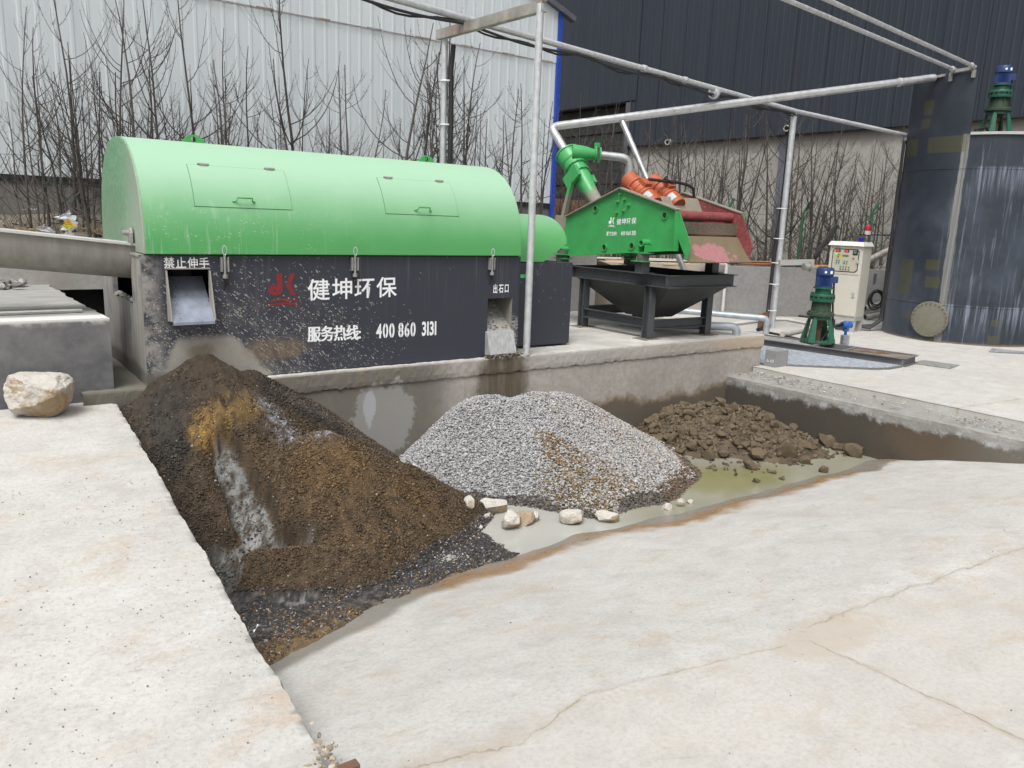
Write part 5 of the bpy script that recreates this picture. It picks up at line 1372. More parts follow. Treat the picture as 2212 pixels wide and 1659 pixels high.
for k in range(-60, 60):
    c = Vector((P0.x, P0.y, .078)) - uy * (.07 + k * .085)
    r = clip_line(c, ux)
    if r: m.obox(c + ux * (r[0] + r[1]) / 2, ux * ((r[1] - r[0]) / 2), uy * .011, Vector((0, 0, .008)))
m.build('bearing_bars', steel('grating_steel', (.55, .59, .66), .45, .2), gr)
m = MB()
for k in range(-80, 80):
    c = Vector((P0.x, P0.y, .078)) + ux * (k * .1); r = clip_line(c, uy)
    if r: m.obox(c + uy * (r[0] + r[1]) / 2, uy * ((r[1] - r[0]) / 2), ux * .003, Vector((0, 0, .003)))
m.build('cross_rods', M_GALV, gr)
m = MB()
for a, b in zip(poly[:3], poly[1:4]): m.bar(Vector((a.x, a.y, .07)), Vector((b.x, b.y, .07)), .05, .03)
m.build('rim', M_SFR, gr)
m = MB(); q = Vector(at_z(2000, 786, .066)); m.obox(q + Vector((.1, -.1, .004)), ux * .25, uy * .22, Vector((0, 0, .006))); tag(m.build('grating_offcut', M_GALVD), 'small grating panel lying past the end of the sump frame', 'grating')
# level sensor
ls = thing('level_sensor', 'blue headed level sensor on a short steel pipe stub beside the agitator', 'sensor', (0, 0, 0))
q = at_z(1823, 748, .12); x, y = q[0], q[1]; ls.location = (x, y, .12); ORI[ls.name] = np.array([x, y, .12])
m = MB(); m.cyl((x, y, .12), (x, y, .30), .068, 18); m.build('pipe_stub', steel('stub_steel', (.46, .48, .52), .35, .7), ls, smooth=40)
m = MB(); m.cyl((x, y, .30), (x, y, .36), .022, 12); m.cyl((x, y, .36), (x, y, .41), .045, 8); m.lathe([(0, .40), (.05, .41), (.062, .44), (.062, .49), (.045, .525), (0, .53)], (x, y, 0), (0, 0, 1), 18); m.cyl((x - .075, y + .03, .465), (x + .08, y - .03, .465), .052, 14)
m.build('transmitter_head', paint('sensor_blue', (.02, .10, .36), .35), ls, smooth=40)
m = MB(); m.cyl((x - .10, y + .04, .48), (x - .07, y + .028, .475), .026, 10); m.tube([(x - .10, y + .04, .48), (x - .2, y + .1, .44), (x - .33, y + .16, .28), (x - .40, y + .2, .12)], .017, 7); m.build('sensor_cable', M_BLACK, ls, smooth=60)
# concrete block with white marks, on the slab corner
cbl = MB(); a = at_z(1641, 796, .062); cbl.box((9.165, 6.42, .062), (9.44, 6.60, .29))
o = cbl.build('loose_block', grey_concrete('loose_block_concrete', (.24, .24, .24), (.3, .3, .3), 3, .85), None, bevel=.006); tag(o, 'small grey concrete block with white chalk marks at the platform corner', 'block')
m = MB()
for k, h in ((0, .04), (.016, .03), (.03, .02), (.06, .045), (.08, .035), (.1, .05)): m.bar((9.163, 6.56 - k, .12), (9.163, 6.555 - k, .12 + h), .003, .007, (1, 0, 0))
m.build('chalk_mark', M_WHITE, o)

# ================================================================== CONTROL CABINET
cb = thing('control_cabinet', 'cream steel control cabinet with a windowed panel of buttons and lamps', 'control cabinet', (15.1, 8.9, .06))
C0 = Vector(at_z(1843, 718, .06)); C1 = Vector(at_z(1773, 709.5, .06)); C2 = Vector(at_z(1860, 715, .06))
fx = (C0 - C1); fx.z = 0; Wc = .62; fx.normalize(); fy = Vector((-fx.y, fx.x, 0)); Dc = .42
if fy.dot(C2 - C0) < 0: fy = -fy
def cp(a, b, z): return C0 - fx * Wc + fx * a + fy * b + Vector((0, 0, z - .06))   # a along the front, b back
def cbox(m, a0, a1, b0, b1, z0, z1): return m.obox(cp((a0 + a1) / 2, (b0 + b1) / 2, (z0 + z1) / 2), fx * ((a1 - a0) / 2), fy * ((b1 - b0) / 2), Vector((0, 0, (z1 - z0) / 2)))
M_CREAM = paint('cabinet_cream', (.55, .53, .46), .5, (.4, .37, .3), .2, 4, var=.04); M_CRD = paint('plinth_grey', (.40, .40, .38), .6)
m = MB(); cbox(m, 0, Wc, 0, Dc, .34, 1.66); m.build('body', M_CREAM, cb, bevel=.004)
m = MB(); m.add([cp(-.025, -.06, 1.664), cp(Wc + .025, -.06, 1.664), cp(Wc + .025, Dc + .03, 1.664), cp(-.025, Dc + .03, 1.664), cp(.01, -.02, 1.74), cp(Wc - .01, -.02, 1.74), cp(Wc - .01, Dc, 1.74), cp(.01, Dc, 1.74)], [(3, 2, 1, 0), (4, 5, 6, 7), (0, 1, 5, 4), (1, 2, 6, 5), (2, 3, 7, 6), (3, 0, 4, 7)]); m.build('roof', paint('roof_white', (.68, .67, .63), .5, var=.03), cb)
m = MB()
for a in (0, Wc - .1):
    cbox(m, a, a + .1, .02, .08, .06, .27)
    cbox(m, a, a + .1, Dc - .08, Dc - .02, .06, .27)
cbox(m, 0, Wc, .01, Dc - .01, .265, .338); m.build('plinth', M_CRD, cb)
m = MB(); cbox(m, .015, Wc - .015, -.012, -.001, .36, 1.115); d1 = m.build('lower_door', M_CREAM, cb, bevel=.003); m = MB(); cbox(m, Wc - .1, Wc - .06, -.028, -.0125, .72, .82); m.build('door_lock', M_GALV, d1)
m = MB(); cbox(m, .015, Wc - .015, -.012, -.001, 1.135, 1.648); d2 = m.build('upper_door', M_CREAM, cb, bevel=.003)
# windowed control panel
m = MB(); w0, w1, z0, z1 = .06, Wc - .06, 1.175, 1.605
oc_ = [(w0, z0 + .04), (w0 + .04, z0), (w1 - .04, z0), (w1, z0 + .04), (w1, z1 - .04), (w1 - .04, z1), (w0 + .04, z1), (w0, z1 - .04)]
m.prism(oc_, lambda a, b, d: cp(a, d, b), -.0128, -.017); m.build('window_frame', M_BLACK, d2)
m = MB(); m.prism([(w0 + .015 + (a - w0) * ((w1 - w0 - .03) / (w1 - w0)), z0 + .015 + (b - z0) * ((z1 - z0 - .03) / (z1 - z0))) for a, b in oc_], lambda a, b, d: cp(a, d, b), -.0128, -.0185); pn = m.build('control_panel', paint('panel_beige', (.47, .45, .37), .4, var=.05), d2)
def lamp_mat(name, c, e=0.0):
    g = G(name); g.out(c, .35)
    if e: g.put(g.b.inputs['Emission Color'], c); g.b.inputs['Emission Strength'].default_value = e
    return g.M
LM = dict(green=lamp_mat('button_green', (.03, .28, .12)), red=lamp_mat('button_red', (.5, .02, .02)), black=M_BLACK, blue=lamp_mat('button_blue', (.03, .04, .25)), led=lamp_mat('red_display', (.8, .02, .03), 1.2), gl=lamp_mat('lit_green_lamp', (.05, .8, .1), 1.0), lcd=lamp_mat('lcd_olive', (.16, .19, .08)), yel=lamp_mat('yellow_tape', (.6, .45, .03)))
def knob(a, z, r, mt, nm='button'):
    m = MB(); m.cyl(cp(a, -.0185, z), cp(a, -.034, z), r, 12); m.build(nm, LM[mt], pn)
def ptc(x, y):   # panel picture -> (a, z)
    return w0 + (x - 790) / (1105 - 790) * (w1 - w0), z1 - (y - 385) / (690 - 385) * (z1 - z0)
for (x, y) in ((945, 548), (975, 548), (905, 620), (938, 622), (970, 624), (1003, 624), (850, 540), (880, 543), (868, 462)): knob(*ptc(x, y), .012, 'green')
knob(*ptc(836, 455), .012, 'gl', 'pilot_lamp'); knob(*ptc(1045, 505), .016, 'red')
for (x, y, c) in ((850, 572, 'blue'), (880, 574, 'blue'), (942, 578, 'black'), (975, 580, 'red'), (905, 655, 'black'), (938, 657, 'black'), (970, 658, 'black'), (1002, 660, 'black'), (866, 495, 'black')): knob(*ptc(x, y), .010, c, 'selector')
def pbox(x0, y0, x1, y1, mt, nm, d=.004, par=None):
    a0, b0 = ptc(x0, y0); a1, b1 = ptc(x1, y1); m = MB(); cbox(m, a0, a1, -.0187 - d, -.0187, b1, b0); return m.build(nm, mt, par or pn)
for x0 in (828, 930):
    mt_ = pbox(x0, 398, x0 + 55, 430, M_BLACK, 'meter'); pbox(x0 + 10, 404, x0 + 40, 420, LM['led'], 'display', .005, mt_)
mt_ = pbox(1030, 402, 1088, 462, M_BLACK, 'meter', .006); pbox(1038, 410, 1072, 440, lamp_mat('meter_screen', (.12, .2, .24)), 'display', .0075, mt_)
pbox(912, 462, 985, 488, LM['lcd'], 'text_display'); pbox(846, 450, 858, 500, LM['yel'], 'tape'); pbox(880, 455, 896, 535, LM['yel'], 'tape')
a, z = ptc(1100, 545); m = MB(); cbox(m, a - .02, a + .02, -.04, -.019, z - .03, z + .03); m.build('latch', M_GALV, d2)
# maker's mark over the window: small red emblem and four tiny characters
m = MB(); 
def cf(a, b): return cp(.035 + a * .045, -.0145, 1.614 + b * .03)
m.add([cf(0, .2), cf(.35, 1), cf(.55, 1), cf(.3, .35), cf(.9, .1), cf(.5, -.1)], [(0, 1, 2, 3, 4, 5)]); m.add([cf(.5, .45), cf(.9, .95), cf(1.05, .85), cf(.7, .4)], [(0, 1, 2, 3)]); m.build('emblem', lamp_mat('emblem_red', (.5, .05, .02)), d2)
glyphs('健坤环保', .022, M_BLACK, lambda a, b, d: cp(.095 + a, -.0143, 1.617 + b), 'maker_lettering', d2, width=.12, bold=.02)
m = MB(); q = cp(Wc - .14, .2, 1.74); m.cyl(q, q + Vector((0, 0, .05)), .042, 14); m.cyl(q + Vector((0, 0, .05)), q + Vector((0, 0, .075)), .05, 14); tag(m.build('blue_cap', lamp_mat('cap_blue', (.01, .01, .35)), None, smooth=40), 'small bright blue cap standing on the cabinet roof', 'cap')
# beacon on a bracket arm from the tank
be = thing('beacon', 'red and white warning beacon on a dark arm behind the cabinet', 'warning light', (16, 9, 1.9))
B0 = Vector(at_line(1874, 507, (15.65, 9.05), np.array([.88, -.475])))
m = MB(); m.cyl(B0, B0 + Vector((0, 0, .075)), .062, 18); m.build('lamp_base', lamp_mat('beacon_white', (.7, .68, .66)), be, smooth=40)
m = MB(); m.lathe([(.055, 0), (.06, .01), (.06, .09), (.045, .12), (0, .13)], B0 + Vector((0, 0, .075)), (0, 0, 1), 18); m.build('lamp_dome', lamp_mat('beacon_red', (.55, .03, .05)), be, smooth=40)
E1 = Vector(at_line(1916, 507, (B0.x, B0.y), np.array([.88, -.475]))); m = MB(); m.bar(B0 - Vector((.16, -.09, .005)), E1 + Vector((.1, -.05, -.005)), .06, .018); m.build('arm', M_BLACK, be)
m = MB(); m.obox(B0 + Vector((-.16, .08, -.13)), Vector((.08, -.04, 0)), Vector((.03, .06, 0)), Vector((0, 0, .11))); m.build('arm_bracket', steel('rusty_bracket', (.14, .12, .1), .8, .2, rust=.6), be)

# ================================================================== HEAPS IN THE PIT
def ss(x, a, b):
    t = np.clip((x - a) / (b - a), 0, 1); return t * t * (3 - 2 * t)
def segd(X, Y, a, b):
    ax, ay = a; dx, dy = b[0] - ax, b[1] - ay; t = np.clip(((X - ax) * dx + (Y - ay) * dy) / (dx * dx + dy * dy), 0, 1)
    return np.hypot(X - ax - t * dx, Y - ay - t * dy)
def march(u, v, zf, z0=.9, z1=-.75):
    d = _ray(u, v); ts = np.linspace((z0 - CAM_H) / d[2], (z1 - CAM_H) / d[2], 600)
    X, Y, Z = ts * d[0], ts * d[1], CAM_H + ts * d[2]
    h = zf(X, Y); k = np.argmax(Z < h)
    return np.array([X[k], Y[k], Z[k]])
def rnd(d, r): return np.sqrt(d * d + r * r) - r
def sand_base(X, Y):
    wob = .06 * fbm(X, Y, f=1.3, o=2, seed=61)
    d1 = rnd(np.hypot((X - 1.70) * (1 + .25 * ss(X, 1.7, 2.1)), (Y - 6.58) * 1.02), .10)
    d1 = d1 + .30 * ss(6.3 - Y, 0, 1.3) * ss(2.0 - X, -.6, .3); z1 = .68 - .705 * d1 + wob
    z1 = z1 - .10 * np.exp(-((d1 - 1.5) / .5) ** 2)
    d2 = rnd(segd(X, Y, (2.24, 5.60), (2.95, 5.42)), .06)
    d2 = d2 * (1 + .2 * ss(5.45 - Y, 0, .5)); z2 = .25 - .52 * np.clip(X - 2.35, 0, .6) - .76 * d2 + wob
    d3 = rnd(segd(X, Y, (1.62, 5.02), (1.95, 4.98)), .08); z3 = -.34 - .55 * d3
    d4 = rnd(segd(X, Y, (2.1, 6.62), (3.5, 6.62)), .04); z4 = np.interp(X, [2.0, 2.15, 2.75, 3.55], [.62, .58, .20, -.42]) - .85 * d4
    z = np.log(np.exp(24 * z1) + np.exp(24 * z2) + np.exp(24 * (z4 - .03))) / 24
    fan = np.maximum(apron_z(X, Y) + .022, -.592) + .016 * fbm(X, Y, f=3.2, o=4, seed=71)
    k = ss(Y - shore_y(X) + .05 * fbm(X, Y, f=3, o=3, seed=72), -.07, .07)
    fan = fan * k + (apron_z(X, Y) - .05) * (1 - k)
    fan = np.where(X > 3.35, fan - .25 * (X - 3.35), fan)
    fan = np.where(X < 2.7, np.maximum(fan, -.588), fan)
    if 'f5' in march_cache:
        (a5, b5) = march_cache['f5']; t5 = segd(X, Y, a5[:2], b5[:2]); w5 = np.clip((X - a5[0]) / (b5[0] - a5[0]), 0, 1)
        z = np.maximum(z, a5[2] * (1 - w5) + b5[2] * w5 + .10 - .80 * rnd(t5, .06) + .012 * fbm(X, Y, f=5, o=3, seed=66))
        c5 = march_cache['lm']; z = z + .06 * np.exp(-(np.hypot(X - c5[0], Y - c5[1]) / .26) ** 2)
        c6 = march_cache['om']; z = z + .045 * np.exp(-(np.hypot((X - c6[0]) / 1.4, Y - c6[1]) / .17) ** 2)
    return np.maximum(z, fan)
march_cache = {}
_m = dict(f5=(march(560, 1225, sand_base), march(760, 1215, sand_base)), lm=march(410, 1010, sand_base), om=march(490, 885, sand_base))
march_cache.update(_m)
CH = [march(*q, sand_base) for q in ((585, 850), (496, 985), (512, 1030), (545, 1090), (562, 1138), (540, 1172), (486, 1208), (462, 1232), (480, 1262), (700, 1275), (880, 1240))]
ARM = [march(*q, sand_base) for q in ((560, 1150), (605, 1168), (655, 1160))]
def chan_d(X, Y):
    d = 9 + 0 * X
    for a, b in zip(CH[1:], CH[2:9]): d = np.minimum(d, segd(X, Y, a[:2], b[:2]))
    for a, b in zip(ARM, ARM[1:]): d = np.minimum(d, segd(X, Y, a[:2], b[:2]) + .065)
    return d
def sand_z(X, Y):
    z = sand_base(X, Y)
    d = chan_d(X, Y) + .03 * fbm(X, Y, f=5, o=3, seed=77)
    z = z - .12 * (1 - ss(d, .105, .135)) * ss(z, -.57, -.42) + .035 * np.exp(-((d - .19) / .06) ** 2) * ss(z, -.5, -.3)
    p = march_cache['pond']; z = z - .05 * np.exp(-(np.hypot((X - p[0]) / 1.9, (Y - p[1])) / .08) ** 2)
    p = march_cache['hole']; z = z - .09 * np.exp(-(np.hypot((X - p[0]) / 1.5, (Y - p[1])) / .07) ** 2)
    return z
march_cache.update({'pond': march(628, 1166, sand_base), 'hole': march(672, 1042, sand_base)})
xs = np.arange(1.0, 3.95, .014); ys = np.arange(3.45, 6.665, .014)
X, Y = np.meshgrid(xs, ys); Zs = sand_z(X, Y)
slope_zone = ss(Zs, -.58, -.50)
Zs = Zs + slope_zone * (.008 * fbm(X, Y, f=14, o=4, seed=81, g=.65) + .009 * np.abs(fbm(X, Y, f=38, o=2, seed=82)))
top = ss(Zs, .1, .5) * ss(X, 2.3, 1.9); Zs = Zs + top * .035 * np.abs(fbm(X, Y, f=9, o=3, seed=83))
# colours of the sand: brown, iron-orange patches, grey washed channels, black grit
n1 = fbm(X, Y, f=2.2, o=5, seed=91); n2 = fbm(X, Y, f=24, o=3, seed=92, g=.7); n3 = fbm(X, Y, f=60, o=2, seed=93)
def blob(u, v, rx, ry, soft=.5, amt=.35):
    p = march(u, v, sand_base); d = np.hypot((X - p[0]) / rx, (Y - p[1]) / ry) + amt * n1 * .6 + .12 * n2
    return 1 - ss(d, 1 - soft, 1 + soft * .4)
def lay(c, mk, c2): return c * (1 - mk[..., None]) + np.array(c2) * mk[..., None]
col = np.zeros(X.shape + (3,)) + np.array((.074, .050, .029))
col = lay(col, np.clip(.5 + n1 * .5, 0, 1), (.094, .060, .030))
m2 = blob(700, 985, .34, .30); mslope = blob(800, 1100, .75, .45, .7)
col = lay(col, mslope * .7, (.115, .074, .036)); col = lay(col, m2 * .6, (.150, .090, .036))
ridge = np.exp(-(segd(X, Y, march(690, 962, sand_base)[:2], march(980, 1130, sand_base)[:2]) / .16) ** 2) * np.clip(.6 + .5 * n1, 0, 1)
col = lay(col, ridge * .5, (.17, .10, .034))
for q in ((435, 930, .13, .17), (500, 885, .20, .18), (470, 905, .22, .15), (540, 870, .13, .16), (455, 965, .07, .1)): col = lay(col, blob(*q, .45, .5) * np.clip(.55 + .6 * n2, 0, 1), (.44, .26, .06))
for q in ((360, 900, .2, .3), (360, 960, .16, .25), (640, 870, .5, .12)): col = lay(col, blob(*q, .5, .5) * .8, (.034, .031, .029))
upper = ss(Zs, .12, .4); col = lay(col, upper * .8 * np.clip(.6 + .4 * n2, 0, 1), (.048, .037, .028))
gb = np.exp(-(segd(X, Y, march(580, 885, sand_base)[:2], march(700, 935, sand_base)[:2]) / .10) ** 2); col = lay(col, gb * np.clip(.55 + .9 * n2, 0, .95), (.26, .26, .28))
cd = chan_d(X, Y) + .03 * n1; cm = 1 - ss(cd, .11, .135); col = lay(col, cm * np.clip(.72 + .7 * n2 + .4 * n3, 0, 1), (.25, .25, .24))
left = 1 - ss(X - ledge_x(Y), .25, .5); col = lay(col, left * .45, (.05, .042, .03)); cut_shade = np.exp(-((cd - .15) / .02) ** 2); col = lay(col, cut_shade * .5, (.05, .038, .026)); pq = march_cache['pond']; pm_ = 1 - ss(np.hypot((X - pq[0]) / 1.8, Y - pq[1] + .12 * (X - pq[0])) + .03 * n1, .035, .055); col = lay(col, pm_ * .9, (.33, .33, .32))  # dark rim along the channel: shade of the cut sides put into the colour
smooth_band = np.exp(-((segd(X, Y, march(600, 845, sand_base)[:2], march(840, 985, sand_base)[:2])) / .06) ** 2); col = lay(col, smooth_band * .75, (.12, .095, .075))
flat = 1 - ss(Zs - np.maximum(apron_z(X, Y), -.6), .035, .075)
grit = np.clip(.5 + .9 * n2, 0, 1); fc_ = np.array((.04, .037, .036)) * (1 - grit[..., None]) + np.array((.11, .10, .095)) * grit[..., None]
oz = ss(X, 2.4, 1.2) * (1 - ss(Y - shore_y(X), .05, .40)); fc_ = lay(fc_, oz * np.clip(.45 + .7 * n1 + .6 * n2, 0, .9), (.215, .125, .035))
slime = (1 - ss(np.abs(Y - shore_y(X) - .62 + .12 * n1), .05, .16)) * np.clip(.5 + n2, 0, 1); fc_ = lay(fc_, slime * .9, (.27, .27, .255))
edge = 1 - ss(Y - shore_y(X), .02, .09); fc_ = lay(fc_, edge * .8, (.25, .18, .095))
col = col * (1 - flat[..., None]) + fc_ * flat[..., None]
col = col * np.clip(1 + .28 * n2 + .24 * n3, .4, 1.7)[..., None]
m = MB(); i = np.arange(X.size).reshape(X.shape)
m.v = np.stack([X.ravel(), Y.ravel(), Zs.ravel()], 1).tolist(); m.f = np.stack([i[:-1, :-1], i[:-1, 1:], i[1:, 1:], i[1:, :-1]], -1).reshape(-1, 4).tolist(); m.col = col.reshape(-1, 3)
def tint_mat(name, rough, fscale, fine=.35, bump=.5, dist=.01, wet=None):
    g = G(name); p = g.pos(); c = g.attr(); n = g.noise(p, fscale, 5, .75); n_ = g.noise(p, fscale * .25, 3, .6)
    cc = g.mix(g.ramp(n, [(.3, 1.0), (.7, 0.0)]), c, g.mix(1.0, c, (fine, fine, fine), 'MULTIPLY'))
    cc = g.mix(g.ramp(n, [(.66, 0.0), (.76, .5)]), cc, (.30, .26, .2))
    rg = rough
    if wet is not None:
        x, y, z = g.sep(p); rg = g.m('SUBTRACT', rough, g.m('MULTIPLY', g.ss(g.m('ADD', z, g.m('MULTIPLY', n_, .05)), wet, wet - .05), .5))
    return g.out(cc, rg, 0, g.bump(g.m('ADD', n, g.m('MULTIPLY', n_, .7)), bump, dist))
sh = m.build('sand_heap', tint_mat('wet_sand', .88, 95, .42, .8, .012, wet=-.52), None, smooth=80)
tag(sh, 'heap of dark brown wet sand with rusty orange patches below the drum outlet', 'sand heap')

ICO = None
def stones(n, sampler, rmin, rmax, colf, seed, flat=.65):
    """many small irregular stones in one mesh, each with its own tint"""
    global ICO
    if ICO is None:
        bm = bmesh.new(); bmesh.ops.create_icosphere(bm, subdivisions=1, radius=1); ICO = (np.array([q.co[:] for q in bm.verts]), np.array([[q.index for q in f.verts] for f in bm.faces])); bm.free()
    rng = np.random.default_rng(seed)
    P = sampler(n, rng); n = len(P)
    V0, F0 = ICO; k = len(V0)
    r = rng.uniform(rmin, rmax, n) * rng.uniform(.8, 1.25, n)
    sc_ = np.stack([r * rng.uniform(.7, 1.35, n), r * rng.uniform(.6, 1.1, n), r * rng.uniform(flat * .7, flat * 1.2, n)], 1)
    V = V0[None] * (1 + rng.uniform(-.28, .28, (n, k, 1))) * sc_[:, None, :]
    a = rng.uniform(0, 2 * np.pi, n); b = rng.uniform(-.7, .7, n)
    ca, sa, cb_, sb = np.cos(a)[:, None], np.sin(a)[:, None], np.cos(b)[:, None], np.sin(b)[:, None]
    x, y, z = V[..., 0], V[..., 1], V[..., 2]
    y, z = y * cb_ - z * sb, y * sb + z * cb_; x, y = x * ca - y * sa, x * sa + y * ca
    V = np.stack([x, y, z], -1) + P[:, None, :]
    F = F0[None] + (np.arange(n) * k)[:, None, None]
    C = colf(P, rng); C = np.repeat(C[:, None, :], k, 1).reshape(-1, 3)
    m = MB(); m.v = V.reshape(-1, 3).tolist(); m.f = F.reshape(-1, 3).tolist(); m.col = C
    return m
M_STONE = tint_mat('stone_chips', .72, 60, .75, .2, .004)
def fan_sampler(n, rng):
    x = rng.uniform(1.1, 3.75, n * 3); y = shore_y(x) + rng.uniform(.0, .95, n * 3) ** 1.0
    z = sand_z(x, y); ok = (z < -.34) & (z - np.maximum(apron_z(x, y), -.6) < .07) & (fbm(x, y, f=3, o=3, seed=72) > -.6) & (y < 5.2); x, y, z = x[ok][:n], y[ok][:n], z[ok][:n]
    return np.stack([x, y, z + .004], 1)
def fan_col(P, rng):
    n = len(P); base = np.array((.035, .033, .034))[None] * rng.uniform(.6, 1.8, (n, 1)); q = rng.random(n)
    oz = ss(P[:, 0], 2.6, 1.2) * .30 * (1 - ss(P[:, 1] - shore_y(P[:, 0]), .15, .6)) + .08
    base[q < oz] = np.array((.20, .115, .04)) * rng.uniform(.6, 1.4, ((q < oz).sum(), 1)); base[q > .94] = np.array((.38, .37, .36)) * rng.uniform(.6, 1.2, ((q > .94).sum(), 1))
    return base
gm = stones(15000, fan_sampler, .0045, .0100, fan_col, 401); gs = gm.build('grit', M_STONE, None); struct(gs, 'stuff'); gs['label'] = 'black and rusty grit washed out in front of the sand heap'
HX, HY, HCOL = xs.copy(), ys.copy(), col.copy()
def sand_grit(n, rng):
    x = rng.uniform(1.05, 3.75, n * 2); y = rng.uniform(4.3, 6.62, n * 2); z = sand_z(x, y); ok = (z > -.56) & (sand_base(x, y) - np.maximum(apron_z(x, y), -.6) > .05) & ((chan_d(x, y) > .13) | (rng.random(n * 2) < .2))
    return np.stack([x[ok][:n], y[ok][:n], z[ok][:n] + .009], 1)
def sand_gcol(P, rng):
    n = len(P); i = np.clip(((P[:, 0] - HX[0]) / .014).astype(int), 0, len(HX) - 1); j = np.clip(((P[:, 1] - HY[0]) / .014).astype(int), 0, len(HY) - 1)
    c = HCOL[j, i] * rng.uniform(.6, 1.5, (n, 1)); q = rng.random(n)
    lt = q > .994; c[lt] = np.array((.40, .38, .35)) * rng.uniform(.5, 1.1, (lt.sum(), 1)); dk = q < .12; c[dk] *= .4
    cdv = chan_d(P[:, 0], P[:, 1]); gch = cdv < .11; c[gch] = np.array((.11, .108, .10)) * rng.uniform(.2, 1.8, (gch.sum(), 1))
    return c
g2 = stones(32000, sand_grit, .0042, .0088, sand_gcol, 402, .9); q_ = g2.build('sand_clods', M_STONE, sh); struct(q_, 'stuff')

# gravel heap
def grav_z(X, Y):
    dl = segd(X, Y, (4.32, 6.42), (5.30, 6.38)); left = ss(X, 4.5, 3.9)
    sl = .50 + .27 * left + .04 * ss(X, 5.2, 6.2)
    sl = sl - .035 * ss(Y, 5.6, 4.9)
    return .125 - sl * rnd(dl, .12) + .035 * fbm(X, Y, f=1.4, o=3, seed=111) - .05 * np.exp(-((X - 4.75) / .16) ** 2) * ss(Y, 6.2, 6.5)
xs = np.arange(3.35, 6.95, .03); ys = np.arange(4.3, 6.655, .03); X, Y = np.meshgrid(xs, ys); Zg = np.maximum(grav_z(X, Y), -.72) - .012
i = np.arange(X.size).reshape(X.shape); m = MB(); m.v = np.stack([X.ravel(), Y.ravel(), Zg.ravel()], 1).tolist(); m.f = np.stack([i[:-1, :-1], i[:-1, 1:], i[1:, 1:], i[1:, :-1]], -1).reshape(-1, 4).tolist()
m.col = np.zeros((X.size, 3)) + np.array((.20, .195, .19)) * (1 - .55 * (1 - ss(Zg.reshape(-1, 1), -.6, -.5)))
gh = m.build('gravel_heap', M_STONE, None, smooth=80); tag(gh, 'tall heap of pale grey washed gravel with a brown streak down its face', 'gravel heap')
BR = [march(*q, grav_z) for q in ((1178, 940), (1215, 985), (1265, 1045), (1290, 1100))]
def grav_sampler(n, rng):
    x = rng.uniform(3.4, 6.9, n * 2); y = rng.uniform(4.35, 6.64, n * 2); z = grav_z(x, y); ok = z > -.64 + .03 * fbm(x, y, f=4, o=2, seed=120)
    return np.stack([x[ok][:n], y[ok][:n], z[ok][:n] + rng.uniform(-.006, .010, min(n, ok.sum()))], 1)
def grav_col(P, rng):
    n = len(P); v = rng.normal(.375, .07, n).clip(.12, .62); c = np.stack([v, v * .995, v * 1.0], 1)
    w_ = .07 + .60 * ss(P[:, 1], 6.0, 4.7); d = 9 + 0 * P[:, 0]
    for a, b in zip(BR, BR[1:]): d = np.minimum(d, segd(P[:, 0], P[:, 1], a[:2], b[:2]))
    pr_ = (1 - ss(d / w_, .4, 1.3)) * .50 + .12 * ss(P[:, 0], 5.0, 5.8)
    q = rng.random(n); br = q < pr_; c[br] = np.array((.19, .125, .05)) * rng.uniform(.4, 1.7, (br.sum(), 1))
    warm = (q > .80) & (P[:, 0] > 4.9); c[warm] = c[warm] * np.array((1.12, .98, .82))
    low = P[:, 2] < -.555 + .04 * fbm(P[:, 0], P[:, 1], f=3, o=2, seed=9); c[low] = np.array((.11, .095, .08)) * rng.uniform(.4, 1.6, (low.sum(), 1))
    dl = (P[:, 0] > 5.3) & (P[:, 2] < -.50) & (rng.random(n) < .6); c[dl] = np.array((.13, .085, .05)) * rng.uniform(.5, 1.5, (dl.sum(), 1))
    st = rng.random(n) < .05; c[st] *= .35
    return c
gs_ = stones(46000, grav_sampler, .0068, .0135, grav_col, 403); q_ = gs_.build('gravel_stones', M_STONE, gh); struct(q_, 'stuff')

# mud cake heap with its broken lumps
def mud_z(X, Y):
    d = segd(X, Y, (7.42, 6.05), (7.66, 5.85)); return -.20 - .50 * rnd(d, .18) * (1 + .15 * fbm(X, Y, f=1.5, o=2, seed=131)) + .04 * fbm(X, Y, f=5, o=4, seed=132)
xs = np.arange(6.3, 8.45, .022); ys = np.arange(4.75, 6.65, .022); X, Y = np.meshgrid(xs, ys); Zm = mud_z(X, Y) + .02 * np.abs(fbm(X, Y, f=16, o=3, seed=133)); Zm = np.maximum(Zm, -.78)
i = np.arange(X.size).reshape(X.shape); m = MB(); m.v = np.stack([X.ravel(), Y.ravel(), Zm.ravel()], 1).tolist(); m.f = np.stack([i[:-1, :-1], i[:-1, 1:], i[1:, 1:], i[1:, :-1]], -1).reshape(-1, 4).tolist()
n1 = fbm(X, Y, f=6, o=4, seed=134); m.col = (np.array((.10, .074, .045))[None, None] * np.clip(1 + .4 * n1, .4, 1.7)[..., None]).reshape(-1, 3)
mh_ = m.build('mud_heap', tint_mat('mud_cake', .9, 40, .6, .5, .01, wet=-.53), None, smooth=50); tag(mh_, 'low heap of crumbled brown mud cake in the far corner of the pit', 'mud heap')
def crumb_s(n, rng):
    x = rng.uniform(6.4, 8.4, n * 3); y = rng.uniform(4.7, 6.6, n * 3); z = np.maximum(mud_z(x, y), -.6); ok = (z > -.56) | (rng.random(n * 3) < .05 * (mud_z(x, y) > -.86)); return np.stack([x[ok][:n], y[ok][:n], z[ok][:n] + .008], 1)
def crumb_c(P, rng): return np.array((.11, .082, .05))[None] * rng.uniform(.55, 1.55, (len(P), 1))
q_ = stones(2600, crumb_s, .010, .03, crumb_c, 404, .9).build('mud_crumbs', M_STONE, mh_); struct(q_, 'stuff')
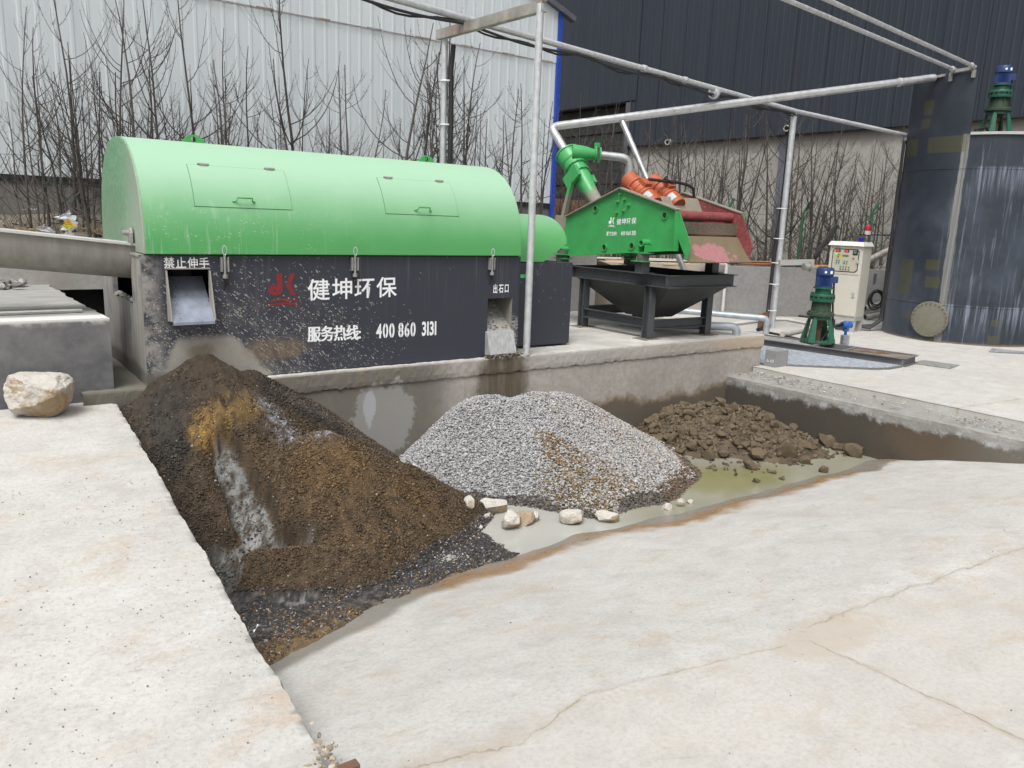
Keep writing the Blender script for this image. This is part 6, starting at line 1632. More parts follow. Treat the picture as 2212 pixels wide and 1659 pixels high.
g = G('mud_lump'); p_ = g.obj(); n_ = g.noise(p_, 9, 5, .65); oi = g.node('ShaderNodeObjectInfo').outputs['Random']
cc = g.mix(n_, (.088, .064, .038), (.155, .117, .072)); cc = g.mix(g.m('MULTIPLY', oi, .5), cc, (.07, .054, .036)); M_LUMP = g.out(cc, .9, 0, g.bump(n_, .4, .012))
LUMPS = []
for k in range(14):
    P, F = rock(1.35, 500 + k, .95, .3, 2); me = bpy.data.meshes.new('mud_lump'); P[:, 2] -= P[:, 2].min(); me.from_pydata(P.tolist(), [], F); me.materials.append(M_LUMP)
    bm = bmesh.new(); bm.from_mesh(me); bmesh.ops.recalc_face_normals(bm, faces=bm.faces); bm.to_mesh(me); bm.free(); LUMPS.append(me)
lump_n = 0
def lump(x, y, z, s, lab, rz=None, grp='mud lumps on the heap'):
    global lump_n
    o = bpy.data.objects.new('mud_lump', LUMPS[lump_n % 14]); COL.objects.link(o); lump_n += 1
    o.location = (x, y, z); o.scale = (s * random.uniform(.85, 1.3), s * random.uniform(.7, 1.0), s * random.uniform(.75, 1.1)); o.rotation_euler = (random.uniform(-.3, .3), random.uniform(-.3, .3), random.uniform(0, 6.28) if rz is None else rz)
    ORI[o.name] = np.array((x, y, z)); tag(o, lab, 'mud lump', grp)
rs_ = random.Random(12)
cnt = 0
while cnt < 150:
    x, y = rs_.uniform(6.45, 8.3), rs_.uniform(4.9, 6.55); z = float(mud_z(np.array([x]), np.array([y]))[0])
    if z < -.56: continue
    s = rs_.uniform(.022, .05) + (.032 * rs_.random() if rs_.random() < .35 else 0)
    lump(x, y, z - .25 * s, s, 'ordinary small broken lump of mud cake among many on the mud heap'); cnt += 1
for (u, v, s, lab) in ((1783, 962, .10, 'large mud lump leaning against the stained wall beyond the mud heap'), (1815, 972, .085, 'blocky mud lump between two others at the right foot of the mud heap'), (1838, 985, .095, 'rightmost large pale topped mud lump near the dark wall'),
                       (1700, 988, .12, 'long flat slab of mud cake at the front right of the mud heap'), (1640, 992, .09, 'flat mud slab at the front foot of the mud heap'), (1560, 985, .085, 'angular upright mud lump at the front of the mud heap'), (1528, 992, .085, 'squared mud lump at the water edge in front of the mud heap'), (1470, 985, .06, 'pointed mud lump at the left foot of the mud heap'), (1495, 970, .055, 'small grey mud lump above the pointed one at the left foot'),
                       (1620, 1012, .055, 'dark wet mud lump standing in the greenish water'), (1633, 1042, .04, 'small wet mud lump alone in the middle of the green water'), (1738, 1002, .05, 'upright mud lump at the muddy margin right of the slab'), (1775, 1020, .05, 'dark lump in the shallow mud near the shore'), (1690, 1036, .035, 'small crumb of mud near the brown shoreline'), (1500, 1012, .025, 'tiny mud crumb in the pale water'), (1440, 880 + 70, .06, 'upright mud lump against the platform wall left of the heap'), (1485, 905, .075, 'big mud lump on the upper left shoulder of the mud heap'), (1675, 900, .075, 'big mud lump on the upper right shoulder of the mud heap')):
    p = march(u, v, lambda X, Y: np.maximum(mud_z(X, Y), -.6)); lump(p[0], p[1], p[2] - .02, s, lab)

# white limestones along the puddle, and the big rock on the ledge
g = G('limestone'); p_ = g.obj(); n_ = g.noise(p_, 3.2, 6, .65); n2_ = g.noise(p_, 14, 5, .7); sn = g.node('ShaderNodeNewGeometry').outputs['Normal']; nx_, ny_, nz_ = g.sep(sn)
tan_ = g.m('MULTIPLY', g.ramp(n_, [(.40, 0.0), (.55, 1.0)]), g.ss(nz_, .65, -.1))
cc = g.mix(tan_, g.mix(n2_, (.43, .405, .36), (.57, .54, .49)), g.mix(n2_, (.27, .185, .10), (.40, .30, .19))); M_LIME = g.out(cc, .9, 0, g.bump(g.m('ADD', n_, n2_), .7, .05))
M_TANR = soil_mat('tan_stone', (.30, .22, .13), (.42, .33, .22), (.5, .46, .4))
def facet_rock(seed, sx, sy, sz, sub=4, rough=.28):
    bm = bmesh.new(); bmesh.ops.create_icosphere(bm, subdivisions=sub, radius=1); P = np.array([q.co[:] for q in bm.verts]); F = [tuple(q.index for q in f.verts) for f in bm.faces]; bm.free()
    r5 = np.random.default_rng(seed); P = P / (np.abs(P) ** 2.5).sum(1, keepdims=True) ** (1 / 2.5)
    for _ in range(10):
        nrm = r5.normal(size=3); nrm /= np.linalg.norm(nrm); ov = P @ nrm - r5.uniform(.55, .9); P = P - np.outer(np.clip(ov, 0, None), nrm)
    P = P * (1 + .06 * fbm(P[:, 0] * 3, P[:, 1] * 3, P[:, 2] * 3, f=1, o=5, seed=seed)[:, None]); P[:, 0] *= 1 + r5.uniform(-.3, .3) * P[:, 2]; P = P * np.array([sx, sy, sz]); P[:, 2] -= P[:, 2].min(); return P, F
for (u, v, sx, sy, sz, rz, lab, mt) in ((1014, 1104, .06, .05, .055, .3, 'jagged white stone standing at the left end of the gravel heap foot', M_LIME), (1064, 1116, .12, .07, .075, -.3, 'largest white and tan limestone by the puddle, lying tilted', M_LIME), (1103, 1152, .085, .07, .085, .8, 'rounded white stone in the puddle in front of the tan stone', M_LIME),
                                       (1130, 1143, .09, .07, .075, 0, 'tan coloured stone wedged between white stones at the puddle', M_TANR), (1155, 1136, .05, .035, .05, 1, 'small white stone behind the tan stone at the puddle', M_LIME), (1238, 1142, .105, .06, .075, -.6, 'triangular white stone at the right end of the puddle', M_LIME), (1310, 1138, .10, .07, .07, -.15, 'oval white stone with a tan underside right of the puddle', M_LIME),
                                       (1441, 1112, .045, .035, .04, 0, 'crumbly white stone near the muddy shoreline', M_LIME), (1470, 1104, .045, .035, .045, .5, 'pale stone between two small ones at the gravel heap corner', M_LIME), (1490, 1098, .035, .03, .03, 0, 'small white stone at the right corner of the gravel heap', M_LIME), (1036, 1150, .022, .02, .02, 0, 'tiny white pebble at the edge of the sand heap', M_LIME), (1054, 1130, .045, .02, .03, .4, 'thin white flake beside the largest limestone', M_LIME)):
    p = march(u, v - 12, lambda X, Y: np.maximum(np.maximum(sand_z(X, Y), grav_z(X, Y)), -.6)); p[2] -= .02; P, F = facet_rock(int(u), sx * 1.12, sy * 1.1, sz * 1.0, 4); c, s = math.cos(rz), math.sin(rz); P[:, :2] = P[:, :2] @ np.array([[c, s], [-s, c]])
    m = MB(); m.add(P + p, F); tag(m.build('limestone', mt, None, smooth=35), lab, 'stone', 'stones along the puddle')
for zz_ in np.linspace(.2, .4, 5):
    p = at_z(88, 918, zz_)
    if ledge_z(p[1]) <= zz_: break
bm_ = bmesh.new()
# boulder: squarish block, flat top, undercut front
bm = bmesh.new(); bmesh.ops.create_icosphere(bm, subdivisions=6, radius=1); P = np.array([q.co[:] for q in bm.verts]); F = [tuple(q.index for q in f.verts) for f in bm.faces]; bm.free()
P = P / (np.abs(P) ** 3.6).sum(1, keepdims=True) ** (1 / 3.6)
r5 = np.random.default_rng(8)
for nrm, d in (((.5, -.7, -.45), .98), ((.8, -.2, .55), 1.05), ((-.75, -.5, .3), 1.02), ((.2, -.5, .85), 1.0), ((-.5, .2, -.8), 1.0), ((.9, -.4, -.3), 1.02), ((-.3, -.9, .2), .93), ((.1, -.75, -.65), .95)):
    nrm = np.array(nrm) / np.linalg.norm(nrm); ov = P @ nrm - d * (1 + .06 * fbm(P[:, 0] * 2, P[:, 1] * 2, P[:, 2] * 2, f=1, o=3, seed=15)); P = P - np.outer(np.clip(ov, 0, None), nrm)
P = P * np.array([.205, .16, .155]); P[:, 0] *= 1 + .25 * (P[:, 2] / .165); P[:, 2] += .10 * P[:, 0] * -.25
P = P * (1 + .045 * fbm(P[:, 0] * 9, P[:, 1] * 9, P[:, 2] * 9, f=1, o=7, seed=77, g=.66)[:, None]); P[:, 2] -= P[:, 2].min(); bm_.free()
c, s = math.cos(-.55), math.sin(-.55); P[:, :2] = P[:, :2] @ np.array([[c, s], [-s, c]])
p = at_z(90, 908, float(ledge_z(6.15))); m = MB(); m.add(P + np.array([p[0], p[1] + .03, float(ledge_z(p[1] + .03)) - .005]), F); tag(m.build('boulder', M_LIME, None, smooth=35), 'big pale squarish limestone boulder with tan underside resting on the left ledge', 'boulder')

# small scatter
def crumbs_on_wall(n, rng):
    y = rng.uniform(3.0, 6.5, n); x = 8.50 + rng.uniform(0, .45, n); ok = fbm(y, y * 0, f=1.7, o=2, seed=5) + .3 > rng.uniform(-.6, .8, n); return np.stack([x[ok], y[ok], 0 * y[ok] + .012], 1)
q_ = stones(420, crumbs_on_wall, .005, .018, lambda P, r: np.array((.42, .41, .385))[None] * r.uniform(.5, 1.25, (len(P), 1)), 405).build('concrete_crumbs', M_STONE, None); struct(q_, 'stuff'); q_['label'] = 'broken concrete crumbs strewn along the top of the pit wall'
def ground_grit(n, rng):
    x = rng.uniform(.0, 7.5, n); y = rng.uniform(.6, 4.4, n); h_ = n * 3 // 4; x[:h_] = rng.uniform(-1.2, .95, h_); y[:h_] = rng.uniform(2.2, 5.2, h_)
    z = apron_z(x, y); lz = ledge_z(y); on = x < ledge_x(y) - .03; z = np.where(on & (y > 2.16), lz, z); ok = (z > -.5) & ~((y > 2.16) & (x > ledge_x(y) - .03) & (x < ledge_x(y) + .05)); return np.stack([x[ok], y[ok], z[ok] + .002], 1)
q_ = stones(1150, ground_grit, .0018, .0046, lambda P, r: np.array((.22, .205, .185))[None] * r.uniform(.5, 2.2, (len(P), 1)), 406).build('loose_grit', M_STONE, None); struct(q_, 'stuff'); q_['label'] = 'specks of dark grit scattered over the concrete'
def dam(n, rng):
    P = []
    for (u, v, k, s) in ((400, 600, 0, 0),): pass
    a = at_z(700, 1630, .01); x = a[0] + rng.normal(0, .035, n); y = a[1] + rng.normal(0, .07, n); return np.stack([x, y, 0 * x + .008], 1)
q_ = stones(36, dam, .006, .016, lambda P, r: np.array((.42, .36, .28))[None] * r.uniform(.4, 1.3, (len(P), 1)), 407).build('rubble', M_STONE, None); struct(q_, 'stuff'); q_['label'] = 'small rubble crumbling at the near end of the ledge edge'
m = MB(); p = at_z(748, 1655, .02); m.obox(p + np.array([.0, -.02, .0]), (.035, .0, .0), (0, .02, 0), (0, 0, .018)); m.obox(p + np.array([-.03, -.02, -.012]), (.03, .0, .0), (0, .018, 0), (0, 0, .004)); tag(m.build('steel_offcut', steel('rusty_offcut', (.16, .11, .09), .8, .3, rust=.8), None, bevel=.002), 'rusty brown steel offcut lying at the bottom edge of the picture', 'steel scrap')
for (u, v, lab, h) in ((342, 990, 'white plastic scrap caught on the ledge edge', .055), (985, 2425 / 1.793, 'thin white plastic shred at the lower part of the ledge edge', .03)):
    if u > 900: u, v = 548, 1357
    p = march(u, v + 10, lambda X, Y: np.where(X < ledge_x(Y) + .02, ledge_z(Y), -.5)); m = MB()
    m.add([p + np.array(q) * h / .055 for q in ((0, 0, 0), (.02, .01, .02), (.045, .01, .055), (.035, .015, .06), (.02, .0, .04), (.005, .012, .022))], [(0, 1, 4), (1, 2, 3), (1, 3, 4), (0, 5, 1)]); tag(m.build('plastic_scrap', M_WHITE, None), lab, 'plastic scrap')
# strip of steel on the yard, right edge
m = MB(); a, b = at_z(2135, 760, .065), at_z(2230, 766, .065); m.add([a, b, b + np.array([.25, .1, .01]), a + np.array([.16, .02, .05]), a + np.array([0, 0, .006]), b + np.array([0, 0, .006])], [(0, 1, 2, 3), (0, 4, 5, 1)]); tag(m.build('steel_strip', steel('bent_strip', (.32, .33, .34), .5, .5), None), 'bent strip of sheet steel lying on the yard at the right edge', 'steel strip')
# mud spat on the platform lip under the stone outlet, and by the sand outlet
def spat(n, rng):
    x = rng.uniform(bx0 - .05, bx1 + .08, n); return np.stack([x, MYF - .07 + rng.normal(0, .025, n), .495 + .03 * rng.random(n)], 1)
q_ = stones(260, spat, .006, .016, lambda P, r: np.array((.15, .12, .085))[None] * r.uniform(.4, 1.8, (len(P), 1)), 408).build('outlet_mud', M_STONE, None); struct(q_, 'stuff'); q_['label'] = 'gritty mud dropped on the platform under the stone outlet'

# ================================================================== BUILDINGS BEHIND
def shed_mat():
    g = G('pale_cladding'); p = g.pos(); x, y, z = g.sep(p); n = g.noise(p, .5, 4); nv = g.noise(g.map(p, (5, 5, .3)), 1, 5, .6); nf = g.noise(p, 18, 4, .7)
    col = g.mix(n, (.54, .59, .615), (.60, .64, .66))
    col = g.mix(g.ramp(nv, [(.5, 0.0), (.75, .35)]), col, (.36, .39, .42))
    col = g.mix(g.ramp(nf, [(.62, 0.0), (.72, .3)]), col, (.28, .27, .25))
    return g.out(col, .5, 0, None, spec=.35)
wb = thing('pale_shed', 'tall pale corrugated steel shed with a blue corner trim behind the bare saplings', 'shed', (1, 13, 1.5))
M_SHED = shed_mat()
XR, YW = 10.36, 13.0
def roofz(x): return 6.02 + (XR - x) * .50 if x > 2 else 6.02 + (XR - 2) * .5
def corr(x0, x1, zf0, zf1, y0, pitch, dep, name, mat, par, ax=0):
    """trapezoid-ribbed sheet; ax 0 runs along x (faces -y), ax 1 along y (faces -x)"""
    m = MB(); V = []; x = x0
    offs = ((0, 0), (.62, 0), (.70, -dep), (.86, -dep), (.94, 0))
    P = []
    while x < x1 - 1e-6:
        for f_, d in offs:
            q = x + f_ * pitch
            if q <= x1: P.append((q, d))
        x += pitch
    P.append((x1, 0))
    for q, d in P:
        for z in (zf0(q), zf1(q)): V.append((q, y0 + d, z) if ax == 0 else (y0 + d, q, z))
    m.add(V, [(2 * k, 2 * k + 2, 2 * k + 3, 2 * k + 1) for k in range(len(P) - 1)])
    return m.build(name, mat, par)
corr(-9, XR - .02, lambda x: 2.27, lambda x: 5.02, YW, .205, .005, 'lower_cladding', M_SHED, wb)
def seamz(x): return 4.985 - .02 * (math.floor((x + 9) / 1.9) % 2)
corr(-9, XR - .02, lambda x: 4.985, lambda x: roofz(x) - .02, YW - .012, .205, .005, 'upper_cladding', M_SHED, wb)
m = MB()
for k in range(46):
    xa = -4 + k * .31; m.box((xa, YW - .04, 4.968), (xa + .28, YW - .034, 4.985 + .012 * (k % 3 == 0)))
m.build('seam_flashing', steel('rusty_seam', (.33, .30, .27), .7, .2, rust=.5), wb)
m = MB(); m.box((XR - .02, YW - .06, 1.5), (XR + .07, YW + .1, 5.93)); m.build('corner_trim', paint('blue_trim', (.012, .055, .36), .4, var=.15), wb)
m = MB(); m.bar((-1, YW - .05, roofz(-1) + .02), (XR + .35, YW - .05, roofz(XR) - .18), .14, .10); m.build('verge', paint('verge_grey', (.08, .09, .11), .5), wb)
m = MB(); m.box((-9, YW + .15, 1.3), (XR, YW + 8, 5.9)); m.build('inner_wall', M_DARK, wb)
m = MB(); m.box((-9, YW + .02, 1.3), (XR, YW + .14, 2.19)); m.build('plinth', grey_concrete('plinth', (.13, .125, .12), (.19, .185, .175), 1.5), wb)
m = MB(); m.box((-9, YW - .01, 2.19), (XR, YW + .12, 2.268)); m.build('drip_flashing', M_DARK, wb)

db = thing('dark_building', 'huge dark blue grey clad building on a pale concrete base at the back right', 'building', (20, 14, 0))
XD = 20.0
def dark_mat():
    g = G('dark_cladding'); p = g.pos(); x, y, z = g.sep(p); n = g.noise(p, .4, 4); nv = g.noise(g.map(p, (3, 3, .15)), 1, 5, .6)
    col = g.mix(n, (.027, .034, .047), (.034, .042, .057)); col = g.mix(g.ramp(nv, [(.45, 0.0), (.75, .5)]), col, (.045, .052, .066))
    return g.out(col, .55, 0, None, spec=.3)
M_DK = dark_mat()
corr(-2, 20.9, lambda y: 4.58 - .001 * y, lambda y: 14, XD, .20, .007, 'cladding', M_DK, db, 1)
corr(20.6, 44, lambda y: 6.1, lambda y: 14, XD - .03, .20, .007, 'cladding', M_DK, db, 1)
m = MB()
for k in range(24): y = -1 + k * 1.03; m.box((XD - .014, y - .007, 4.6), (XD - .0085, y + .007, 14))
m.build('cladding_seam', plain('seam_dark', (.012, .015, .02), .6), db)
m = MB()
for k in range(9): m.box((XD + .35 - .05 * (k % 2), 20.92, 2.0 + k * .45), (XD + .6, 44, 2.0 + k * .45 + .43))
m.build('recess_panels', paint('recess_grey', (.02, .025, .024), .7), db); m = MB(); m.box((XD - .02, 20.9, 6.06), (XD + .8, 44, 6.12)); m.build('soffit', M_DARK, db); m = MB(); m.box((XD + .6, 20.9, 0), (XD + .8, 44, 6.1)); m.build('recess_back', M_DARK, db)
def base_extra(g, p, col, rough):
    x, y, z = g.sep(p)
    t = g.vor(g.map(p, (0, 1 / .62, 1 / .62)), 1.0, rnd=.12); hole = g.ss(t.outputs['Distance'], .075, .045)
    col = g.mix(g.m('MULTIPLY', hole, .75), col, (.12, .10, .085))
    ln = g.m('ABSOLUTE', g.m('SUBTRACT', g.m('FRACT', g.m('DIVIDE', y, 1.25)), .5)); col = g.mix(g.m('MULTIPLY', g.ss(ln, .012, .004), .45), col, (.2, .185, .165))
    l2 = g.m('ABSOLUTE', g.m('SUBTRACT', z, 2.35)); col = g.mix(g.m('MULTIPLY', g.ss(l2, .03, .015), .4), col, (.2, .185, .165))
    n = g.noise(g.map(p, (1, 4, .6)), 1, 5); tp = g.ss(g.m('ADD', z, g.m('MULTIPLY', n, .7)), 4.45, 4.65); col = g.mix(g.m('MULTIPLY', tp, .7), col, (.17, .155, .14))
    return col, rough
m = MB(); m.box((XD + .08, -2, -.2), (XD + .4, 20.9, 4.575)); m.build('concrete_base', grey_concrete('base_concrete', (.315, .30, .275), (.40, .385, .36), .7, .9, .1, base_extra), db)
m = MB(); yb = at_x(1690, 380, XD + .05)[1]; m.box((XD + .04, yb - .18, 0), (XD + .079, yb + .18, 4.57)); m.build('steel_column', paint('column_blue', (.12, .125, .16), .6), db)
m = MB(); m.box((XD - .02, 20.88, 0), (XD + .5, 21.1, 6.1)); m.build('corner_post', paint('corner_grey', (.09, .09, .1), .6), db)
m = MB(); m.box((XD - .06, -2, 4.56), (XD + .06, 20.9, 4.579)); m.build('drip_edge', M_DARK, db)
for u, v in ((1447, 307), (1703, 277)):
    p = Vector(at_x(u, v, XD - .02)); m = MB(); m.lathe([(.06, 0), (.09, 0), (.09, .28), (.06, .28), (.06, 0)], p, (-.85, -.4, -.1), 16); m.build('vent_pipe', paint('vent_grey', (.4, .38, .35), .6), db, smooth=40)
# brick wall beyond
g = G('old_brick'); p = g.pos(); x, y, z = g.sep(p); bt = g.node('ShaderNodeTexBrick'); g.put(bt.inputs['Vector'], g.comb(g.m('ADD', x, y), z, 0)); bt.inputs['Scale'].default_value = 1.0
bt.inputs['Color1'].default_value = (.30, .105, .055, 1); bt.inputs['Color2'].default_value = (.40, .17, .10, 1); bt.inputs['Mortar'].default_value = (.2, .15, .12, 1); bt.inputs['Mortar Size'].default_value = .012; bt.inputs['Brick Width'].default_value = .26; bt.inputs['Row Height'].default_value = .085
cc = g.mix(g.ramp(g.noise(p, 6, 5), [(.5, 0.0), (.7, .6)]), bt.outputs[0], (.22, .13, .09)); M_BRICK = g.out(cc, .9, 0, g.bump(bt.outputs[1], -.4, .02))
m = MB(); m.box((10.9, 16.0, 1.0), (14.6, 16.5, 2.48)); tag(m.build('brick_stack', M_BRICK, None), 'stack of red bricks behind the saplings beside the blue corner trim', 'bricks')

# ================================================================== BARE SAPLINGS
def bark():
    g = G('sapling_bark'); p = g.obj(); n = g.noise(p, 7, 4, .6); rd = g.node('ShaderNodeObjectInfo').outputs['Random']
    c = g.mix(n, (.028, .024, .022), (.065, .057, .05)); c = g.mix(g.m('MULTIPLY', rd, .75), c, (.105, .092, .082)); return g.out(c, .85, 0, g.bump(n, .3, .005))
M_BARK = bark()
def twig(m, p, d, L, r, rng, curve=.5, spur=True, n=6, sides=5):
    """one shoot that bends up towards the light"""
    pts = [Vector(p)]; d = Vector(d).normalized(); st = L / n
    for k in range(n):
        d = (d + Vector((rng.uniform(-.09, .09), rng.uniform(-.09, .09), curve / n * 1.6))).normalized(); pts.append(pts[-1] + d * st)
    rs = [r * (1 - .72 * k / n) for k in range(n + 1)]; m.tube(pts, rs, sides, False)
    if spur:
        for k in range(1, n + 1):
            if rng.random() < .75:
                a = rng.uniform(0, 6.28); q = pts[k].lerp(pts[k - 1], rng.random()); e = Vector((math.cos(a), math.sin(a), .5)).normalized() * rng.uniform(.025, .07); m.tube([q, q + e], [rs[k] * .6 + .0012, .0018], 3, False)
    return pts
def sapling(seed, h, r, nb, spread=1.0, fork=False):
    rng = random.Random(seed); tr = MB(); br = MB()
    n = 12; pts = [Vector((0, 0, -.05))]; d = Vector((rng.uniform(-.06, .06), rng.uniform(-.06, .06), 1)).normalized()
    for k in range(n):
        d = (d + Vector((rng.uniform(-.05, .05), rng.uniform(-.05, .05), .06))).normalized(); pts.append(pts[-1] + d * (h / n))
    r = r * .95; rs = [r * (1 - .84 * (k / n) ** .8) + .002 for k in range(n + 1)]; tr.tube(pts, rs, 7, False)
    for k in range(nb):
        t = rng.uniform(.06, .93) ** .85; i = min(n - 1, int(t * n)); q = pts[i].lerp(pts[i + 1], t * n - i)
        a = k * 2.4 + rng.uniform(-.5, .5); el = rng.uniform(.05, .6); L = (.22 + .95 * (1 - t)) * h * .50 * rng.uniform(.55, 1.25) * spread
        e = Vector((math.cos(a), math.sin(a), el)); bp = twig(br, q, e, L, max(.0032, rs[i] * .50), rng, rng.uniform(.8, 1.5), n=7)
        for j in range(rng.randint(0, 3) if L > .5 else 0):
            w_ = rng.randint(2, 5); a2 = a + rng.uniform(-1.2, 1.2); twig(br, bp[w_], Vector((math.cos(a2), math.sin(a2), .8)), L * rng.uniform(.25, .5), max(.0026, rs[i] * .26), rng, .5, n=4, sides=4)
    return tr, br
PROTO = []
for k, (h, r, nb, sp) in enumerate(((4.6, .040, 13, 1.0), (3.4, .028, 10, .9), (2.6, .022, 9, .9), (3.9, .034, 13, .8), (2.1, .018, 8, 1.0), (3.0, .024, 12, 1.1), (5.2, .045, 12, 1.1), (2.8, .02, 10, .7), (1.7, .013, 8, 1.1))):
    tr, br = sapling(700 + k, h, r, nb, sp); root = thing('sapling', 'bare sapling', 'sapling', (0, 0, 0)); tr.build('trunk', M_BARK, root, smooth=60); br.build('branches', M_BARK, root, smooth=60)
    PROTO.append((root, h))
used = set()
def plant(kind, x, y, z, s, label, group):
    root, h = PROTO[kind]; o = root if kind not in used else copy_tree(root); used.add(kind)
    o.location = (x, y, z); o.rotation_euler = (random.gauss(0, .045), random.gauss(0, .045), random.uniform(0, 6.28)); ws = s * random.uniform(.8, 1.25); o.scale = (ws, ws, s); o['label'] = label
    if group: o['group'] = group
    ORI[o.name] = np.array((x, y, z)); return o
rs_ = random.Random(99)
GA, LA_ = 'saplings before the pale shed', 'thin bare sapling among many in front of the pale shed wall'
# the tall ones one can point at
for (u, vt, y, kd, lab) in ((60, 10, 10.9, 6, 'bare tree at the far left edge with two curving upper limbs'), (100, 55, 11.4, 3, None), (185, 95, 11.0, 0, None), (152, 0, 11.2, 6, None), (250, 0, 10.9, 0, 'tall bare sapling just left of the hood with a long right limb'), (290, 0, 11.3, 6, None), (345, 0, 11.0, 0, None), (432, 0, 11.2, 6, 'tall forked bare sapling rising above the left lifting lug'), (500, 35, 11.5, 3, None), (545, 90, 11.6, 3, None),
                           (655, 0, 11.0, 6, 'tall bare tree above the middle of the hood with wide curving limbs'), (860, 25, 10.9, 6, 'straight bare tree with opposed branches above the second hood door'), (905, 60, 11.2, 0, None), (930, 30, 11.5, 3, None), (1000, 75, 11.3, 3, None), (1095, 180, 11.0, 1, None), (760, 130, 11.2, 1, None), (610, 150, 11.7, 1, None)):
    x = at_y(u, 400, y)[0]; zt = at_y(u, vt, y)[2]; z0 = float(bank_z(np.array(x), np.array(y))); s = max(.4, (zt - z0) / PROTO[kd][1] * (1.08 if vt == 0 else 1.0)); plant(kd, x, y, z0, s, lab or LA_, GA)
for k in range(85):
    u = rs_.uniform(-20, 1200); y = rs_.uniform(10.2, 12.5); x = at_y(u, 400, y)[0]; vt = rs_.uniform(105, 290) + (60 if u > 1050 else 0); zt = at_y(u, vt, y)[2]; z0 = float(bank_z(np.array(x), np.array(y))); kd = rs_.choice((1, 2, 4, 5, 7, 8, 3)); s = (zt - z0) / PROTO[kd][1]; plant(kd, x, y, z0 - .02, s, LA_, GA)
GB, LB_ = 'saplings before the dark building', 'thin bare sapling among many in front of the concrete base of the dark building'
for (u, vt, off, kd, lab) in ((1690, 140, 1.5, 0, 'tall pale stemmed sapling rising beside the yard post against the dark cladding'), (1660, 205, 2.2, 3, None), (1480, 215, 2.0, 0, None), (1290, 215, 1.6, 3, None), (1330, 230, 2.6, 3, None), (1250, 190, 2.2, 0, None), (1595, 190, 1.2, 1, None), (1750, 290, 1.2, 1, 'leaning bare sapling left of the tank against the pale concrete'), (1820, 380, .9, 5, None), (1425, 300, 1.0, 5, None), (1540, 300, .8, 5, None)):
    p = at_line(u, 500, LA + LN * off, LD); zt = at_line(u, vt, LA + LN * off, LD)[2]; z0 = float(bank_z(np.array(p[0]), np.array(p[1]))); plant(kd, p[0], p[1], z0, (zt - z0) / PROTO[kd][1], lab or LB_, GB)
for k in range(95):
    u = rs_.uniform(1205, 1935); off = rs_.uniform(.5, 3.4); p = at_line(u, 500, LA + LN * off, LD); vt = rs_.uniform(230, 480); zt = at_line(u, vt, LA + LN * off, LD)[2]; z0 = float(bank_z(np.array(p[0]), np.array(p[1]))); kd = rs_.choice((1, 2, 4, 5, 5, 7, 8, 8)); plant(kd, p[0], p[1], z0 - .02, (zt - z0) / PROTO[kd][1], LB_, GB)
for kd, (root, h) in enumerate(PROTO):
    if kd not in used:
        for ch in list(root.children): bpy.data.objects.remove(ch)
        bpy.data.objects.remove(root)
# tangled dry undergrowth
def thicket(name, seed, n, fn, hmin, hmax, lab):
    rng = random.Random(seed); m = MB()
    for k in range(n):
        p = Vector(fn(rng)); a = rng.uniform(0, 6.28); L = rng.uniform(hmin, hmax); twig(m, p, (math.cos(a) * .7, math.sin(a) * .7, 1), L, rng.uniform(.0035, .0075), rng, rng.uniform(-.5, .3), spur=True, n=6, sides=4)
    o = m.build(name, plain(name + '_stems', (.12, .10, .085), .9), None, smooth=60); struct(o, 'stuff'); o['label'] = lab
def fa(rng): x = rng.uniform(-2.5, 9.5); y = rng.uniform(10.1, 12.6); return (x, y, float(bank_z(np.array(x), np.array(y))))
def fb(rng): q = lw(rng.uniform(-5, 2.3), rng.uniform(.3, 2.6)); return (q[0], q[1], float(bank_z(np.array(q[0]), np.array(q[1]))))
thicket('dry_brush', 31, 330, fa, .35, 1.1, 'tangle of dry twigs under the saplings along the pale shed')
thicket('dry_bramble', 32, 520, fb, .5, 1.6, 'tangle of dry twigs and brambles behind the low grey wall')
def litter(n, rng):
    s = rng.uniform(-5, 2.5, n); o = rng.uniform(.3, 2.0, n); x = LA[0] + LD[0] * s + LN[0] * o; y = LA[1] + LD[1] * s + LN[1] * o; k = n // 3; x[:k] = rng.uniform(-2.5, 8.5, k); y[:k] = rng.uniform(10, 12.8, k); return np.stack([x, y, bank_z(x, y) + .02], 1)
q_ = stones(1500, litter, .02, .06, lambda P, r: np.array((.16, .14, .115))[None] * r.uniform(.3, 1.7, (len(P), 1)), 411, .3).build('leaf_litter', M_STONE, None); struct(q_, 'stuff'); q_['label'] = 'dead leaves and litter on the bank under the saplings'

# ================================================================== WIRE FENCE
M_FG = paint('fence_green', (.01, .10, .04), .5)
fe = thing('wire_fence', 'green wire mesh fence with bent topped posts behind the low wall', 'fence', (14, 11.4, 1.1))
FO = .75
def fpost(u, vt, nm='post'):
    b = at_line(u, 560, LA + LN * FO, LD); t = at_line(u, vt, LA + LN * FO, LD)[2]; b = Vector((b[0], b[1], 1.05)); m = MB(); m.tube([b, (b.x, b.y, t - .22), (b.x + .09, b.y - .07, t)], .03, 10); m.build(nm, M_FG, fe, smooth=50)
for u, vt in ((1562, 430), (1724, 440), (1872, 436), (1400, 425)): fpost(u, vt)
m = MB()
for k in range(11): z = 1.15 + k * .12; a, b = lw(-5, FO, z), lw(2.6, FO, z); m.tube([a, b], .0022, 3, False)
for k in range(64): a = lw(-5 + k * .12, FO, 1.1); m.tube([a, a + np.array([0, 0, 1.3])], .0019, 3, False)
m.build('wire_mesh', M_FG, fe)
fe2 = thing('boundary_wire', 'sagging green wires strung through the saplings on the left', 'wire', (1, 10.3, 1.5))
m = MB()
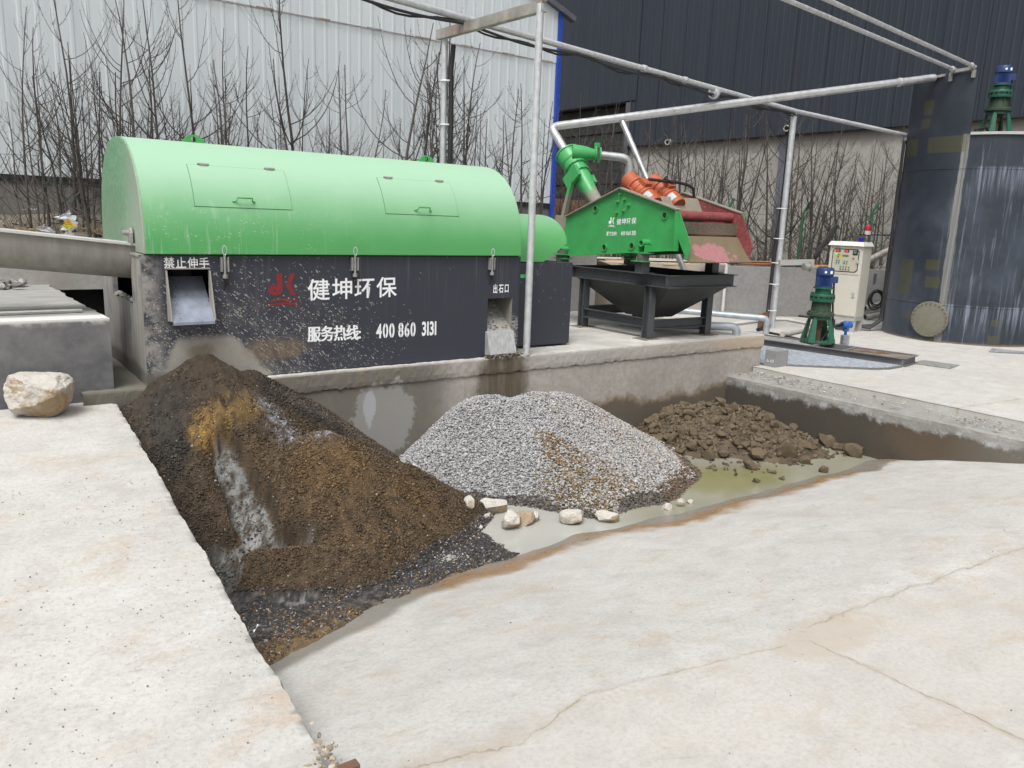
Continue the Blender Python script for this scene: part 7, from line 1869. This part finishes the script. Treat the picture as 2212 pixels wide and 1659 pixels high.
for z in (1.62, 1.78, 1.95, 2.12, 2.40): m.tube([(-4, 10.35, z), (-1, 10.32, z - .03), (1.2, 10.35, z + .01), (4, 10.4, z - .02)], .0028, 3, False)
m.build('wire', M_FG, fe2)

# ================================================================== SCRAP ON THE LOW WALL
M_WOOD = {}
def wood(c):
    if c not in M_WOOD:
        g = G('scrap_wood'); p = g.obj(); n = g.noise(g.map(p, (2, 2, 14)), 3, 5, .6); M_WOOD[c] = g.out(g.mix(n, [q * .7 for q in c], [min(1, q * 1.15) for q in c]), .85, 0, g.bump(n, .2, .004))
    return M_WOOD[c]
for (s0, s1, off, z, wdt, c, lab) in ((-4.6, -2.0, .10, 1.12, .12, (.52, .48, .42), 'grey weathered plank lying along the low wall behind the screen'), (-4.2, -1.7, .22, 1.15, .10, (.50, .33, .17), 'orange brown plank lying on the low wall behind the screen'), (-3.6, -1.35, .15, 1.185, .09, (.60, .57, .5), 'pale plank on top of the timber scrap on the low wall'), (-4.8, -2.6, .28, 1.19, .10, (.62, .6, .55), 'whitish board at the back of the timber scrap'), (-3.0, -1.5, .05, 1.11, .14, (.47, .36, .22), 'wide tan board at the front of the timber scrap')):
    a, b = Vector(lw(s0, off, z)), Vector(lw(s1, off + .06, z + .015)); m = MB(); m.bar(a, b, wdt, .028); tag(m.build('plank', wood(c), None), lab, 'plank', 'scrap planks on the low wall')
for (s0, s1, off, z, r, c, lab) in ((-1.2, 1.3, .12, 1.165, .02, (.28, .12, .05), 'rusty rod lying along the low wall left of the yard post'), (-.9, 1.9, .2, 1.17, .018, (.22, .10, .05), 'rust brown bar behind the rusty rod on the low wall'), (.2, 1.3, .05, 1.16, .016, (.5, .36, .08), 'yellowish batten at the front of the low wall'), (-1.4, .2, .3, 1.2, .022, (.33, .15, .06), 'thick rusty pipe at the back of the low wall')):
    m = MB(); m.tube([lw(s0, off, z), lw((s0 + s1) / 2, off + .03, z + .01), lw(s1, off + .02, z + .015)], r, 8); tag(m.build('rusty_bar', steel('rod_' + str(int(r * 1e3)), c, .85, .1, rust=.5), None, smooth=60), lab, 'metal bar', 'rusty bars on the low wall')
m = MB(); a = Vector(at_line(1985 - 60, 548, LA + LN * .15, LD)); b = Vector(at_line(1868, 566, LA + LN * .15, LD)); m.tube([a + Vector((0, 0, .1)), b], .075, 14); tag(m.build('scrap_pipe', steel('half_rusted_pipe', (.3, .3, .28), .6, .3, rust=.7), None, smooth=60), 'half rusted pipe lying on the low wall between cabinet and tank', 'pipe')
m = MB(); c0_ = Vector(at_line(1527, 566, LA + LN * .1, LD))
for k in range(5): m.tube([c0_ + Vector((.12 * math.cos(a) + .01 * k, -.06 * math.cos(a), .05 + .05 * math.sin(a) + .012 * k)) for a in np.linspace(0, 6.28, 18)], .009, 5)
tag(m.build('rope_coil', plain('rope', (.38, .29, .18), .9), None, smooth=60), 'coil of tan rope on the low wall right of the screen', 'rope')
m = MB(); q = Vector(at_line(1555, 572, LA + LN * .05, LD)); m.tube([q + Vector((-.12, .06, .0)), q + Vector((0, 0, .025)), q + Vector((.12, -.06, .0))], [.02, .035, .02], 8); tag(m.build('green_bottle', plain('green_plastic', (.02, .3, .13), .4), None, smooth=60), 'green plastic bottle lying on the low wall', 'bottle')
# leaning dark angle bar and its rest behind the cabinet
m = MB(); a, b = Vector(at_line(1760, 556, LA + LN * .3, LD)), Vector(at_line(1808, 487, LA + LN * .4, LD)); m.bar(a, b, .08, .08); tag(m.build('steel_bar', plain('dark_bar', (.03, .03, .03), .7), None), 'dark square bar leaning up behind the cream cabinet', 'metal bar')
m = MB(); a, b = Vector(at_line(1742, 536, LA + LN * .1, LD)), Vector(at_line(1800, 540, LA + LN * .1, LD)); m.bar(a, b, .07, .05); tag(m.build('angle_iron', plain('dark_angle', (.05, .05, .05), .7), None), 'short dark angle iron sticking out left of the cream cabinet', 'metal bar')
# pipes on the ground
for (pts, r, c, lab, mtl) in ((((1535, 706), (1660, 690), (1700, 690), (1778, 704), (1800, 712)), .035, (.58, .57, .54), 'white plastic pipe running along the yard behind the agitator', .0), (((1690, 722), (1735, 712), (1790, 700)), .05, (.42, .41, .38), 'dusty fat hose lying on the yard left of the agitator', 0), (((1660, 718), (1700, 726), (1745, 737)), .02, (.02, .02, .02), 'black cable lying on the yard towards the agitator', 0), (((1715, 681), (1760, 686), (1800, 693)), .022, (.03, .03, .03), 'black hose at the foot of the low grey wall', 0)):
    m = MB(); m.tube([at_z(u, v, .06 + r) for u, v in pts], r, 10); tag(m.build('yard_pipe' if r > .03 else 'yard_cable', paint('pipe_' + str(int(r * 1e3)), c, .6), None, smooth=60), lab, 'pipe' if r > .03 else 'cable')
m = MB(); q = Vector(at_z(1760, 699, .08)); m.tube([q + Vector((.2 * math.cos(a), .16 * math.sin(a), .02 * math.sin(3 * a))) for a in np.linspace(.4, 6.4, 24)], .017, 7); tag(m.build('hose_loop', plain('pale_hose', (.4, .38, .35), .6), None, smooth=60), 'loop of pale hose on the yard before the low wall', 'hose')
for (a, b, lab) in (((1885, 662), (1925, 652), 'upper steel pipe of the two stacked behind the cabinet'), ((1885, 682), (1925, 674), 'lower steel pipe of the two stacked behind the cabinet')):
    p0, p1 = Vector(at_line(*a, LA - LN * .35, LD)), Vector(at_line(*b, LA - LN * .35, LD)); k = (p1 - p0); m = MB(); m.lathe([(.055, 0), (.075, 0), (.075, k.length * 3), (0, k.length * 3)], p0 - k * .4, k, 18); tag(m.build('steel_pipe', M_GALVD, None, smooth=40), lab, 'pipe')
m = MB(); q = Vector(at_line(1570, 570, LA - LN * .12, LD)); m.tube(bend([q + Vector((-.5, .27, .0)), q + Vector((0, 0, 0)), q + Vector((0, 0, -1.0))], .08), .035, 10); tag(m.build('drain_pipe', paint('white_pvc', (.6, .59, .57), .5), None, smooth=60), 'white plastic pipe with an elbow running down the low wall behind the screen', 'pipe')
m = MB(); q = Vector(at_z(1642, 712, .06)); m.box((q.x - .04, q.y - .04, .06), (q.x + .04, q.y + .04, .36)); m.box((q.x + .05, q.y - .06, .18), (q.x + .13, q.y + .02, .38)); tag(m.build('pipe_stand', steel('rusty_stand', (.17, .1, .07), .85, .1, rust=.7), None), 'small rusty pipe stand by the foot of the yard post', 'stand')
# rubbish on the bank at the left
for (u, v, sx, sz, c, lab, y) in ((148, 472, .10, .15, (.66, .68, .72), 'crumpled white sheet snagged in the saplings at the left', 10.15), (146, 500, .10, .10, (.55, .54, .52), 'white plastic bag lying under the crumpled white sheet', 10.15), (150, 478, .035, .06, (.65, .33, .03), 'orange scrap hanging on the white sheet', 10.08), (143, 488, .045, .05, (.6, .55, .03), 'yellow scrap below the orange one', 10.06), (100, 493, .09, .07, (.5, .48, .5), 'pale rag on the ground among the left saplings', 10.2), (70, 452, .16, .025, (.55, .56, .57), 'white strip lying before the shed plinth', 12.4)):
    p = Vector(at_y(u, v, y)); m = MB(); gx, gy = np.linspace(-1, 1, 14), np.linspace(-1, 1, 14); v_, f_ = grid(gx, gy, lambda X, Y: 0 * X); nz1 = fbm(v_[:, 0] + u, v_[:, 1], f=1.3, o=3, seed=int(v)); nz2 = fbm(v_[:, 0] - u, v_[:, 1], f=2.1, o=3, seed=int(u)); m.add(np.stack([v_[:, 0] * sx * .5 * (1 + .7 * nz2) + .05 * nz1, .12 * nz2 * sx, v_[:, 1] * sz * .5 * (1 + .6 * nz1)], 1) + np.array(p), f_.tolist()); tag(m.build('litter_scrap', plain('scrap_' + str(u), c, .6), None, smooth=60), lab, 'litter')
for (u, v, L, lab, c) in ((60, 494, .22, 'dry yellow grass tuft and straw on the bank at the far left', (.27, .20, .11)), (205, 494, .16, 'dry straw tuft beside the green hood end', (.27, .20, .11))):
    rng = random.Random(u); p = Vector(at_y(u, v, 10.6)); m = MB()
    for k in range(36): q = p + Vector((rng.uniform(-L / 2, L / 2), rng.uniform(-.2, .2), -.05)); a = rng.uniform(0, 6.28); m.tube([q, q + Vector((math.cos(a) * .08, math.sin(a) * .08, .05)), q + Vector((math.cos(a) * .17, math.sin(a) * .17, .04))], .004, 3, False)
    o = m.build('straw_tuft', plain('straw_' + str(u), c, .9), None); tag(o, lab, 'straw')
# rubble on the far end of the block
def rb(n, rng): x = rng.uniform(-.3, .72, n); y = rng.uniform(9.2, 9.65, n); return np.stack([x, y, 1.06 + .05 * rng.random(n)], 1)
q_ = stones(150, rb, .02, .05, lambda P, r: np.array((.30, .29, .27))[None] * r.uniform(.4, 1.5, (len(P), 1)), 415).build('block_rubble', M_STONE, None); struct(q_, 'stuff'); q_['label'] = 'broken concrete rubble on the far end of the big block'
